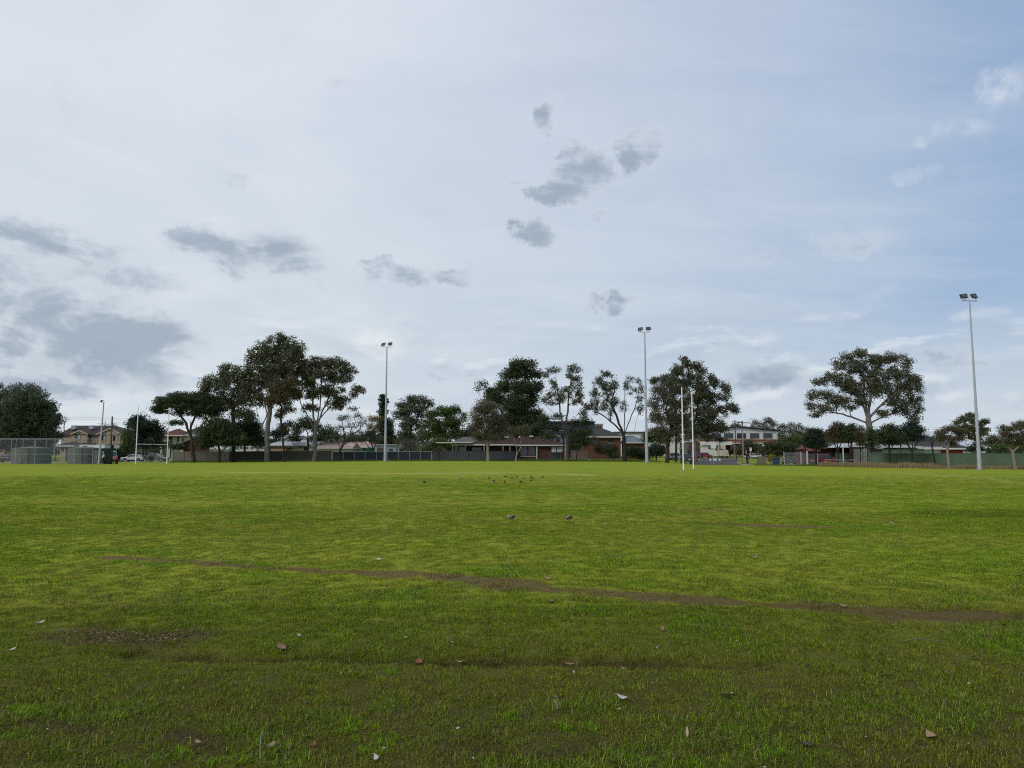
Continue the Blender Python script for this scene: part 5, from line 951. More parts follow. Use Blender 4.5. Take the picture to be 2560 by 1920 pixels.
make_tree('conifer', 'dark green pine top in front of the brown crowned gum', 1690, 150, [(1690, 1100), (1690, 1040)], [(1685, 953, 22, 10), (1665, 958, 14, 8), (1710, 962, 18, 10), (1695, 975, 30, 14)], .3, 'bark_dark', 'leaf_deep', .9, 90, .3, 152, dens=1.4)
make_tree('gum_tree', 'thick grey double trunk standing behind the right goal uprights', 1738, 150, [(1737, 1120), (1736, 1095)], [(1738, 1080, 22, 12), (1722, 1092, 12, 8)], .55, 'bark_pale', 'leaf_dark', .9, 60, .3, 153, stems=[((1737, 1145), (1722, 1120), (1720, 1090))])
for k, (px, py, rx, ry, D, lf, lb) in enumerate([(1800, 1098, 20, 9, 210, 'leaf_deep', 'dark spreading tree crown before the tan roof of the white building'), ]):
    make_tree('bushy_tree', lb, px, D, [(px, 1120)], [(px, py, rx, ry)], .2, 'bark_dark', lf, .9, 55, .32, 160 + k)
make_tree('bushy_tree', 'multi stemmed grey olive tree by the street corner before the tan roof', 1868, 137, [(1868, 1142)], [(1868, 1114, 26, 12), (1850, 1122, 18, 12), (1888, 1120, 20, 12), (1868, 1105, 18, 6)], .26, 'bark_brown', 'leaf_moss', .75, 75, .24, 162, stems=[((1868, 1150), (1860, 1132), (1855, 1122)), ((1868, 1150), (1872, 1130), (1872, 1115)), ((1868, 1150), (1880, 1134), (1886, 1122))], dens=1.3)
make_tree('conifer', 'wide drooping dark conifer behind the blue bin', 1935, 134, [(1935, 1130)], [(1930, 1112, 30, 12), (1960, 1115, 40, 14), (1905, 1125, 14, 8), (1990, 1120, 26, 12), (1940, 1130, 34, 10), (1975, 1132, 30, 8)], .25, 'bark_dark', 'leaf_dark', .8, 85, .28, 163, dens=1.5, droop=.3)
make_tree('shrub', 'yellow green shrub left of the blue bin', 1926, 124, [(1926, 1152)], [(1926, 1146, 6, 10), (1930, 1142, 5, 7)], .05, 'twig', 'leaf_yellow', .4, 60, .16, 164, cat='shrub', dens=1.3)
make_tree('bushy_tree', 'dark green hedge tree behind the tubular steel gate', 1988, 148, [(1988, 1125)], [(1990, 1100, 30, 18), (2010, 1108, 22, 16), (1965, 1100, 20, 12)], .25, 'bark_dark', 'leaf_green', .95, 80, .3, 165, dens=1.4)
for k, (px, py, rx, ry, D, lf, lb) in enumerate([(888, 1098, 30, 16, 172, 'leaf_grey', 'grey green garden trees behind the silvery Y shaped tree'), (1015, 1085, 22, 20, 166, 'leaf_dark', 'dark tree left of the mossy green tree behind the slate fence'), (1175, 1085, 26, 24, 166, 'leaf_dark', 'dark tree between the mossy green tree and the broom shaped paperbark'), (1640, 1085, 30, 26, 160, 'leaf_dark', 'dark tree behind the casuarina left of the right goal'), (410, 1108, 18, 14, 165, 'leaf_green', 'small green tree below the red tiled roof'), (2130, 1100, 40, 14, 135, 'leaf_dark', 'dark tree mass behind the row of dark trees'), (2235, 1095, 36, 14, 135, 'leaf_deep', 'deep green tree mass behind the right end of the row')]):
    make_tree('bushy_tree', lb, px, D, [(px, py + ry)], [(px, py, rx, ry), (px - rx * .6, py + ry * .4, rx * .7, ry * .7), (px + rx * .6, py + ry * .35, rx * .7, ry * .7)], .2, 'bark_dark', lf, .95, 70, .34, 230 + k, dens=1.1, group='background trees')
# far gums on the skyline
for k, (px, top, w) in enumerate([(1888, 1047, 14), (1920, 1042, 20), (1955, 1056, 14), (1978, 1052, 12), (1998, 1056, 14), (2018, 1068, 16), (1838, 1056, 18), (1862, 1064, 12)]):
    lbs = ['far gum with two tufts over the white building roof', 'taller far gum over the white building roof end', 'far gum just right of the white building', 'thin far gum right of the white building', 'far gum left of the big spreading gum', 'low far gum under the left edge of the big spreading gum', 'far gum crown behind the street poles crossarms', 'small far gum between the two street poles']
    make_tree('gum_tree', lbs[k], px, 300 + 6 * k, [(px, 1100), (px + 2, 1080)], [(px, top + 8, w * .8, 7), (px - w * .6, top + 18, w * .6, 8), (px + w * .6, top + 16, w * .6, 8), (px, top + 32, w, 12), (px + 3, top + 50, w * 1.1, 14)], .35, 'bark_brown', 'leaf_grey', 1.5, 50, .55, 170 + k, group='far gums on the skyline', dens=1.1)
# big spreading gum and row of dark trees
make_tree('gum_tree', 'very large spreading gum with rounded crown on the right side', 2172, 133, [(2172, 1105), (2172, 1060), (2170, 1010), (2172, 980)], [(2155, 885, 30, 12), (2195, 900, 34, 14), (2120, 892, 24, 11), (2230, 895, 38, 12), (2265, 908, 22, 13), (2095, 912, 24, 12), (2140, 915, 36, 16), (2060, 950, 15, 11), (2040, 955, 14, 9), (2085, 940, 26, 14), (2115, 955, 36, 18), (2185, 935, 42, 20), (2240, 930, 36, 18), (2285, 945, 24, 12), (2150, 970, 44, 20), (2035, 985, 18, 14), (2065, 985, 26, 16), (2100, 1000, 34, 15), (2028, 1010, 16, 12), (2060, 1020, 26, 13), (2210, 965, 40, 20), (2260, 965, 36, 20), (2296, 965, 14, 16), (2285, 1000, 26, 16), (2230, 1000, 34, 16), (2150, 1005, 28, 10), (2260, 1025, 34, 12), (2298, 1020, 14, 12), (2040, 1035, 16, 8), (2210, 1030, 22, 8), (2285, 1045, 18, 10), (2125, 1018, 20, 8)], .72, 'bark_pale', 'leaf_brown', .95, 58, .30, 180, stems=[((2172, 1050), (2155, 1010), (2140, 975), (2120, 940)), ((2171, 1020), (2180, 980), (2190, 930)), ((2172, 1050), (2195, 1020), (2230, 985), (2260, 960)), ((2172, 1058), (2130, 1042), (2085, 1030), (2060, 1015)), ((2172, 1058), (2210, 1040), (2260, 1025)), ((2171, 1040), (2162, 990), (2160, 930))], group=EG, dens=1.1, spread=.8)
rowt = [(2040, 1068, 30, 1148, 112, 'leaf_deep', 'first dark tree of the right row, above the red car bonnet'), (2095, 1052, 26, 1157, 108, 'leaf_rust', 'second dark tree of the right row with forked trunk beside the red car'), (2126, 1054, 20, 1157, 107, 'leaf_dark', 'third dark tree of the right row, twin stems left of the breeze block screen'), (2151, 1060, 14, 1158, 105, 'leaf_rust', 'fourth tree of the right row, thin trunk in front of the breeze block screen'), (2178, 1066, 18, 1160, 103, 'leaf_dark', 'fifth tree of the right row just right of the breeze block screen'), (2224, 1058, 30, 1162, 99, 'leaf_dark', 'sixth tree of the right row with broad forking crown before the green fence'), (2280, 1048, 26, 1164, 96, 'leaf_deep', 'last dense tree of the right row with pointed crown')]
for k, (px, top, w, b, D, lf, lb) in enumerate(rowt):
    w *= 1.22
    make_tree('row_tree', lb, px, D, [(px, 1130), (px + (-1) ** k * 2, 1108)], [(px, top + 12, w * .65, 12), (px - w * .45, top + 24, w * .6, 13), (px + w * .45, top + 24, w * .6, 13), (px, top + 32, w * .9, 14), (px - w * .3, top + 46, w * .75, 10), (px + w * .4, top + 46, w * .7, 10)], .17 if k not in (3,) else .1, 'bark_dark', lf, .62, 85, .20, 190 + k, stems=[((px, 1128), (px - w * .35, 1105), (px - w * .5, 1090)), ((px, 1126), (px + w * .35, 1104), (px + w * .5, 1092))] + ([((px, 1145), (px + 8, 1125), (px + 8, 1105))] if k == 2 else []), group='row of dark trees along the right fence', dens=1.35)
make_tree('dead_tree', 'thin dark stem between the sixth and last row trees', 2251, 98, [(2252, 1130), (2251, 1105)], [(2250, 1098, 7, 7)], .07, 'bark_dark', 'leaf_dark', .4, 30, .16, 198)
make_tree('dead_tree', 'leaning nearly bare trunk right of the row of dark trees', 2338, 93, [(2334, 1140), (2330, 1115)], [(2328, 1100, 14, 9), (2336, 1088, 10, 7)], .14, 'bark_dark', sub=.55, leaves=0, seed=199, twiggy=3, bare=1)
make_tree('paperbark_tree', 'umbrella shaped brown paperbark before the green fence left of the right mast', 2372, 85, [(2370, 1145), (2368, 1122)], [(2375, 1072, 26, 10), (2355, 1082, 20, 11), (2398, 1078, 18, 10), (2345, 1096, 14, 10), (2370, 1096, 24, 12), (2400, 1095, 16, 11), (2382, 1108, 14, 7)], .2, 'bark_paper', 'leaf_moss', .42, 75, .13, 200, stems=[((2368, 1124), (2352, 1105), (2345, 1095)), ((2368, 1124), (2378, 1105), (2395, 1095)), ((2368, 1124), (2370, 1100), (2375, 1080))], dens=1.3, group='paperbark trees')
make_tree('paperbark_tree', 'paperbark with flaking trunk at the right edge before the green fence', 2538, 82, [(2534, 1150), (2532, 1130)], [(2530, 1072, 26, 12), (2555, 1062, 26, 12), (2510, 1085, 18, 12), (2540, 1090, 28, 14), (2570, 1082, 22, 18), (2520, 1104, 18, 10), (2555, 1106, 22, 12), (2505, 1070, 12, 7)], .19, 'bark_paper', 'leaf_moss', .42, 75, .13, 201, stems=[((2532, 1132), (2520, 1110), (2512, 1095)), ((2533, 1134), (2548, 1115), (2560, 1098))], dens=1.25, group='paperbark trees')
make_tree('gum_tree', 'dark gum with separate leaf tufts behind the right mast', 2424, 152, [(2424, 1110), (2422, 1085)], [(2425, 1038, 14, 6), (2408, 1046, 16, 8), (2392, 1056, 12, 6), (2430, 1050, 14, 8), (2460, 1052, 14, 6), (2452, 1060, 10, 6), (2420, 1070, 22, 12), (2405, 1080, 16, 14), (2440, 1075, 14, 8), (2466, 1072, 18, 6), (2458, 1082, 14, 6), (2440, 1092, 20, 8)], .4, 'bark_brown', 'leaf_olive', .85, 62, .3, 202, group='background trees', dens=1.3)
make_tree('bushy_tree', 'olive brown bushy tree right of the right mast', 2482, 125, [(2482, 1120)], [(2482, 1098, 22, 14), (2500, 1105, 18, 14), (2465, 1108, 14, 12)], .16, 'bark_brown', 'leaf_moss', .8, 75, .28, 203, dens=1.3)
make_tree('bushy_tree', 'bright mossy hedge tree behind the green fence at far right', 2500, 115, [(2500, 1128)], [(2500, 1118, 34, 9), (2540, 1120, 30, 9), (2580, 1118, 26, 9)], .16, 'bark_brown', 'leaf_green', .7, 80, .25, 204, dens=1.5)
make_tree('shrub', 'dark green pointed shrub just left of the right mast', 2440, 104, [(2440, 1128)], [(2438, 1120, 22, 10), (2440, 1108, 12, 8), (2425, 1126, 12, 6), (2455, 1122, 10, 8)], .1, 'bark_dark', 'leaf_deep', .6, 75, .2, 205, cat='shrub', dens=1.5)
make_tree('shrub', 'grey green potted shrub behind the tubular gate', 2036, 113, [(2036, 1148)], [(2036, 1143, 5, 10)], .04, 'twig', 'leaf_deep', .4, 60, .16, 206, cat='shrub')
make_tree('shrub', 'small bright shrub at the brick wall right of the red car', 2118, 112, [(2118, 1150)], [(2119, 1146, 8, 7)], .04, 'twig', 'leaf_green', .4, 60, .16, 207, cat='shrub')
for k, (px, py, rx, ry, D, lb) in enumerate([(377, 1146, 8, 5, 141, 'small round dark shrub at the left end of the paling fence'), (447, 1117, 22, 9, 160, 'shrub before the brown brick gable'), (1694, 1141, 11, 6, 170, 'clipped orange brown hedge beside the street')]):
    make_tree('shrub', lb, px, D, [(px, py + ry * .6)], [(px, py, rx, ry)], .05, 'twig', ('leaf_deep', 'leaf_dark', 'leaf_rust')[k], .5, 60, .22, 210 + k, cat='shrub', dens=1.6)
# dark tree mass behind the townhouse hedge and the far wood that closes the view
def dark_hedge():
    b = G(298, 160); t = thing('hedge', 'black green tall hedge behind the signboard and benches', 'hedge', b); r = np.random.default_rng(4); n = 9000
    q = r.random((n, 3)) * [5.4, 1.6, 3.3] - [2.7, .8, 0]; q += r.normal(0, .12, (n, 3)); u = r.normal(0, 1, (n, 3)); u /= np.linalg.norm(u, axis=1)[:, None]; w = np.cross(u, r.normal(0, 1, (n, 3))); w /= np.linalg.norm(w, axis=1)[:, None]
    V = np.stack([q - u * .16, q + w * .09, q + u * .16, q - w * .09], 1).reshape(-1, 3); o = npmesh('foliage', V, np.arange(n * 4), 4, 'leaf_deep', t, attr={'v': ('FACE', r.random(n))}); o['kind'] = 'stuff'
    m = MB(); [m.tube((x, 0, -.1), (x, 0, 2.4), .06, .03, 5) for x in (-2, -1, 0, 1, 2)]; m.build('stem', 'bark_dark', t)
dark_hedge()
def far_wood():
    r = np.random.default_rng(9); V = []; A = []
    for k in range(330):
        px = r.uniform(-500, 3100); D = r.uniform(330, 520); top = 1106 + 14 * math.sin(px / 190.) + r.normal(0, 5)
        if 290 < px < 420: top = 1078 + abs(px - 345) * .2
        if 1950 < px < 2110: top = 1080 + r.normal(0, 4)
        b = np.array(G(px, D)); zt = P(px, top, D)[2]; h = max(4, zt - b[2]); w = r.uniform(5, 9); n = 170
        u = r.normal(0, 1, (n, 3)); u /= np.linalg.norm(u, axis=1)[:, None]; c = b + [0, 0, h * .52] + u * np.array([w, w * .6, h * .5]) * (r.random(n) ** .35)[:, None]
        a = r.normal(0, 1, (n, 3)); a /= np.linalg.norm(a, axis=1)[:, None]; e = np.cross(a, r.normal(0, 1, (n, 3))); e /= np.linalg.norm(e, axis=1)[:, None]; s = r.uniform(.8, 1.7, n)[:, None]
        V.append(np.stack([c - a * s, c + e * s * .55, c + a * s, c - e * s * .55], 1).reshape(-1, 3)); A.append(np.clip(r.random() * .5 + r.random(n) * .5, 0, 1))
    V = np.concatenate(V); o = npmesh('far_wood', V, np.arange(len(V)), 4, 'leaf_grey', None, attr={'v': ('FACE', np.concatenate(A))}); tag(o, 'distant belt of dull green woodland closing the view behind the houses', 'woodland', kind='stuff')
far_wood()
# ---------------------------------------------------------------- floodlight masts
def mast(px, D, head_py, r, label, rz):
    b = G(px, D); hz = P(px, head_py, D)[2] - b[2]; t = thing('floodlight_mast', label, 'floodlight mast', b, rz, 'tall floodlight masts around the field')
    MB().tube((0, 0, 0), (0, 0, 2.4), r, r * .97, 16).build('lower_pole', 'galv', t, True); MB().tube((0, 0, 2.4), (0, 0, hz), r * .82, r * .36, 16).build('pole', 'galv', t, True)
    MB().tube((0, 0, -.05), (0, 0, .08), r * 1.7, r * 1.7, 20).build('base_flange', 'concrete', t); d = MB().box(-.09, .09, -r - .012, -r + .03, .6, 1.3).build('access_door', 'galv', t); bt = MB().tube((0, 0, .08), (0, 0, .17), .025, .025, 6).mesh('bolt'); bt.materials.append(M['galv_dark'])
    for k in range(6): a = k * math.pi / 3; link('bolt', bt, None, t, (r * 1.4 * math.cos(a), r * 1.4 * math.sin(a), 0))
    MB().box(-.85, .85, -.06, .06, hz, hz + .1).build('crossarm', 'galv', t)
    for k, (cx, tz) in enumerate(((-.68, .10), (.62, .16))):
        hd = thing('floodlight', None, None, (cx, -.1, hz + .18 + tz), 0); hd.parent = t; hd.rotation_euler = (R(-28), R(-7), R(10 if k else -12))
        for j in range(3): MB().box(-.40 + .03 * j, .36 + .03 * j, -.10, .05, .04 + .19 * j, .19 + .19 * j).build('module', 'black_metal', hd); MB().box(-.37 + .03 * j, .33 + .03 * j, -.112, -.102, .06 + .19 * j, .17 + .19 * j).build('lens', 'lens', hd)
        br = MB(); br.tube((-.40, 0, -.02), (.50, 0, -.02), .025); br.tube((.50, 0, -.02), (.50, 0, .40), .025); br.tube((-.42, 0, -.02), (-.42, 0, .2), .025); br.build('bracket', 'galv', hd); MB().tube((0, 0, -.15), (0, 0, -.02), .06).build('mount', 'galv_dark', hd)
        MB().ell((-.25 if k == 0 else 0, 0, -.18), (.07, .07, .06), 8, 5).build('sensor', 'galv', hd)
mast(963, 133, 868, .27, 'farthest tall floodlight mast, standing before the slate cloth fence', R(-6)); mast(1617, 116, 831, .25, 'middle tall floodlight mast left of the right goal', R(-3)); mast(2447, 81, 753, .2, 'nearest and tallest looking floodlight mast at the far right', R(8))
def lamp_pole():
    b = G(248, 110); t = thing('lamp_pole', 'grey street lamp pole with hooked head beside the standing person', 'lamp pole', b); z = P(248, 1004, 110)[2] - b[2]
    t.rotation_euler = (0, R(1.7), 0)
    MB().tube((0, 0, 0), (0, 0, 3.2), .15, .135, 14).build('lower_pole', 'galv', t, True); MB().tube((0, 0, 3.2), (0, 0, z), .115, .075, 14).build('pole', 'galv', t, True); MB().path([(0, 0, z), (-.06, 0, z + .14), (-.16, 0, z + .2), (-.3, 0, z + .18)], .035).build('neck', 'galv', t); hd = MB().tube((-.26, -.05, z + .2), (-.34, -.15, z - .06), .09, .2, 14).build('lamp_head', 'black_metal', t); MB().tube((-.345, -.155, z - .065), (-.352, -.16, z - .08), .185, .185, 14).build('lens', 'lens', hd); MB().tube((0, 0, -.05), (0, 0, .06), .24, .24, 16).build('base_flange', 'concrete', t)
lamp_pole()
# ---------------------------------------------------------------- goals
def goal(pa, Da, pb, Db, ya, yb, label, lean=0):
    a, b = Vector(G(pa, Da)), Vector(G(pb, Db)); ang = math.atan2(b.y - a.y, b.x - a.x); L = (b - a).to_2d().length; t = thing('goal_posts', label, 'goal posts', a, ang); dz = b.z - a.z
    za = P(pa, ya, Da)[2] - a.z; zb = P(pb, yb, Db)[2] - a.z
    u = MB(); u.tube((0, 0, -.1), (0, 0, 3.0), .075, .075, 14); u.tube((0, 0, 3.0), (0, 0, za * .82), .07, .065, 14); u.tube((0, 0, za * .82), (0, 0, za), .058, .052, 12); u.build('upright', 'white_paint', t, True)
    u = MB(); u.tube((L, 0, dz - .1), (L, 0, dz + 3.0), .075, .075, 14); u.tube((L, 0, dz + 3.0), (L, 0, (zb) * .82), .07, .065, 14); u.tube((L, 0, zb * .82), (L, 0, zb), .058, .052, 12); u.build('upright', 'white_paint', t, True)
    MB().tube((.07, 0, 3.0), (L - .07, 0, dz + 3.0), .042, .042, 12).build('crossbar', 'white_paint', t, True); MB().tube((L * .46, 0, 3.0 + dz * .5), (L * .54, 0, 3.0 + dz * .5), .075, .075, 12).build('sleeve', 'galv_dark', t, True)
    for x in (0, L): MB().tube((x, 0, dz * (x > 0) - .05), (x, 0, dz * (x > 0) + .05), .13, .13, 14).build('collar', 'concrete', t)
goal(340, 109, 418, 114.3, 1015, 1019, 'farther white H shaped rugby goal posts on the left before the pine'); goal(1708, 76.8, 1733, 82, 968, 979, 'nearer white H shaped rugby goal posts on the right seen almost side on')

# ---------------------------------------------------------------- poles, wires, signs
def upole(px, D, top, label, arms=(), m='wood_pole', r=.15, lean=0, guard=False):
    b = G(px, D); z = P(px, top, D)[2] - b[2]; t = thing('utility_pole', label, 'utility pole', b, 0, 'timber power poles'); t.rotation_euler = (0, R(lean), 0)
    MB().tube((0, 0, -.2), (0, 0, z), r, r * .72, 12).build('pole', m, t, True)
    for (za, w, cx) in arms:
        zz = z - za; am = MB().box(cx - w / 2, cx + w / 2, -r - .1, -r, zz - .06, zz + .06).build('crossarm', 'wood_pole', t)
        ins = MB().tube((0, 0, 0), (0, 0, .16), .045, .03, 8).mesh('insulator'); ins.materials.append(M['render_white'])
        for k in range(4): link('insulator', ins, None, am, (cx - w / 2 + .15 + (w - .3) * k / 3, -r - .05, zz + .062))
    if guard: MB().tube((.02, -r, .1), (.02, -r, 6.2), .06).build('cable_guard', 'galv', t)
    return b, z
upole(276, 149, 1041, 'stout timber power pole in front of the brick townhouses', r=.2)
upole(1841, 176, 1050, 'farther thin street power pole with short crossarm', arms=((.5, 2.2, .5),), r=.14, lean=-1); upole(1857, 133, 1052, 'nearer street power pole with wide crossarm and metal conduit', arms=((.35, 2.2, .1),), r=.15, guard=True, lean=.6); upole(1914, 205, 1055, 'power pole standing before the right end of the white building', r=.16)
def wire(pts, label, name='power_line', r=.018):
    m = MB()
    for (a, da, ya), (b, db, yb) in zip(pts[:-1], pts[1:]):
        p, q = Vector(P(a, ya, da)), Vector(P(b, yb, db)); n = 14; L = (q - p).length; prev = p
        for k in range(1, n + 1): f = k / n; c = p.lerp(q, f); c.z -= 4 * f * (1 - f) * L * .012; m.tube(prev, c, r, r, 4, False); prev = c
    tag(m.build(name, 'wire'), label, 'power line', 'overhead power lines')
wire([(-60, 149, 1030), (276, 149, 1044), (620, 149, 1050)], 'upper overhead line passing the stout timber pole at left'); wire([(-60, 149, 1036), (276, 149, 1048), (620, 149, 1054)], 'lower overhead line passing the stout timber pole at left'); wire([(100, 160, 1064), (276, 149, 1069), (620, 160, 1064)], 'low overhead line crossing in front of the townhouse roof')
wire([(1841, 176, 1052), (1857, 133, 1055)], 'short line joining the two street power poles', r=.02); wire([(1857, 133, 1056), (1914, 205, 1076), (2060, 230, 1070)], 'line from the nearer street pole past the white building'); wire([(1841, 176, 1058), (1745, 160, 1075)], 'sagging service line left of the street poles'); wire([(1857, 133, 1058), (1780, 160, 1090)], 'service line dropping left from the nearer street pole'); wire([(1857, 133, 1054), (1700, 125, 1040)], 'line from the nearer street pole into the casuarina'); wire([(1914, 205, 1090), (2140, 118, 1108)], 'service line to the grey tiled roof'); wire([(2230, 150, 1064), (2640, 150, 1066)], 'overhead line behind the paperbarks at far right')
def sign(px, D, y0, y1, w, h0, m, label, pole='galv', pr=.03, cat='sign', name='street_sign', pole_m=None, shape='rect', rz=0):
    b = G(px, D); t = thing(name, label, cat, b, rz); z1 = P(px, y0, D)[2] - b[2]; z0 = P(px, y1, D)[2] - b[2]; MB().tube((0, .03, -.2), (0, .03, z1), pr, pr, 8).build('post', pole, t)
    if shape == 'diamond': c = (z0 + z1) / 2; e = (z1 - z0) / 2; o = MB().prism([(0, c - e), (e, c), (0, c + e), (-e, c)], -.03, -.005).build('plate', m, t)
    else: o = MB().box(-w / 2, w / 2, -.03, -.005, z0, z1).build('plate', m, t)
    MB().box(-w / 4, w / 4, .0, .06, (z0 + z1) / 2 - .02, (z0 + z1) / 2 + .02).build('clamp', 'galv_dark', t); return t
sign(291, 118, 1112, 1121, .85, 0, 'sign_grey', 'blank grey back of a notice board on a thin post beside the red clad person'); sign(1751, 132, 1113, 1121, .55, 0, 'hi_vis', 'yellow green diamond warning sign by the street', shape='diamond'); sign(1784, 123, 1109, 1121, .9, 0, 'sign_white', 'large white triangular topped sign on a thin post at the street end'); sign(1877, 128, 1119, 1128, .36, 0, 'sign_white', 'small white parking sign at the street corner'); sign(1699, 150, 1117, 1126, .35, 0, 'sign_grey', 'narrow grey sign on a pale post behind the left upright of the right goal')
def barrier():
    b = G(1787, 124); t = thing('barrier', 'white and grey chequered board barrier across the end of the street', 'barrier', b); w = 1.85
    for i in range(6): MB().box(-w / 2 + w * i / 6 + .004, -w / 2 + w * (i + 1) / 6 - .004, -.02, .02, .62, .98).build('board', 'sign_white' if i % 3 != 1 else 'galv_dark', t)
    for x in (-w / 2 + .2, w / 2 - .3): MB().box(x, x + .08, .022, .1, -.1, .95).build('post', 'galv_dark', t)
barrier()
b = G(1909, 128); t = thing('globe_lamp', 'white globe garden lamp above the drooping dark conifer edge', 'lamp', b); zg = P(1909, 1114, 128)[2] - b[2]; MB().tube((0, 0, -.1), (0, 0, zg - .15), .03).build('post', 'black_metal', t); MB().ell((0, 0, zg), (.19, .19, .17), 14, 8).build('globe', 'render_white', t, True)
def bin_(px, D):
    b = G(px, D); t = thing('wheelie_bin', 'dark blue wheeled bin below the drooping conifer', 'bin', b); m = MB(); m.add([(-.42, -.4, .08), (.42, -.4, .08), (.42, .4, .08), (-.42, .4, .08), (-.5, -.5, 1.15), (.5, -.5, 1.15), (.5, .5, 1.15), (-.5, .5, 1.15)], [(0, 1, 5, 4), (1, 2, 6, 5), (2, 3, 7, 6), (3, 0, 4, 7), (3, 2, 1, 0)]); m.build('body', 'bin_blue', t); MB().prism([(-.53, 1.152), (.53, 1.152), (.5, 1.22), (-.5, 1.22)], -.53, .53).build('lid', 'bin_blue', t)
    for x in (-.4, .4): MB().tube((x - .04, .42, .12), (x + .04, .42, .12), .12, .12, 14).build('wheel', 'tyre', t)
bin_(1939, 119)
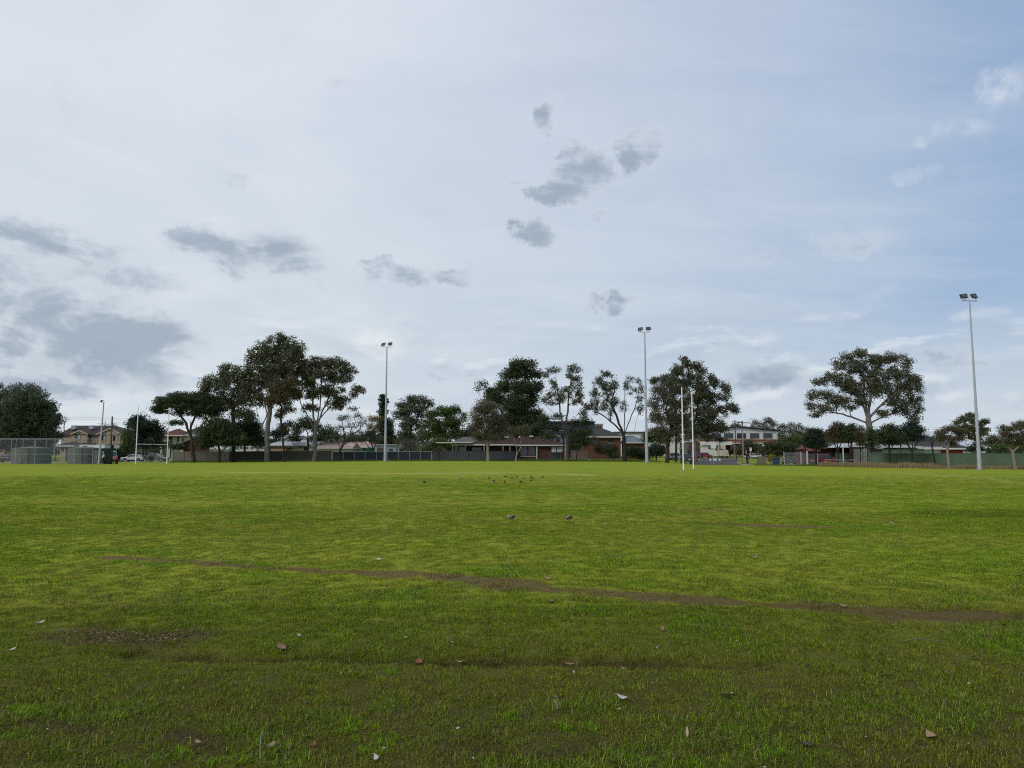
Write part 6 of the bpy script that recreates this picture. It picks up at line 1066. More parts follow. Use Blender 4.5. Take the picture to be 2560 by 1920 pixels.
# ---------------------------------------------------------------- vehicles
def car(label, paint, loc, rz, kind='suv', L=4.5, H=1.65, W_=1.82, cat='car', group=None):
    t = thing('parked_car', label, cat, loc, rz, group); hw = W_ / 2; x0, x1 = -L / 2, L / 2; zb = .24; zs = .58 * H if kind != 'sedan' else .62 * H
    # side profile of hull (x, z)
    if kind == 'sedan': hull = [(x0 + .05, .35), (x0, .55), (x0 + .06, zs - .02), (x0 + .7, zs + .04), (x1 - 1.15, zs), (x1 - .25, zs - .18), (x1 - .02, .52), (x1 - .04, .32)]; roof = [(x0 + .55, zs + .02), (x0 + 1.15, H - .04), (x0 + 1.8, H), (x1 - 2.0, H - .03), (x1 - 1.15, zs)]
    elif kind == 'van': hull = [(x0 + .03, .35), (x0, .6), (x0 + .02, zs), (x1 - .9, zs), (x1 - .2, zs - .12), (x1, .6), (x1 - .03, .34)]; roof = [(x0 + .03, zs), (x0 + .12, H), (x1 - 1.7, H), (x1 - .85, zs)]
    else: hull = [(x0 + .06, .38), (x0, .6), (x0 + .05, zs), (x1 - 1.2, zs + .02), (x1 - .35, zs - .12), (x1 - .03, .62), (x1 - .04, .36)]; roof = [(x0 + .08, zs), (x0 + .38, H - .08), (x0 + .9, H), (x1 - 2.2, H - .02), (x1 - 1.2, zs + .02)]
    wr = .34 if kind == 'suv' else .31; wx = (x0 + .82, x1 - .85)
    prof = list(hull)
    bot = []
    for wc in (wx[1], wx[0]):
        bot += [(wc + (wr + .07) * math.cos(a), zb + .06 + (wr + .1) * math.sin(a)) for a in np.linspace(.15, math.pi - .15, 7)]
    prof = hull + bot; n = len(prof)
    def loft(prof, wlow, whigh, z0, z1, name, m, par, inset=.0):
        n = len(prof); ww = lambda z: wlow + (whigh - wlow) * max(0, min(1, (z - z0) / (z1 - z0))); rows = []
        for s_, k in ((-1, 1.), (-1, .9), (1, .9), (1, 1.)): rows.append((s_, k))
        V = [(x, -ww(z), z) for x, z in prof] + [(x, ww(z), z) for x, z in prof]; m_ = MB(); m_.add(V, [tuple(range(n)), tuple(range(2 * n - 1, n - 1, -1))] + [(i + n, (i + 1) % n + n, (i + 1) % n, i) for i in range(n)]); o = m_.build(name, m, par)
        bv = o.modifiers.new('bevel', 'BEVEL'); bv.width = .05; bv.segments = 2; bv.limit_method = 'ANGLE'; return o
    body = loft(prof, hw, hw - .04, zb, zs, 'body', paint, t)
    gh = loft(roof, hw - .05, hw - .22, zs, H, 'glasshouse', 'glass', t)
    rf = [(x, z + .012) for x, z in roof[1:-1]]; ww = hw - .21
    m_ = MB(); 
    for (xa, za), (xb, zb_) in zip(rf[:-1], rf[1:]): m_.add([(xa, -ww, za), (xb, -ww, zb_), (xb, ww, zb_), (xa, ww, za), (xa, -ww - .02, za - .07), (xb, -ww - .02, zb_ - .07), (xb, ww + .02, zb_ - .07), (xa, ww + .02, za - .07)], [(0, 1, 2, 3), (4, 5, 1, 0), (3, 2, 6, 7)])
    m_.build('roof', paint, t)
    for s_ in (-1, 1):
        m_ = MB(); yl, yh = s_ * (hw - .045), s_ * (hw - .205); pil = [(roof[0], roof[1]), (roof[-2], roof[-1])] + [((xm, zs), (xm + .02, H)) for xm in ((x0 + x1) / 2 - .25,)] + ([((x0 + .95, zs), (x0 + .85, H))] if kind == 'suv' else [])
        for (xa, za), (xb, zb2) in pil: m_.tube((xa, yl, za), (xb, yh, zb2 - .03), .05, .035, 6)
        m_.build('pillar', paint, t)
        MB().box(x1 - 1.55, x1 - 1.35, s_ * hw - .02 + (0 if s_ > 0 else -.14), s_ * hw + .02 + (.14 if s_ > 0 else 0), zs + .02, zs + .16).build('mirror', paint, t)
        d1 = (x0 + x1) / 2 - .22
        for xd in (d1, d1 + 1.0): dd = MB().box(xd - .006, xd + .006, s_ * (hw + .001) - .006, s_ * (hw + .001) + .006, .42, zs - .03).build('door_seam', 'black_metal', t); MB().box(xd - .3, xd - .1, s_ * (hw + .012) - .01, s_ * (hw + .012) + .01, zs - .15, zs - .11).build('handle', 'galv', t)
        MB().box(x0 + 1.25, x1 - 1.3, s_ * hw - .03, s_ * hw + .02, .26, .36).build('side_skirt', 'black_metal', t)
        MB().box(x0 - .02, x0 + .14, s_ * (hw - .17) - .12, s_ * (hw - .17) + .12, zs - .26, zs - .06).build('tail_light', 'lamp_red', t); MB().box(x1 - .22, x1 + .0, s_ * (hw - .2) - .14, s_ * (hw - .2) + .14, .62 * zs + .14, .62 * zs + .28).build('headlight', 'lamp_clear', t)
        for xw in wx:
            w = MB().tube((xw, s_ * (hw - .21), wr), (xw, s_ * (hw - .01), wr), wr, wr, 22).build('wheel', 'tyre', t); rm = MB(); rm.tube((xw, s_ * (hw - .008), wr), (xw, s_ * (hw + .004), wr), wr * .62, wr * .58, 18); rm.build('rim', 'rim', w); sp = MB(); [sp.box(xw - .03 + .2 * math.cos(a) * .5, xw + .03 + .2 * math.cos(a) * .5, s_ * (hw + .006) - .004, s_ * (hw + .006) + .004, wr + .2 * math.sin(a) * .5 - .03, wr + .2 * math.sin(a) * .5 + .03) for a in np.arange(0, 6.2, 1.256)]; sp.build('spoke', 'black_metal', w)
    MB().box(x0 - .035, x0 - .005, -.19, .19, .62 * zs + .08, .62 * zs + .2).build('number_plate', 'sign_white', t); MB().box(x0 - .05, x0 + .1, -hw + .05, hw - .05, .36, .52).build('bumper', 'black_metal' if kind == 'suv' else paint, t); MB().box(x1 - .1, x1 + .03, -hw + .06, hw - .06, .34, .50).build('bumper', 'black_metal', t)
    if kind == 'suv':
        for s_ in (-1, 1): MB().tube((x0 + .8, s_ * (hw - .27), H + .05), (x1 - 2.3, s_ * (hw - .27), H + .04), .02).build('roof_rail', 'galv', t)
    return t
def at(px, D): return G(px, D)
car('red hatch backed four wheel drive parked side on behind the tubular fence', 'car_red', (at(2066, 117.5)[0], 117.5, at(2066, 117.5)[2] + .05), R(2), 'suv', 4.6, 1.66)
car('black station car seen from behind between the right goal uprights', 'car_black', at(1718, 127), R(86), 'suv', 4.6, 1.7, 1.85)
car('white hatchback parked at left behind the left goal upright', 'car_white', (at(334, 150)[0], 150, at(334, 150)[2] + .05), R(184), 'sedan', 4.3, 1.5)
car('dark maroon car behind the chain wire at the far left', 'car_maroon', at(20, 140), R(2), 'sedan', 4.5, 1.45)
car('dark grey car behind the chain wire right of the left goal', 'car_grey', (at(392, 151)[0], 151, at(392, 151)[2] + .05), R(-3), 'suv', 4.4, 1.65)
car('red van parked before the white building at the street end', 'car_red', at(1761, 202), R(3), 'van', 4.4, 1.55)
car('pale blue car parked left of the right goal under the casuarina', 'car_blue', at(1692, 168), R(10), 'suv', 4.2, 1.6)
car('small white van at the street corner behind the olive tree', 'car_white', at(1882, 196), R(185), 'van', 3.9, 1.5)
car('silver grey car seen dimly through the steel gate bars', 'car_grey', at(1978, 128), R(5), 'sedan', 3.6, 1.3)
car('dark car on the street behind the small white parking sign', 'car_black', at(1897, 203), R(4), 'sedan', 4.3, 1.4)
def camper():
    b = G(1812, 205); t = thing('trailer', 'pale box trailer with ladder rack before the dark verandah', 'trailer', b); MB().box(-.9, .9, 0, 2, .6, 2.2).build('body', 'render_cream', t); MB().box(-.92, .92, -.02, 2.02, 2.203, 2.28).build('roof', 'galv', t)
    for k in range(5): MB().box(.5, 1.15, -.08, -.03, .75 + .3 * k, .81 + .3 * k).build('rung', 'white_paint', t)
    for x in (-.6, .6): MB().tube((x, -.02, .32), (x, .2, .32), .32, .32, 16).build('wheel', 'tyre', t)
camper()
def truck():
    b = G(228, 143); t = thing('parked_truck', 'white box truck with teal windscreen cab behind the green tanks', 'truck', b, R(2)); s = 143 / F
    z0 = .9; zt = P(228, 1112.5, 143)[2] - b[2]; MB().box(-2.4, 2.35, .2, 2.5, z0, zt).build('cargo_box', 'car_white', t); MB().box(-2.42, 2.37, .18, 2.52, zt + .003, zt + .08).build('roof_edge', 'galv', t)
    cab = MB().prism([(2.45, .5), (3.75, .5), (3.85, 1.1), (3.6, 2.05), (3.2, 2.2), (2.45, 2.2)], .35, 2.35).build('cab', 'car_white', t); MB().prism([(2.7, 1.25), (3.72, 1.25), (3.54, 2.0), (2.7, 2.0)], .335, .348).build('window', 'truck_teal', cab); MB().add([(3.86, .45, 1.15), (3.86, 2.25, 1.15), (3.64, 2.25, 2.02), (3.64, .45, 2.02)], [(0, 1, 2, 3)]).build('windscreen', 'truck_teal', cab)
    MB().box(-2.3, 3.7, .6, 2.1, .45, .85).build('chassis', 'black_metal', t); MB().box(3.87, 3.93, .5, .8, .75, .92).build('headlight', 'lamp_clear', t); MB().box(3.80, 3.98, .3, 2.4, .4, .62).build('bumper', 'sign_grey', t)
    for x in (-1.5, 3.0): w = MB().tube((x, .3, .42), (x, .55, .42), .42, .42, 20).build('wheel', 'tyre', t); MB().tube((x, .285, .42), (x, .3, .42), .22, .22, 14).build('rim', 'rim', w)
    MB().box(1.2, 1.7, .19, .198, 1.9, 2.3).build('red_marking', 'lamp_red', t)
truck()
# ---------------------------------------------------------------- benches
def bench(px, D, label, L=1.9, table=False, rz=0):
    b = G(px, D); t = thing('picnic_bench', label, 'bench', b, rz)
    for y in (-.16, 0, .16): MB().box(-L / 2, L / 2, y - .07, y + .07, .42, .46).build('seat_slat', 'timber_dark', t)
    for x in (-L / 2 + .25, L / 2 - .3): MB().box(x, x + .07, -.2, .2, 0, .418).build('leg', 'black_metal', t)
bench(279, 114.5, 'long low dark bench that the red clad person sits on', 2.3)
def table_():
    b = G(281, 116.2); t = thing('picnic_table', 'dark picnic table top behind the bench between the two people', 'table', b)
    for y in (-.3, -.1, .1, .3): MB().box(-1.2, 1.0, y - .09, y + .09, .72, .76).build('slat', 'timber_dark', t)
    for x in (-.9, .7): MB().box(x, x + .08, -.35, .35, 0, .718).build('leg', 'black_metal', t)
table_()
bench(2120, 108.5, 'low dark bench before the breeze block screen', 1.7)
# ---------------------------------------------------------------- people
def skin_obj(name, verts, edges, m, parent, sub=2):
    me = bpy.data.meshes.new(name); me.from_pydata([v[:3] for v in verts], edges, []); o = link(name, me, m, parent)
    sk = o.modifiers.new('skin', 'SKIN'); sk.use_smooth_shade = True
    for i, v in enumerate(verts): r = v[3]; me.skin_vertices[0].data[i].radius = (r, v[4] if len(v) > 4 else r); me.skin_vertices[0].data[i].use_root = (i == 0)
    s = o.modifiers.new('sub', 'SUBSURF'); s.levels = s.render_levels = sub; return o
def person(label, loc, rz, pose, shirt, pants, hat=None, hair='black_metal', scale=1.0):
    t = thing('person', label, 'person', loc, rz); t.scale = (scale,) * 3
    if pose == 'stand':
        J = dict(pel=(0, 0, .95), bel=(0, 0, 1.08), che=(0, .01, 1.28), shc=(0, 0, 1.42), nek=(0, -.02, 1.50), hed=(0, -.05, 1.62),
                 shl=(-.18, 0, 1.40), ell=(-.24, -.05, 1.13), wrl=(-.22, -.24, .98), hal=(-.21, -.31, .96), shr=(.18, 0, 1.40), elr=(.23, .02, 1.13), wrr=(.22, -.10, .90), har=(.21, -.13, .82),
                 hpl=(-.10, 0, .90), knl=(-.11, -.02, .50), anl=(-.12, .02, .10), tol=(-.13, -.14, .04), hpr=(.10, 0, .90), knr=(.11, -.05, .50), anr=(.12, -.03, .10), tor=(.13, -.19, .04))
    elif pose == 'walk':
        J = dict(pel=(0, 0, .93), bel=(0, -.01, 1.08), che=(0, -.03, 1.28), shc=(0, -.03, 1.41), nek=(0, -.05, 1.49), hed=(0, -.08, 1.61),
                 shl=(-.18, -.02, 1.40), ell=(-.23, .12, 1.16), wrl=(-.22, .10, .93), hal=(-.21, .08, .86), shr=(.18, -.02, 1.40), elr=(.22, -.14, 1.16), wrr=(.2, -.3, 1.0), har=(.2, -.36, .97),
                 hpl=(-.10, 0, .88), knl=(-.11, -.22, .50), anl=(-.11, -.30, .12), tol=(-.12, -.45, .08), hpr=(.10, 0, .88), knr=(.11, .10, .48), anr=(.11, .36, .16), tor=(.12, .30, .04))
    else:  # seated, leaning forward
        J = dict(pel=(0, .05, .56), bel=(0, .0, .70), che=(0, -.08, .90), shc=(0, -.14, 1.02), nek=(0, -.2, 1.09), hed=(0, -.27, 1.17),
                 shl=(-.19, -.14, 1.00), ell=(-.27, -.26, .78), wrl=(-.14, -.45, .68), hal=(-.08, -.5, .66), shr=(.19, -.14, 1.00), elr=(.27, -.26, .78), wrr=(.14, -.45, .68), har=(.08, -.5, .66),
                 hpl=(-.10, .0, .54), knl=(-.17, -.40, .52), anl=(-.14, -.34, .10), tol=(-.15, -.50, .04), hpr=(.10, .0, .54), knr=(.17, -.40, .52), anr=(.14, -.34, .10), tor=(.15, -.50, .04))
    rad = dict(pel=.125, bel=.11, che=.13, shc=.10, nek=.048, hed=.085, shl=.055, ell=.04, wrl=.027, hal=.034, shr=.055, elr=.04, wrr=.027, har=.034, hpl=.085, knl=.055, anl=.038, tol=.03, hpr=.085, knr=.055, anr=.038, tor=.03)
    chain = [('pel', 'bel'), ('bel', 'che'), ('che', 'shc'), ('shc', 'nek'), ('nek', 'hed'), ('shc', 'shl'), ('shl', 'ell'), ('ell', 'wrl'), ('wrl', 'hal'), ('shc', 'shr'), ('shr', 'elr'), ('elr', 'wrr'), ('wrr', 'har'), ('pel', 'hpl'), ('hpl', 'knl'), ('knl', 'anl'), ('anl', 'tol'), ('pel', 'hpr'), ('hpr', 'knr'), ('knr', 'anr'), ('anr', 'tor')]
    def sub(keys, grow, name, m, extra=True):
        ks = [k for k in J if k in keys]; V = [(*J[k], rad[k] + grow) for k in ks]; E = [(ks.index(a), ks.index(b)) for a, b in chain if a in ks and b in ks]; return V, E, ks
    V, E, ks = sub(list(J), 0, 'body', 'skin')
    hz = J['hed']; V.append((hz[0], hz[1] + .0, hz[2] + .08, .075)); E.append((ks.index('hed'), len(V) - 1))
    for hk, wk in (('hal', 'wrl'), ('har', 'wrr')):       # fingers and thumb
        hp, wp_ = Vector(J[hk]), Vector(J[wk]); d = (hp - wp_).normalized(); sd_ = d.cross(Vector((0, .3, 1))).normalized(); 
        for f in range(4): q = hp + sd_ * (.03 - .02 * f) + d * (.06 - abs(f - 1.3) * .008); V.append((*q, .010)); E.append((ks.index(hk), len(V) - 1)); V.append((*(q + d * .025 + Vector((0, 0, -.012))), .008)); E.append((len(V) - 2, len(V) - 1))
        q = hp + sd_ * .05 + d * .01; V.append((*q, .011)); E.append((ks.index(wk), len(V) - 1))
    skin_obj('body', V, E, 'skin', t, 1)
    V, E, _ = sub(('pel', 'bel', 'che', 'shc', 'shl', 'ell', 'wrl', 'shr', 'elr', 'wrr'), .022, 's', shirt); skin_obj('jacket', V, E, shirt, t, 2)
    V, E, _ = sub(('pel', 'hpl', 'knl', 'anl', 'hpr', 'knr', 'anr'), .018, 'p', pants); skin_obj('trousers', V, E, pants, t, 2)
    for a, b in (('anl', 'tol'), ('anr', 'tor')): p, q = Vector(J[a]), Vector(J[b]); m = MB(); m.ell(tuple((p + q) / 2 + Vector((0, 0, -.02))), (.055, .14, .05)); m.build('shoe', 'sign_white' if pose == 'stand' else 'black_metal', t, True)
    c = Vector(hz) + Vector((0, .012, .085)); MB().ell(tuple(c), (.093, .10, .085), 14, 8).build('hair', hair, t, True); f = Vector(hz) + Vector((0, -.082, .03)); MB().tube(f + Vector((0, .01, .02)), f + Vector((0, -.022, -.01)), .012, .018, 6).build('nose', 'skin', t)
    for s_ in (-1, 1): MB().ell(tuple(f + Vector((.03 * s_, .005, .03))), (.012, .008, .008)).build('eye', 'black_metal', t); MB().ell(tuple(Vector(hz) + Vector((.088 * s_, 0, .03))), (.012, .02, .03)).build('ear', 'skin', t)
    if hat: m = MB(); m.ell(tuple(c + Vector((0, -.005, .03))), (.105, .115, .075), 16, 8); m.tube(c + Vector((0, -.09, .015)), c + Vector((0, -.09, .03)), .11, .10, 16); m.build('hat', hat, t, True)
    return t
person('standing person in pale jacket, dark trousers and white cap beside the curved lamp pole', at(259, 109), R(-70), 'stand', 'cloth_white', 'cloth_black', 'cloth_white', scale=1.03)
person('person in bright red jacket sitting bent forward on the bench', (at(288, 114)[0], 114.4, at(288, 114)[2] - .0), R(0), 'sit', 'cloth_red', 'cloth_black', scale=1.08)
person('distant dark clothed person walking on the verge by the street', at(1755, 176), R(80), 'walk', 'cloth_black', 'cloth_black')
# ---------------------------------------------------------------- birds
def bird(label, px, py, m, rz, pose='peck', scale=1.0, Dk=None):
    gx, gy = gpt(px, py + (2 if py > 1250 else 1)); z = float(gz(gx, gy)); t = thing('pigeon', label, 'pigeon', (gx, gy, z), rz, 'pigeons feeding on the field'); t.scale = (scale,) * 3
    hd = (-.135, 0, .10) if pose == 'peck' else (-.11, 0, .235)
    V = [(0.0, 0, .135, .068, .062), (-.07, 0, .145, .06, .055), (-.105, 0, .15 if pose == 'peck' else .175, .042), ((-.13, 0, .125, .03) if pose == 'peck' else (-.112, 0, .21, .03)), (*hd, .027), (.08, 0, .125, .048, .04), (.13, 0, .11, .028, .02), (.20, 0, .10, .034, .010)]
    skin_obj('body', V, [(0, 1), (1, 2), (2, 3), (3, 4), (0, 5), (5, 6), (6, 7)], m, t, 2)
    b_ = MB(); p = Vector(hd); d = Vector((-.8, 0, -.6 if pose == 'peck' else -.1)); b_.tube(p + d * .022, p + d * .052, .009, .002, 6); b_.build('beak', 'beak', t)
    for s_ in (-1, 1):
        MB().add([(-.07, s_ * .060, .165), (.02, s_ * .072, .185), (.14, s_ * .035, .140), (.17, s_ * .022, .118), (.06, s_ * .066, .108), (-.05, s_ * .066, .115)], [(0, 1, 2, 3, 4, 5)]).build('wing', 'bird_dark', t); l = MB(); l.tube((0, s_ * .028, .08), (-.005, s_ * .03, .0), .006, .005, 6); [l.tube((-.005, s_ * .03, .004), (-.005 - .035 * math.cos(a), s_ * .03 + .035 * math.sin(a), .002), .004, .002, 4) for a in (-.5, 0, .5, 3.1)]; l.build('leg', 'beak', t); MB().ell((hd[0] - .005, s_ * .024, hd[2] + .006), (.004, .003, .004), 6, 4).build('eye', 'lamp_red', t)
bird('nearer left grey pigeon feeding head down on the open grass', 1278, 1307, 'bird_grey', R(58), scale=.86); bird('nearer right grey pigeon with dark wing tip feeding alone', 1422, 1306, 'bird_grey', R(232), scale=.86)
for k, (px, py, m, a, ps, lb) in enumerate([(1061, 1209, 'bird_dark', 10, 'peck', 'dark pigeon standing apart left of the flock'), (1154, 1196, 'bird_white', 200, 'peck', 'pale pigeon alone between the flock and the leftmost dark bird'), (1223, 1199, 'bird_dark', 60, 'up', 'dark pigeon at the left end of the far flock'), (1235, 1205, 'bird_dark', 30, 'peck', 'dark pigeon just above the white backed one'), (1238, 1210, 'bird_grey', 140, 'peck', 'white and dark pigeon nearest the camera at the flock left end'), (1262, 1209, 'bird_dark', 80, 'up', 'dark upright pigeon low in the flock right of the white backed one'), (1264, 1194, 'bird_dark', 190, 'peck', 'dark pigeon stretched out at the back of the flock left of centre'), (1280, 1198, 'bird_dark', 75, 'up', 'dark pigeon in the middle of the flock'), (1292, 1194, 'bird_grey', 20, 'peck', 'light grey pigeon at the back middle of the flock'), (1302, 1208, 'bird_dark', 5, 'peck', 'black pigeon lowest right of the flock with level back'), (1312, 1199, 'bird_grey', 160, 'peck', 'grey pigeon right of the flock middle'), (1328, 1195, 'bird_dark', 185, 'peck', 'dark pigeon behind the large overlapping pair at right'), (1334, 1198, 'bird_grey', 200, 'peck', 'broad grey and black pigeon of the overlapping pair'), (1328, 1204, 'bird_dark', 100, 'up', 'small dark pigeon just below the overlapping pair'), (1357, 1195, 'bird_dark', 175, 'peck', 'dark pigeon at the far right end of the flock')]):
    bird(lb, px, py, m, R(a * .6 + 40), ps, scale=.78)
# ---------------------------------------------------------------- fallen leaves and litter
def leaf(label, px, py, L, m, seed, cat='fallen leaf', name='fallen_leaf', wide=.5, curl=.3):
    r = np.random.default_rng(seed); gx, gy = gpt(px, py); z = float(gz(gx, gy)) + .024; t_ = MB(); n = 9; top = []; V = []
    for i in range(n):
        f = i / (n - 1); w = L * wide * .5 * math.sin(math.pi * min(.98, max(.04, f)) ** .8) * (1 + .25 * (r.random() - .5)); x = (f - .5) * L; zz = curl * L * (f - .5) ** 2 * 2; e = curl * w * .8; V += [(x, -w, zz + e * r.uniform(.4, 1.2)), (x, 0, zz), (x, w, zz + e * r.uniform(.4, 1.2))]
    Fc = []
    for i in range(n - 1): a = i * 3; Fc += [(a, a + 3, a + 4, a + 1), (a + 1, a + 4, a + 5, a + 2)]
    t_.add(V, Fc); t_.tube((L * .5, 0, curl * L * .5), (L * .72, .01, curl * L * .3), .0015, .001, 4); o = t_.build(name, m); sl = o.modifiers.new('thickness', 'SOLIDIFY'); sl.thickness = .0012; o.location = (gx, gy, z); o.rotation_euler = (r.uniform(-.5, .1), r.uniform(-.3, .3), r.uniform(0, 6.28)); tag(o, label, cat, 'leaves and scraps lying on the grass')
    return o
for k, a in enumerate([('curled pinkish leaf propped at the left part of the rut', 705, 1620, .13, 'leaf_litter_pink', .6), ('red and cream folded leaf in the middle of the rut', 1047, 1640, .12, 'leaf_litter_red', .55), ('broad twisted brown leaf right of centre in the foreground', 1820, 1748, .15, 'leaf_litter_tan', .45), ('dark maroon leaf lying flat near the bottom edge', 2012, 1871, .15, 'leaf_litter_dark', .36), ('pale tan leaf at the lower right', 2327, 1853, .12, 'leaf_litter_tan', .5), ('pale tan leaf at the right in line with the rut', 2442, 1655, .12, 'leaf_litter_tan', .6), ('thin whitish bent leaf right of the blue ribbon', 1556, 1753, .12, 'petal_white', .3), ('small curled pale leaf below the whitish bent one', 1545, 1778, .06, 'leaf_litter_tan', .4), ('pinkish brown leaf below the soil streak centre', 1375, 1509, .12, 'leaf_litter_pink', .5), ('small red leaf scrap near the bottom left of centre', 783, 1866, .05, 'leaf_litter_red', .6), ('pale brown leaf beside the red scrap', 676, 1871, .07, 'leaf_litter_tan', .5), ('yellowish curled leaf at the bottom left', 496, 1864, .07, 'leaf_litter_tan', .5), ('dull pale leaf at the bottom left near the corner', 182, 1886, .07, 'leaf_litter_tan', .4), ('faded brown leaf right of the red and cream leaf', 1424, 1648, .10, 'leaf_litter_pink', .5), ('pale leaf in the rut at its right part', 1560, 1656, .09, 'leaf_litter_tan', .35), ('tan leaf on the soil streak at right', 2083, 1519, .14, 'leaf_litter_pink', .4), ('whitish leaf beside the tan one on the soil streak', 2112, 1522, .14, 'leaf_litter_tan', .4), ('small upright pale leaf beyond the soil streak', 1886, 1401, .12, 'leaf_litter_tan', .8), ('pinkish leaf beyond the soil streak left of the upright one', 1544, 1401, .11, 'leaf_litter_pink', .7), ('pinkish leaf at the far left by the edge', 24, 1461, .13, 'leaf_litter_pink', .4), ('brown leaf pair right of the far left one', 103, 1468, .12, 'leaf_litter_tan', .5), ('pale brown leaf at the right edge beyond the streak', 2550, 1447, .13, 'leaf_litter_pink', .6), ('pale curled leaf low centre beside the red leaf line', 1151, 1641, .09, 'straw', .2), ('brown leaf near the soil patch at right beyond the rut', 2512, 1573, .09, 'leaf_litter_dark', .5), ('small brown leaf above the right rut end', 1655, 1582, .09, 'leaf_litter_pink', .5), ('long straw coloured sliver lying low right of centre', 1718, 1845, .11, 'straw', .18), ('pale leaf on the far side of the middle soil patch', 1367, 1452, .13, 'leaf_litter_tan', .4), ('cream leaf near the grass left of the far soil line', 946, 1404, .12, 'petal_white', .35)]):
    leaf(a[0], a[1], a[2], a[3] * .85, a[4], 300 + k, wide=a[5])
for k, (px, py, L, lb) in enumerate([(101, 1564, .11, 'crumpled white paper scrap at the far left'), (748, 1592, .07, 'white scrap above the pinkish leaf'), (730, 1573, .06, 'smaller white scrap farther above the pinkish leaf'), (28, 1631, .10, 'white flat scrap at the left edge'), (33, 1334, .13, 'white scrap far out on the left grass'), (214, 1280, .15, 'white scrap far out on the left grass nearer the goal'), (1130, 1607, .05, 'white tuft scrap above the rut centre'), (940, 1902, .07, 'white lacy scrap at the bottom centre'), (1434, 1688, .04, 'tiny white scrap below the rut right of centre'), (2230, 1312, .13, 'white scrap on the far right grass'), (1965, 1295, .12, 'white scrap near the dark weed patch')]):
    leaf(lb, px, py, L * .7, 'petal_white', 400 + k, 'paper scrap', 'paper_scrap', .55)
def ribbon(px, py, label, m, pts, r):
    gx, gy = gpt(px, py); z = float(gz(gx, gy)); mb = MB(); mb.path(pts, r, 5); o = mb.build('ribbon' if m == 'ribbon' else 'grass_stalk', m, None, True); o.location = (gx, gy, z); tag(o, label, 'ribbon' if m == 'ribbon' else 'stalk')
ribbon(1390, 1783, 'pale blue plastic ribbon curled upright in the grass', 'ribbon', [(0, 0, .03), (.015, 0, .045), (-.008, .005, .065), (.012, 0, .085), (.0, 0, .105), (-.012, 0, .1)], .0022)
ribbon(650, 1898, 'pale bluish dry stalk leaning at the bottom left', 'ribbon', [(0, 0, .01), (-.012, .03, .06), (-.018, .06, .11), (-.02, .08, .125)], .0018)
gx, gy = gpt(2310, 1617)
ribbon(2310, 1617, 'long pale green blade lying flat at the right', 'leaf_silver', [(-.17, 0, .03), (-.05, .01, .045), (.06, -.01, .04), (.16, -.02, .03)], .0035)
def bits():
    r = np.random.default_rng(12); V = []
    for k in range(620):
        y = 3.6 + 38 * r.random() ** 1.3; x = (r.random() * 2 - 1) * (y * .72 + .5); z = float(gz(x, y)) + .022; s = r.uniform(.005, .014) * (1 + y * .035); a = r.uniform(0, 6.28); c, d = math.cos(a), math.sin(a); w = s * r.uniform(.25, .7)
        V += [(x - c * s, y - d * s, z), (x + d * w, y - c * w, z + .006), (x + c * s, y + d * s, z + .004), (x - d * w, y + c * w, z + .008)]
    V = np.array(V).reshape(-1, 4, 3); k = int(len(V) * .45)
    for nm, v, m in (('fallen_petals', V[:k], 'petal_white'), ('leaf_fragments', V[k:], 'straw')):
        tag(npmesh(nm, v.reshape(-1, 3), np.arange(len(v) * 4), 4, m), 'tiny %s scattered over the whole field' % ('white petals' if m == 'petal_white' else 'dry leaf fragments'), 'litter', kind='stuff')
    V = []
    for k in range(1500):
        i = r.integers(0, 2); f = r.random(); a, b_ = MULCH[i], MULCH[i + 1]; x = a[0] + (b_[0] - a[0]) * f + r.normal(0, .2); y = a[1] + (b_[1] - a[1]) * f + r.normal(0, .12) * (1.2 - abs(f - .5)); z = float(gz(x, y)) + r.uniform(.003, .02); s = r.uniform(.006, .02) * r.uniform(.5, 1.2); u = r.normal(0, 1, 3) * [1, 1, .5]; u /= np.linalg.norm(u); w = np.cross(u, r.normal(0, 1, 3)); w /= np.linalg.norm(w); p = np.array([x, y, z])
        V += [p - u * s, p + w * s * .35, p + u * s, p - w * s * .35]
    k = len(V) // 8 * 6; k -= k % 4
    tag(npmesh('wood_chips', np.array(V[:k]), np.arange(k), 4, 'mulch'), 'patch of brown wood chips and dead leaves at left of the rut', 'wood chips', kind='stuff'); tag(npmesh('leaf_fragments', np.array(V[k:]), np.arange(len(V) - k), 4, 'leaf_litter_tan'), 'tan leaf flakes among the wood chips', 'litter', kind='stuff')
bits()
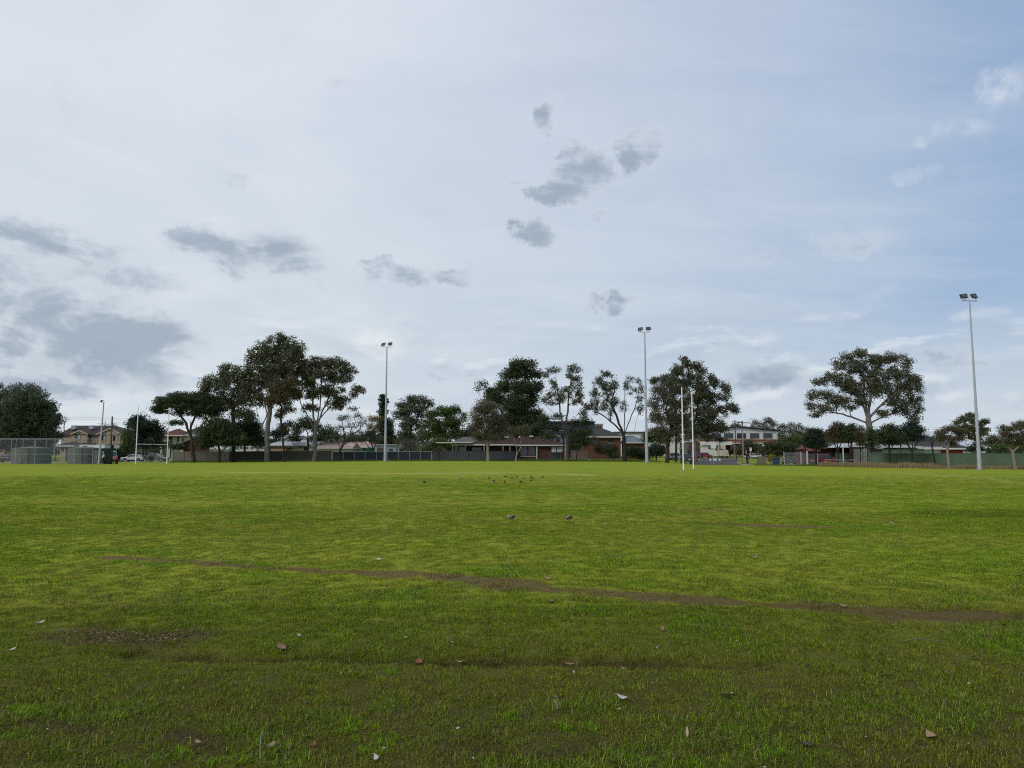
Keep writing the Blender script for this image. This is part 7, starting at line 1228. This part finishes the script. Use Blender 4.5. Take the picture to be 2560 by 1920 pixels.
# ---------------------------------------------------------------- taller grass along fences
def fringe(px0, D0, px1, D1, n, h0, h1, label, mats, width=.8, seed=1, base=0):
    r = np.random.default_rng(seed); V = []; A = []; p0, p1 = G(px0, D0), G(px1, D1)
    for k in range(n):
        f = r.random(); x = p0[0] + (p1[0] - p0[0]) * f + r.normal(0, width * .4); y = p0[1] + (p1[1] - p0[1]) * f + r.normal(0, width * .5); z = float(gz(x, y)); cl = .5 + vn(np.array(x / 1.3), np.array(y / 1.3 + 5)) ; h = r.uniform(h0, h1) * cl; a = r.uniform(0, 3.14); l = r.normal(0, .25) * h; w = r.uniform(.012, .03); c, s = math.cos(a) * w, math.sin(a) * w; lx, ly = math.cos(a + 1) * l, math.sin(a + 1) * l
        V += [(x - c, y - s, z - .03), (x + c, y + s, z - .03), (x + lx + c * .3, y + ly + s * .3, z + h), (x + lx - c * .3, y + ly - s * .3, z + h)]; A.append(r.random())
    o = npmesh('tall_grass', np.array(V), np.arange(len(V)), 4, mats, attr={'v': ('FACE', A)}); tag(o, label, 'grass', kind='stuff')
M['tall_dry'] = mat('tall_dry', (.40, .30, .17), .9, (.24, .18, .08), 3, attr='v', trans=.25); M['tall_green'] = mat('tall_green', (.12, .19, .025), .9, (.07, .12, .02), 3, attr='v', trans=.25)
fringe(2060, 105, 2330, 92, 9000, .2, .62, 'tall dry tan grass below the row of dark trees', 'tall_dry', 1.3, 31); fringe(2330, 92, 2860, 79, 7000, .15, .42, 'dry tan grass along the green fence', 'tall_dry', 1.0, 32)
fringe(430, 141, 1300, 142, 15000, .08, .34, 'green grass tufts along the left and middle fences', 'tall_green', 1.2, 33); fringe(1295, 139, 1640, 138, 9000, .14, .42, 'bright green longer grass under the central gums', 'tall_green', 1.6, 34); fringe(1890, 115, 2060, 111, 3500, .05, .25, 'green grass edge below the steel gate', 'tall_green', 1., 35)
b = G(308, 146); o = MB().box(-.9, .9, -.3, .3, -.05, .32).build('concrete_block', 'concrete', None); o.location = b; tag(o, 'low pale concrete block on the verge left of the white hatchback', 'concrete block')
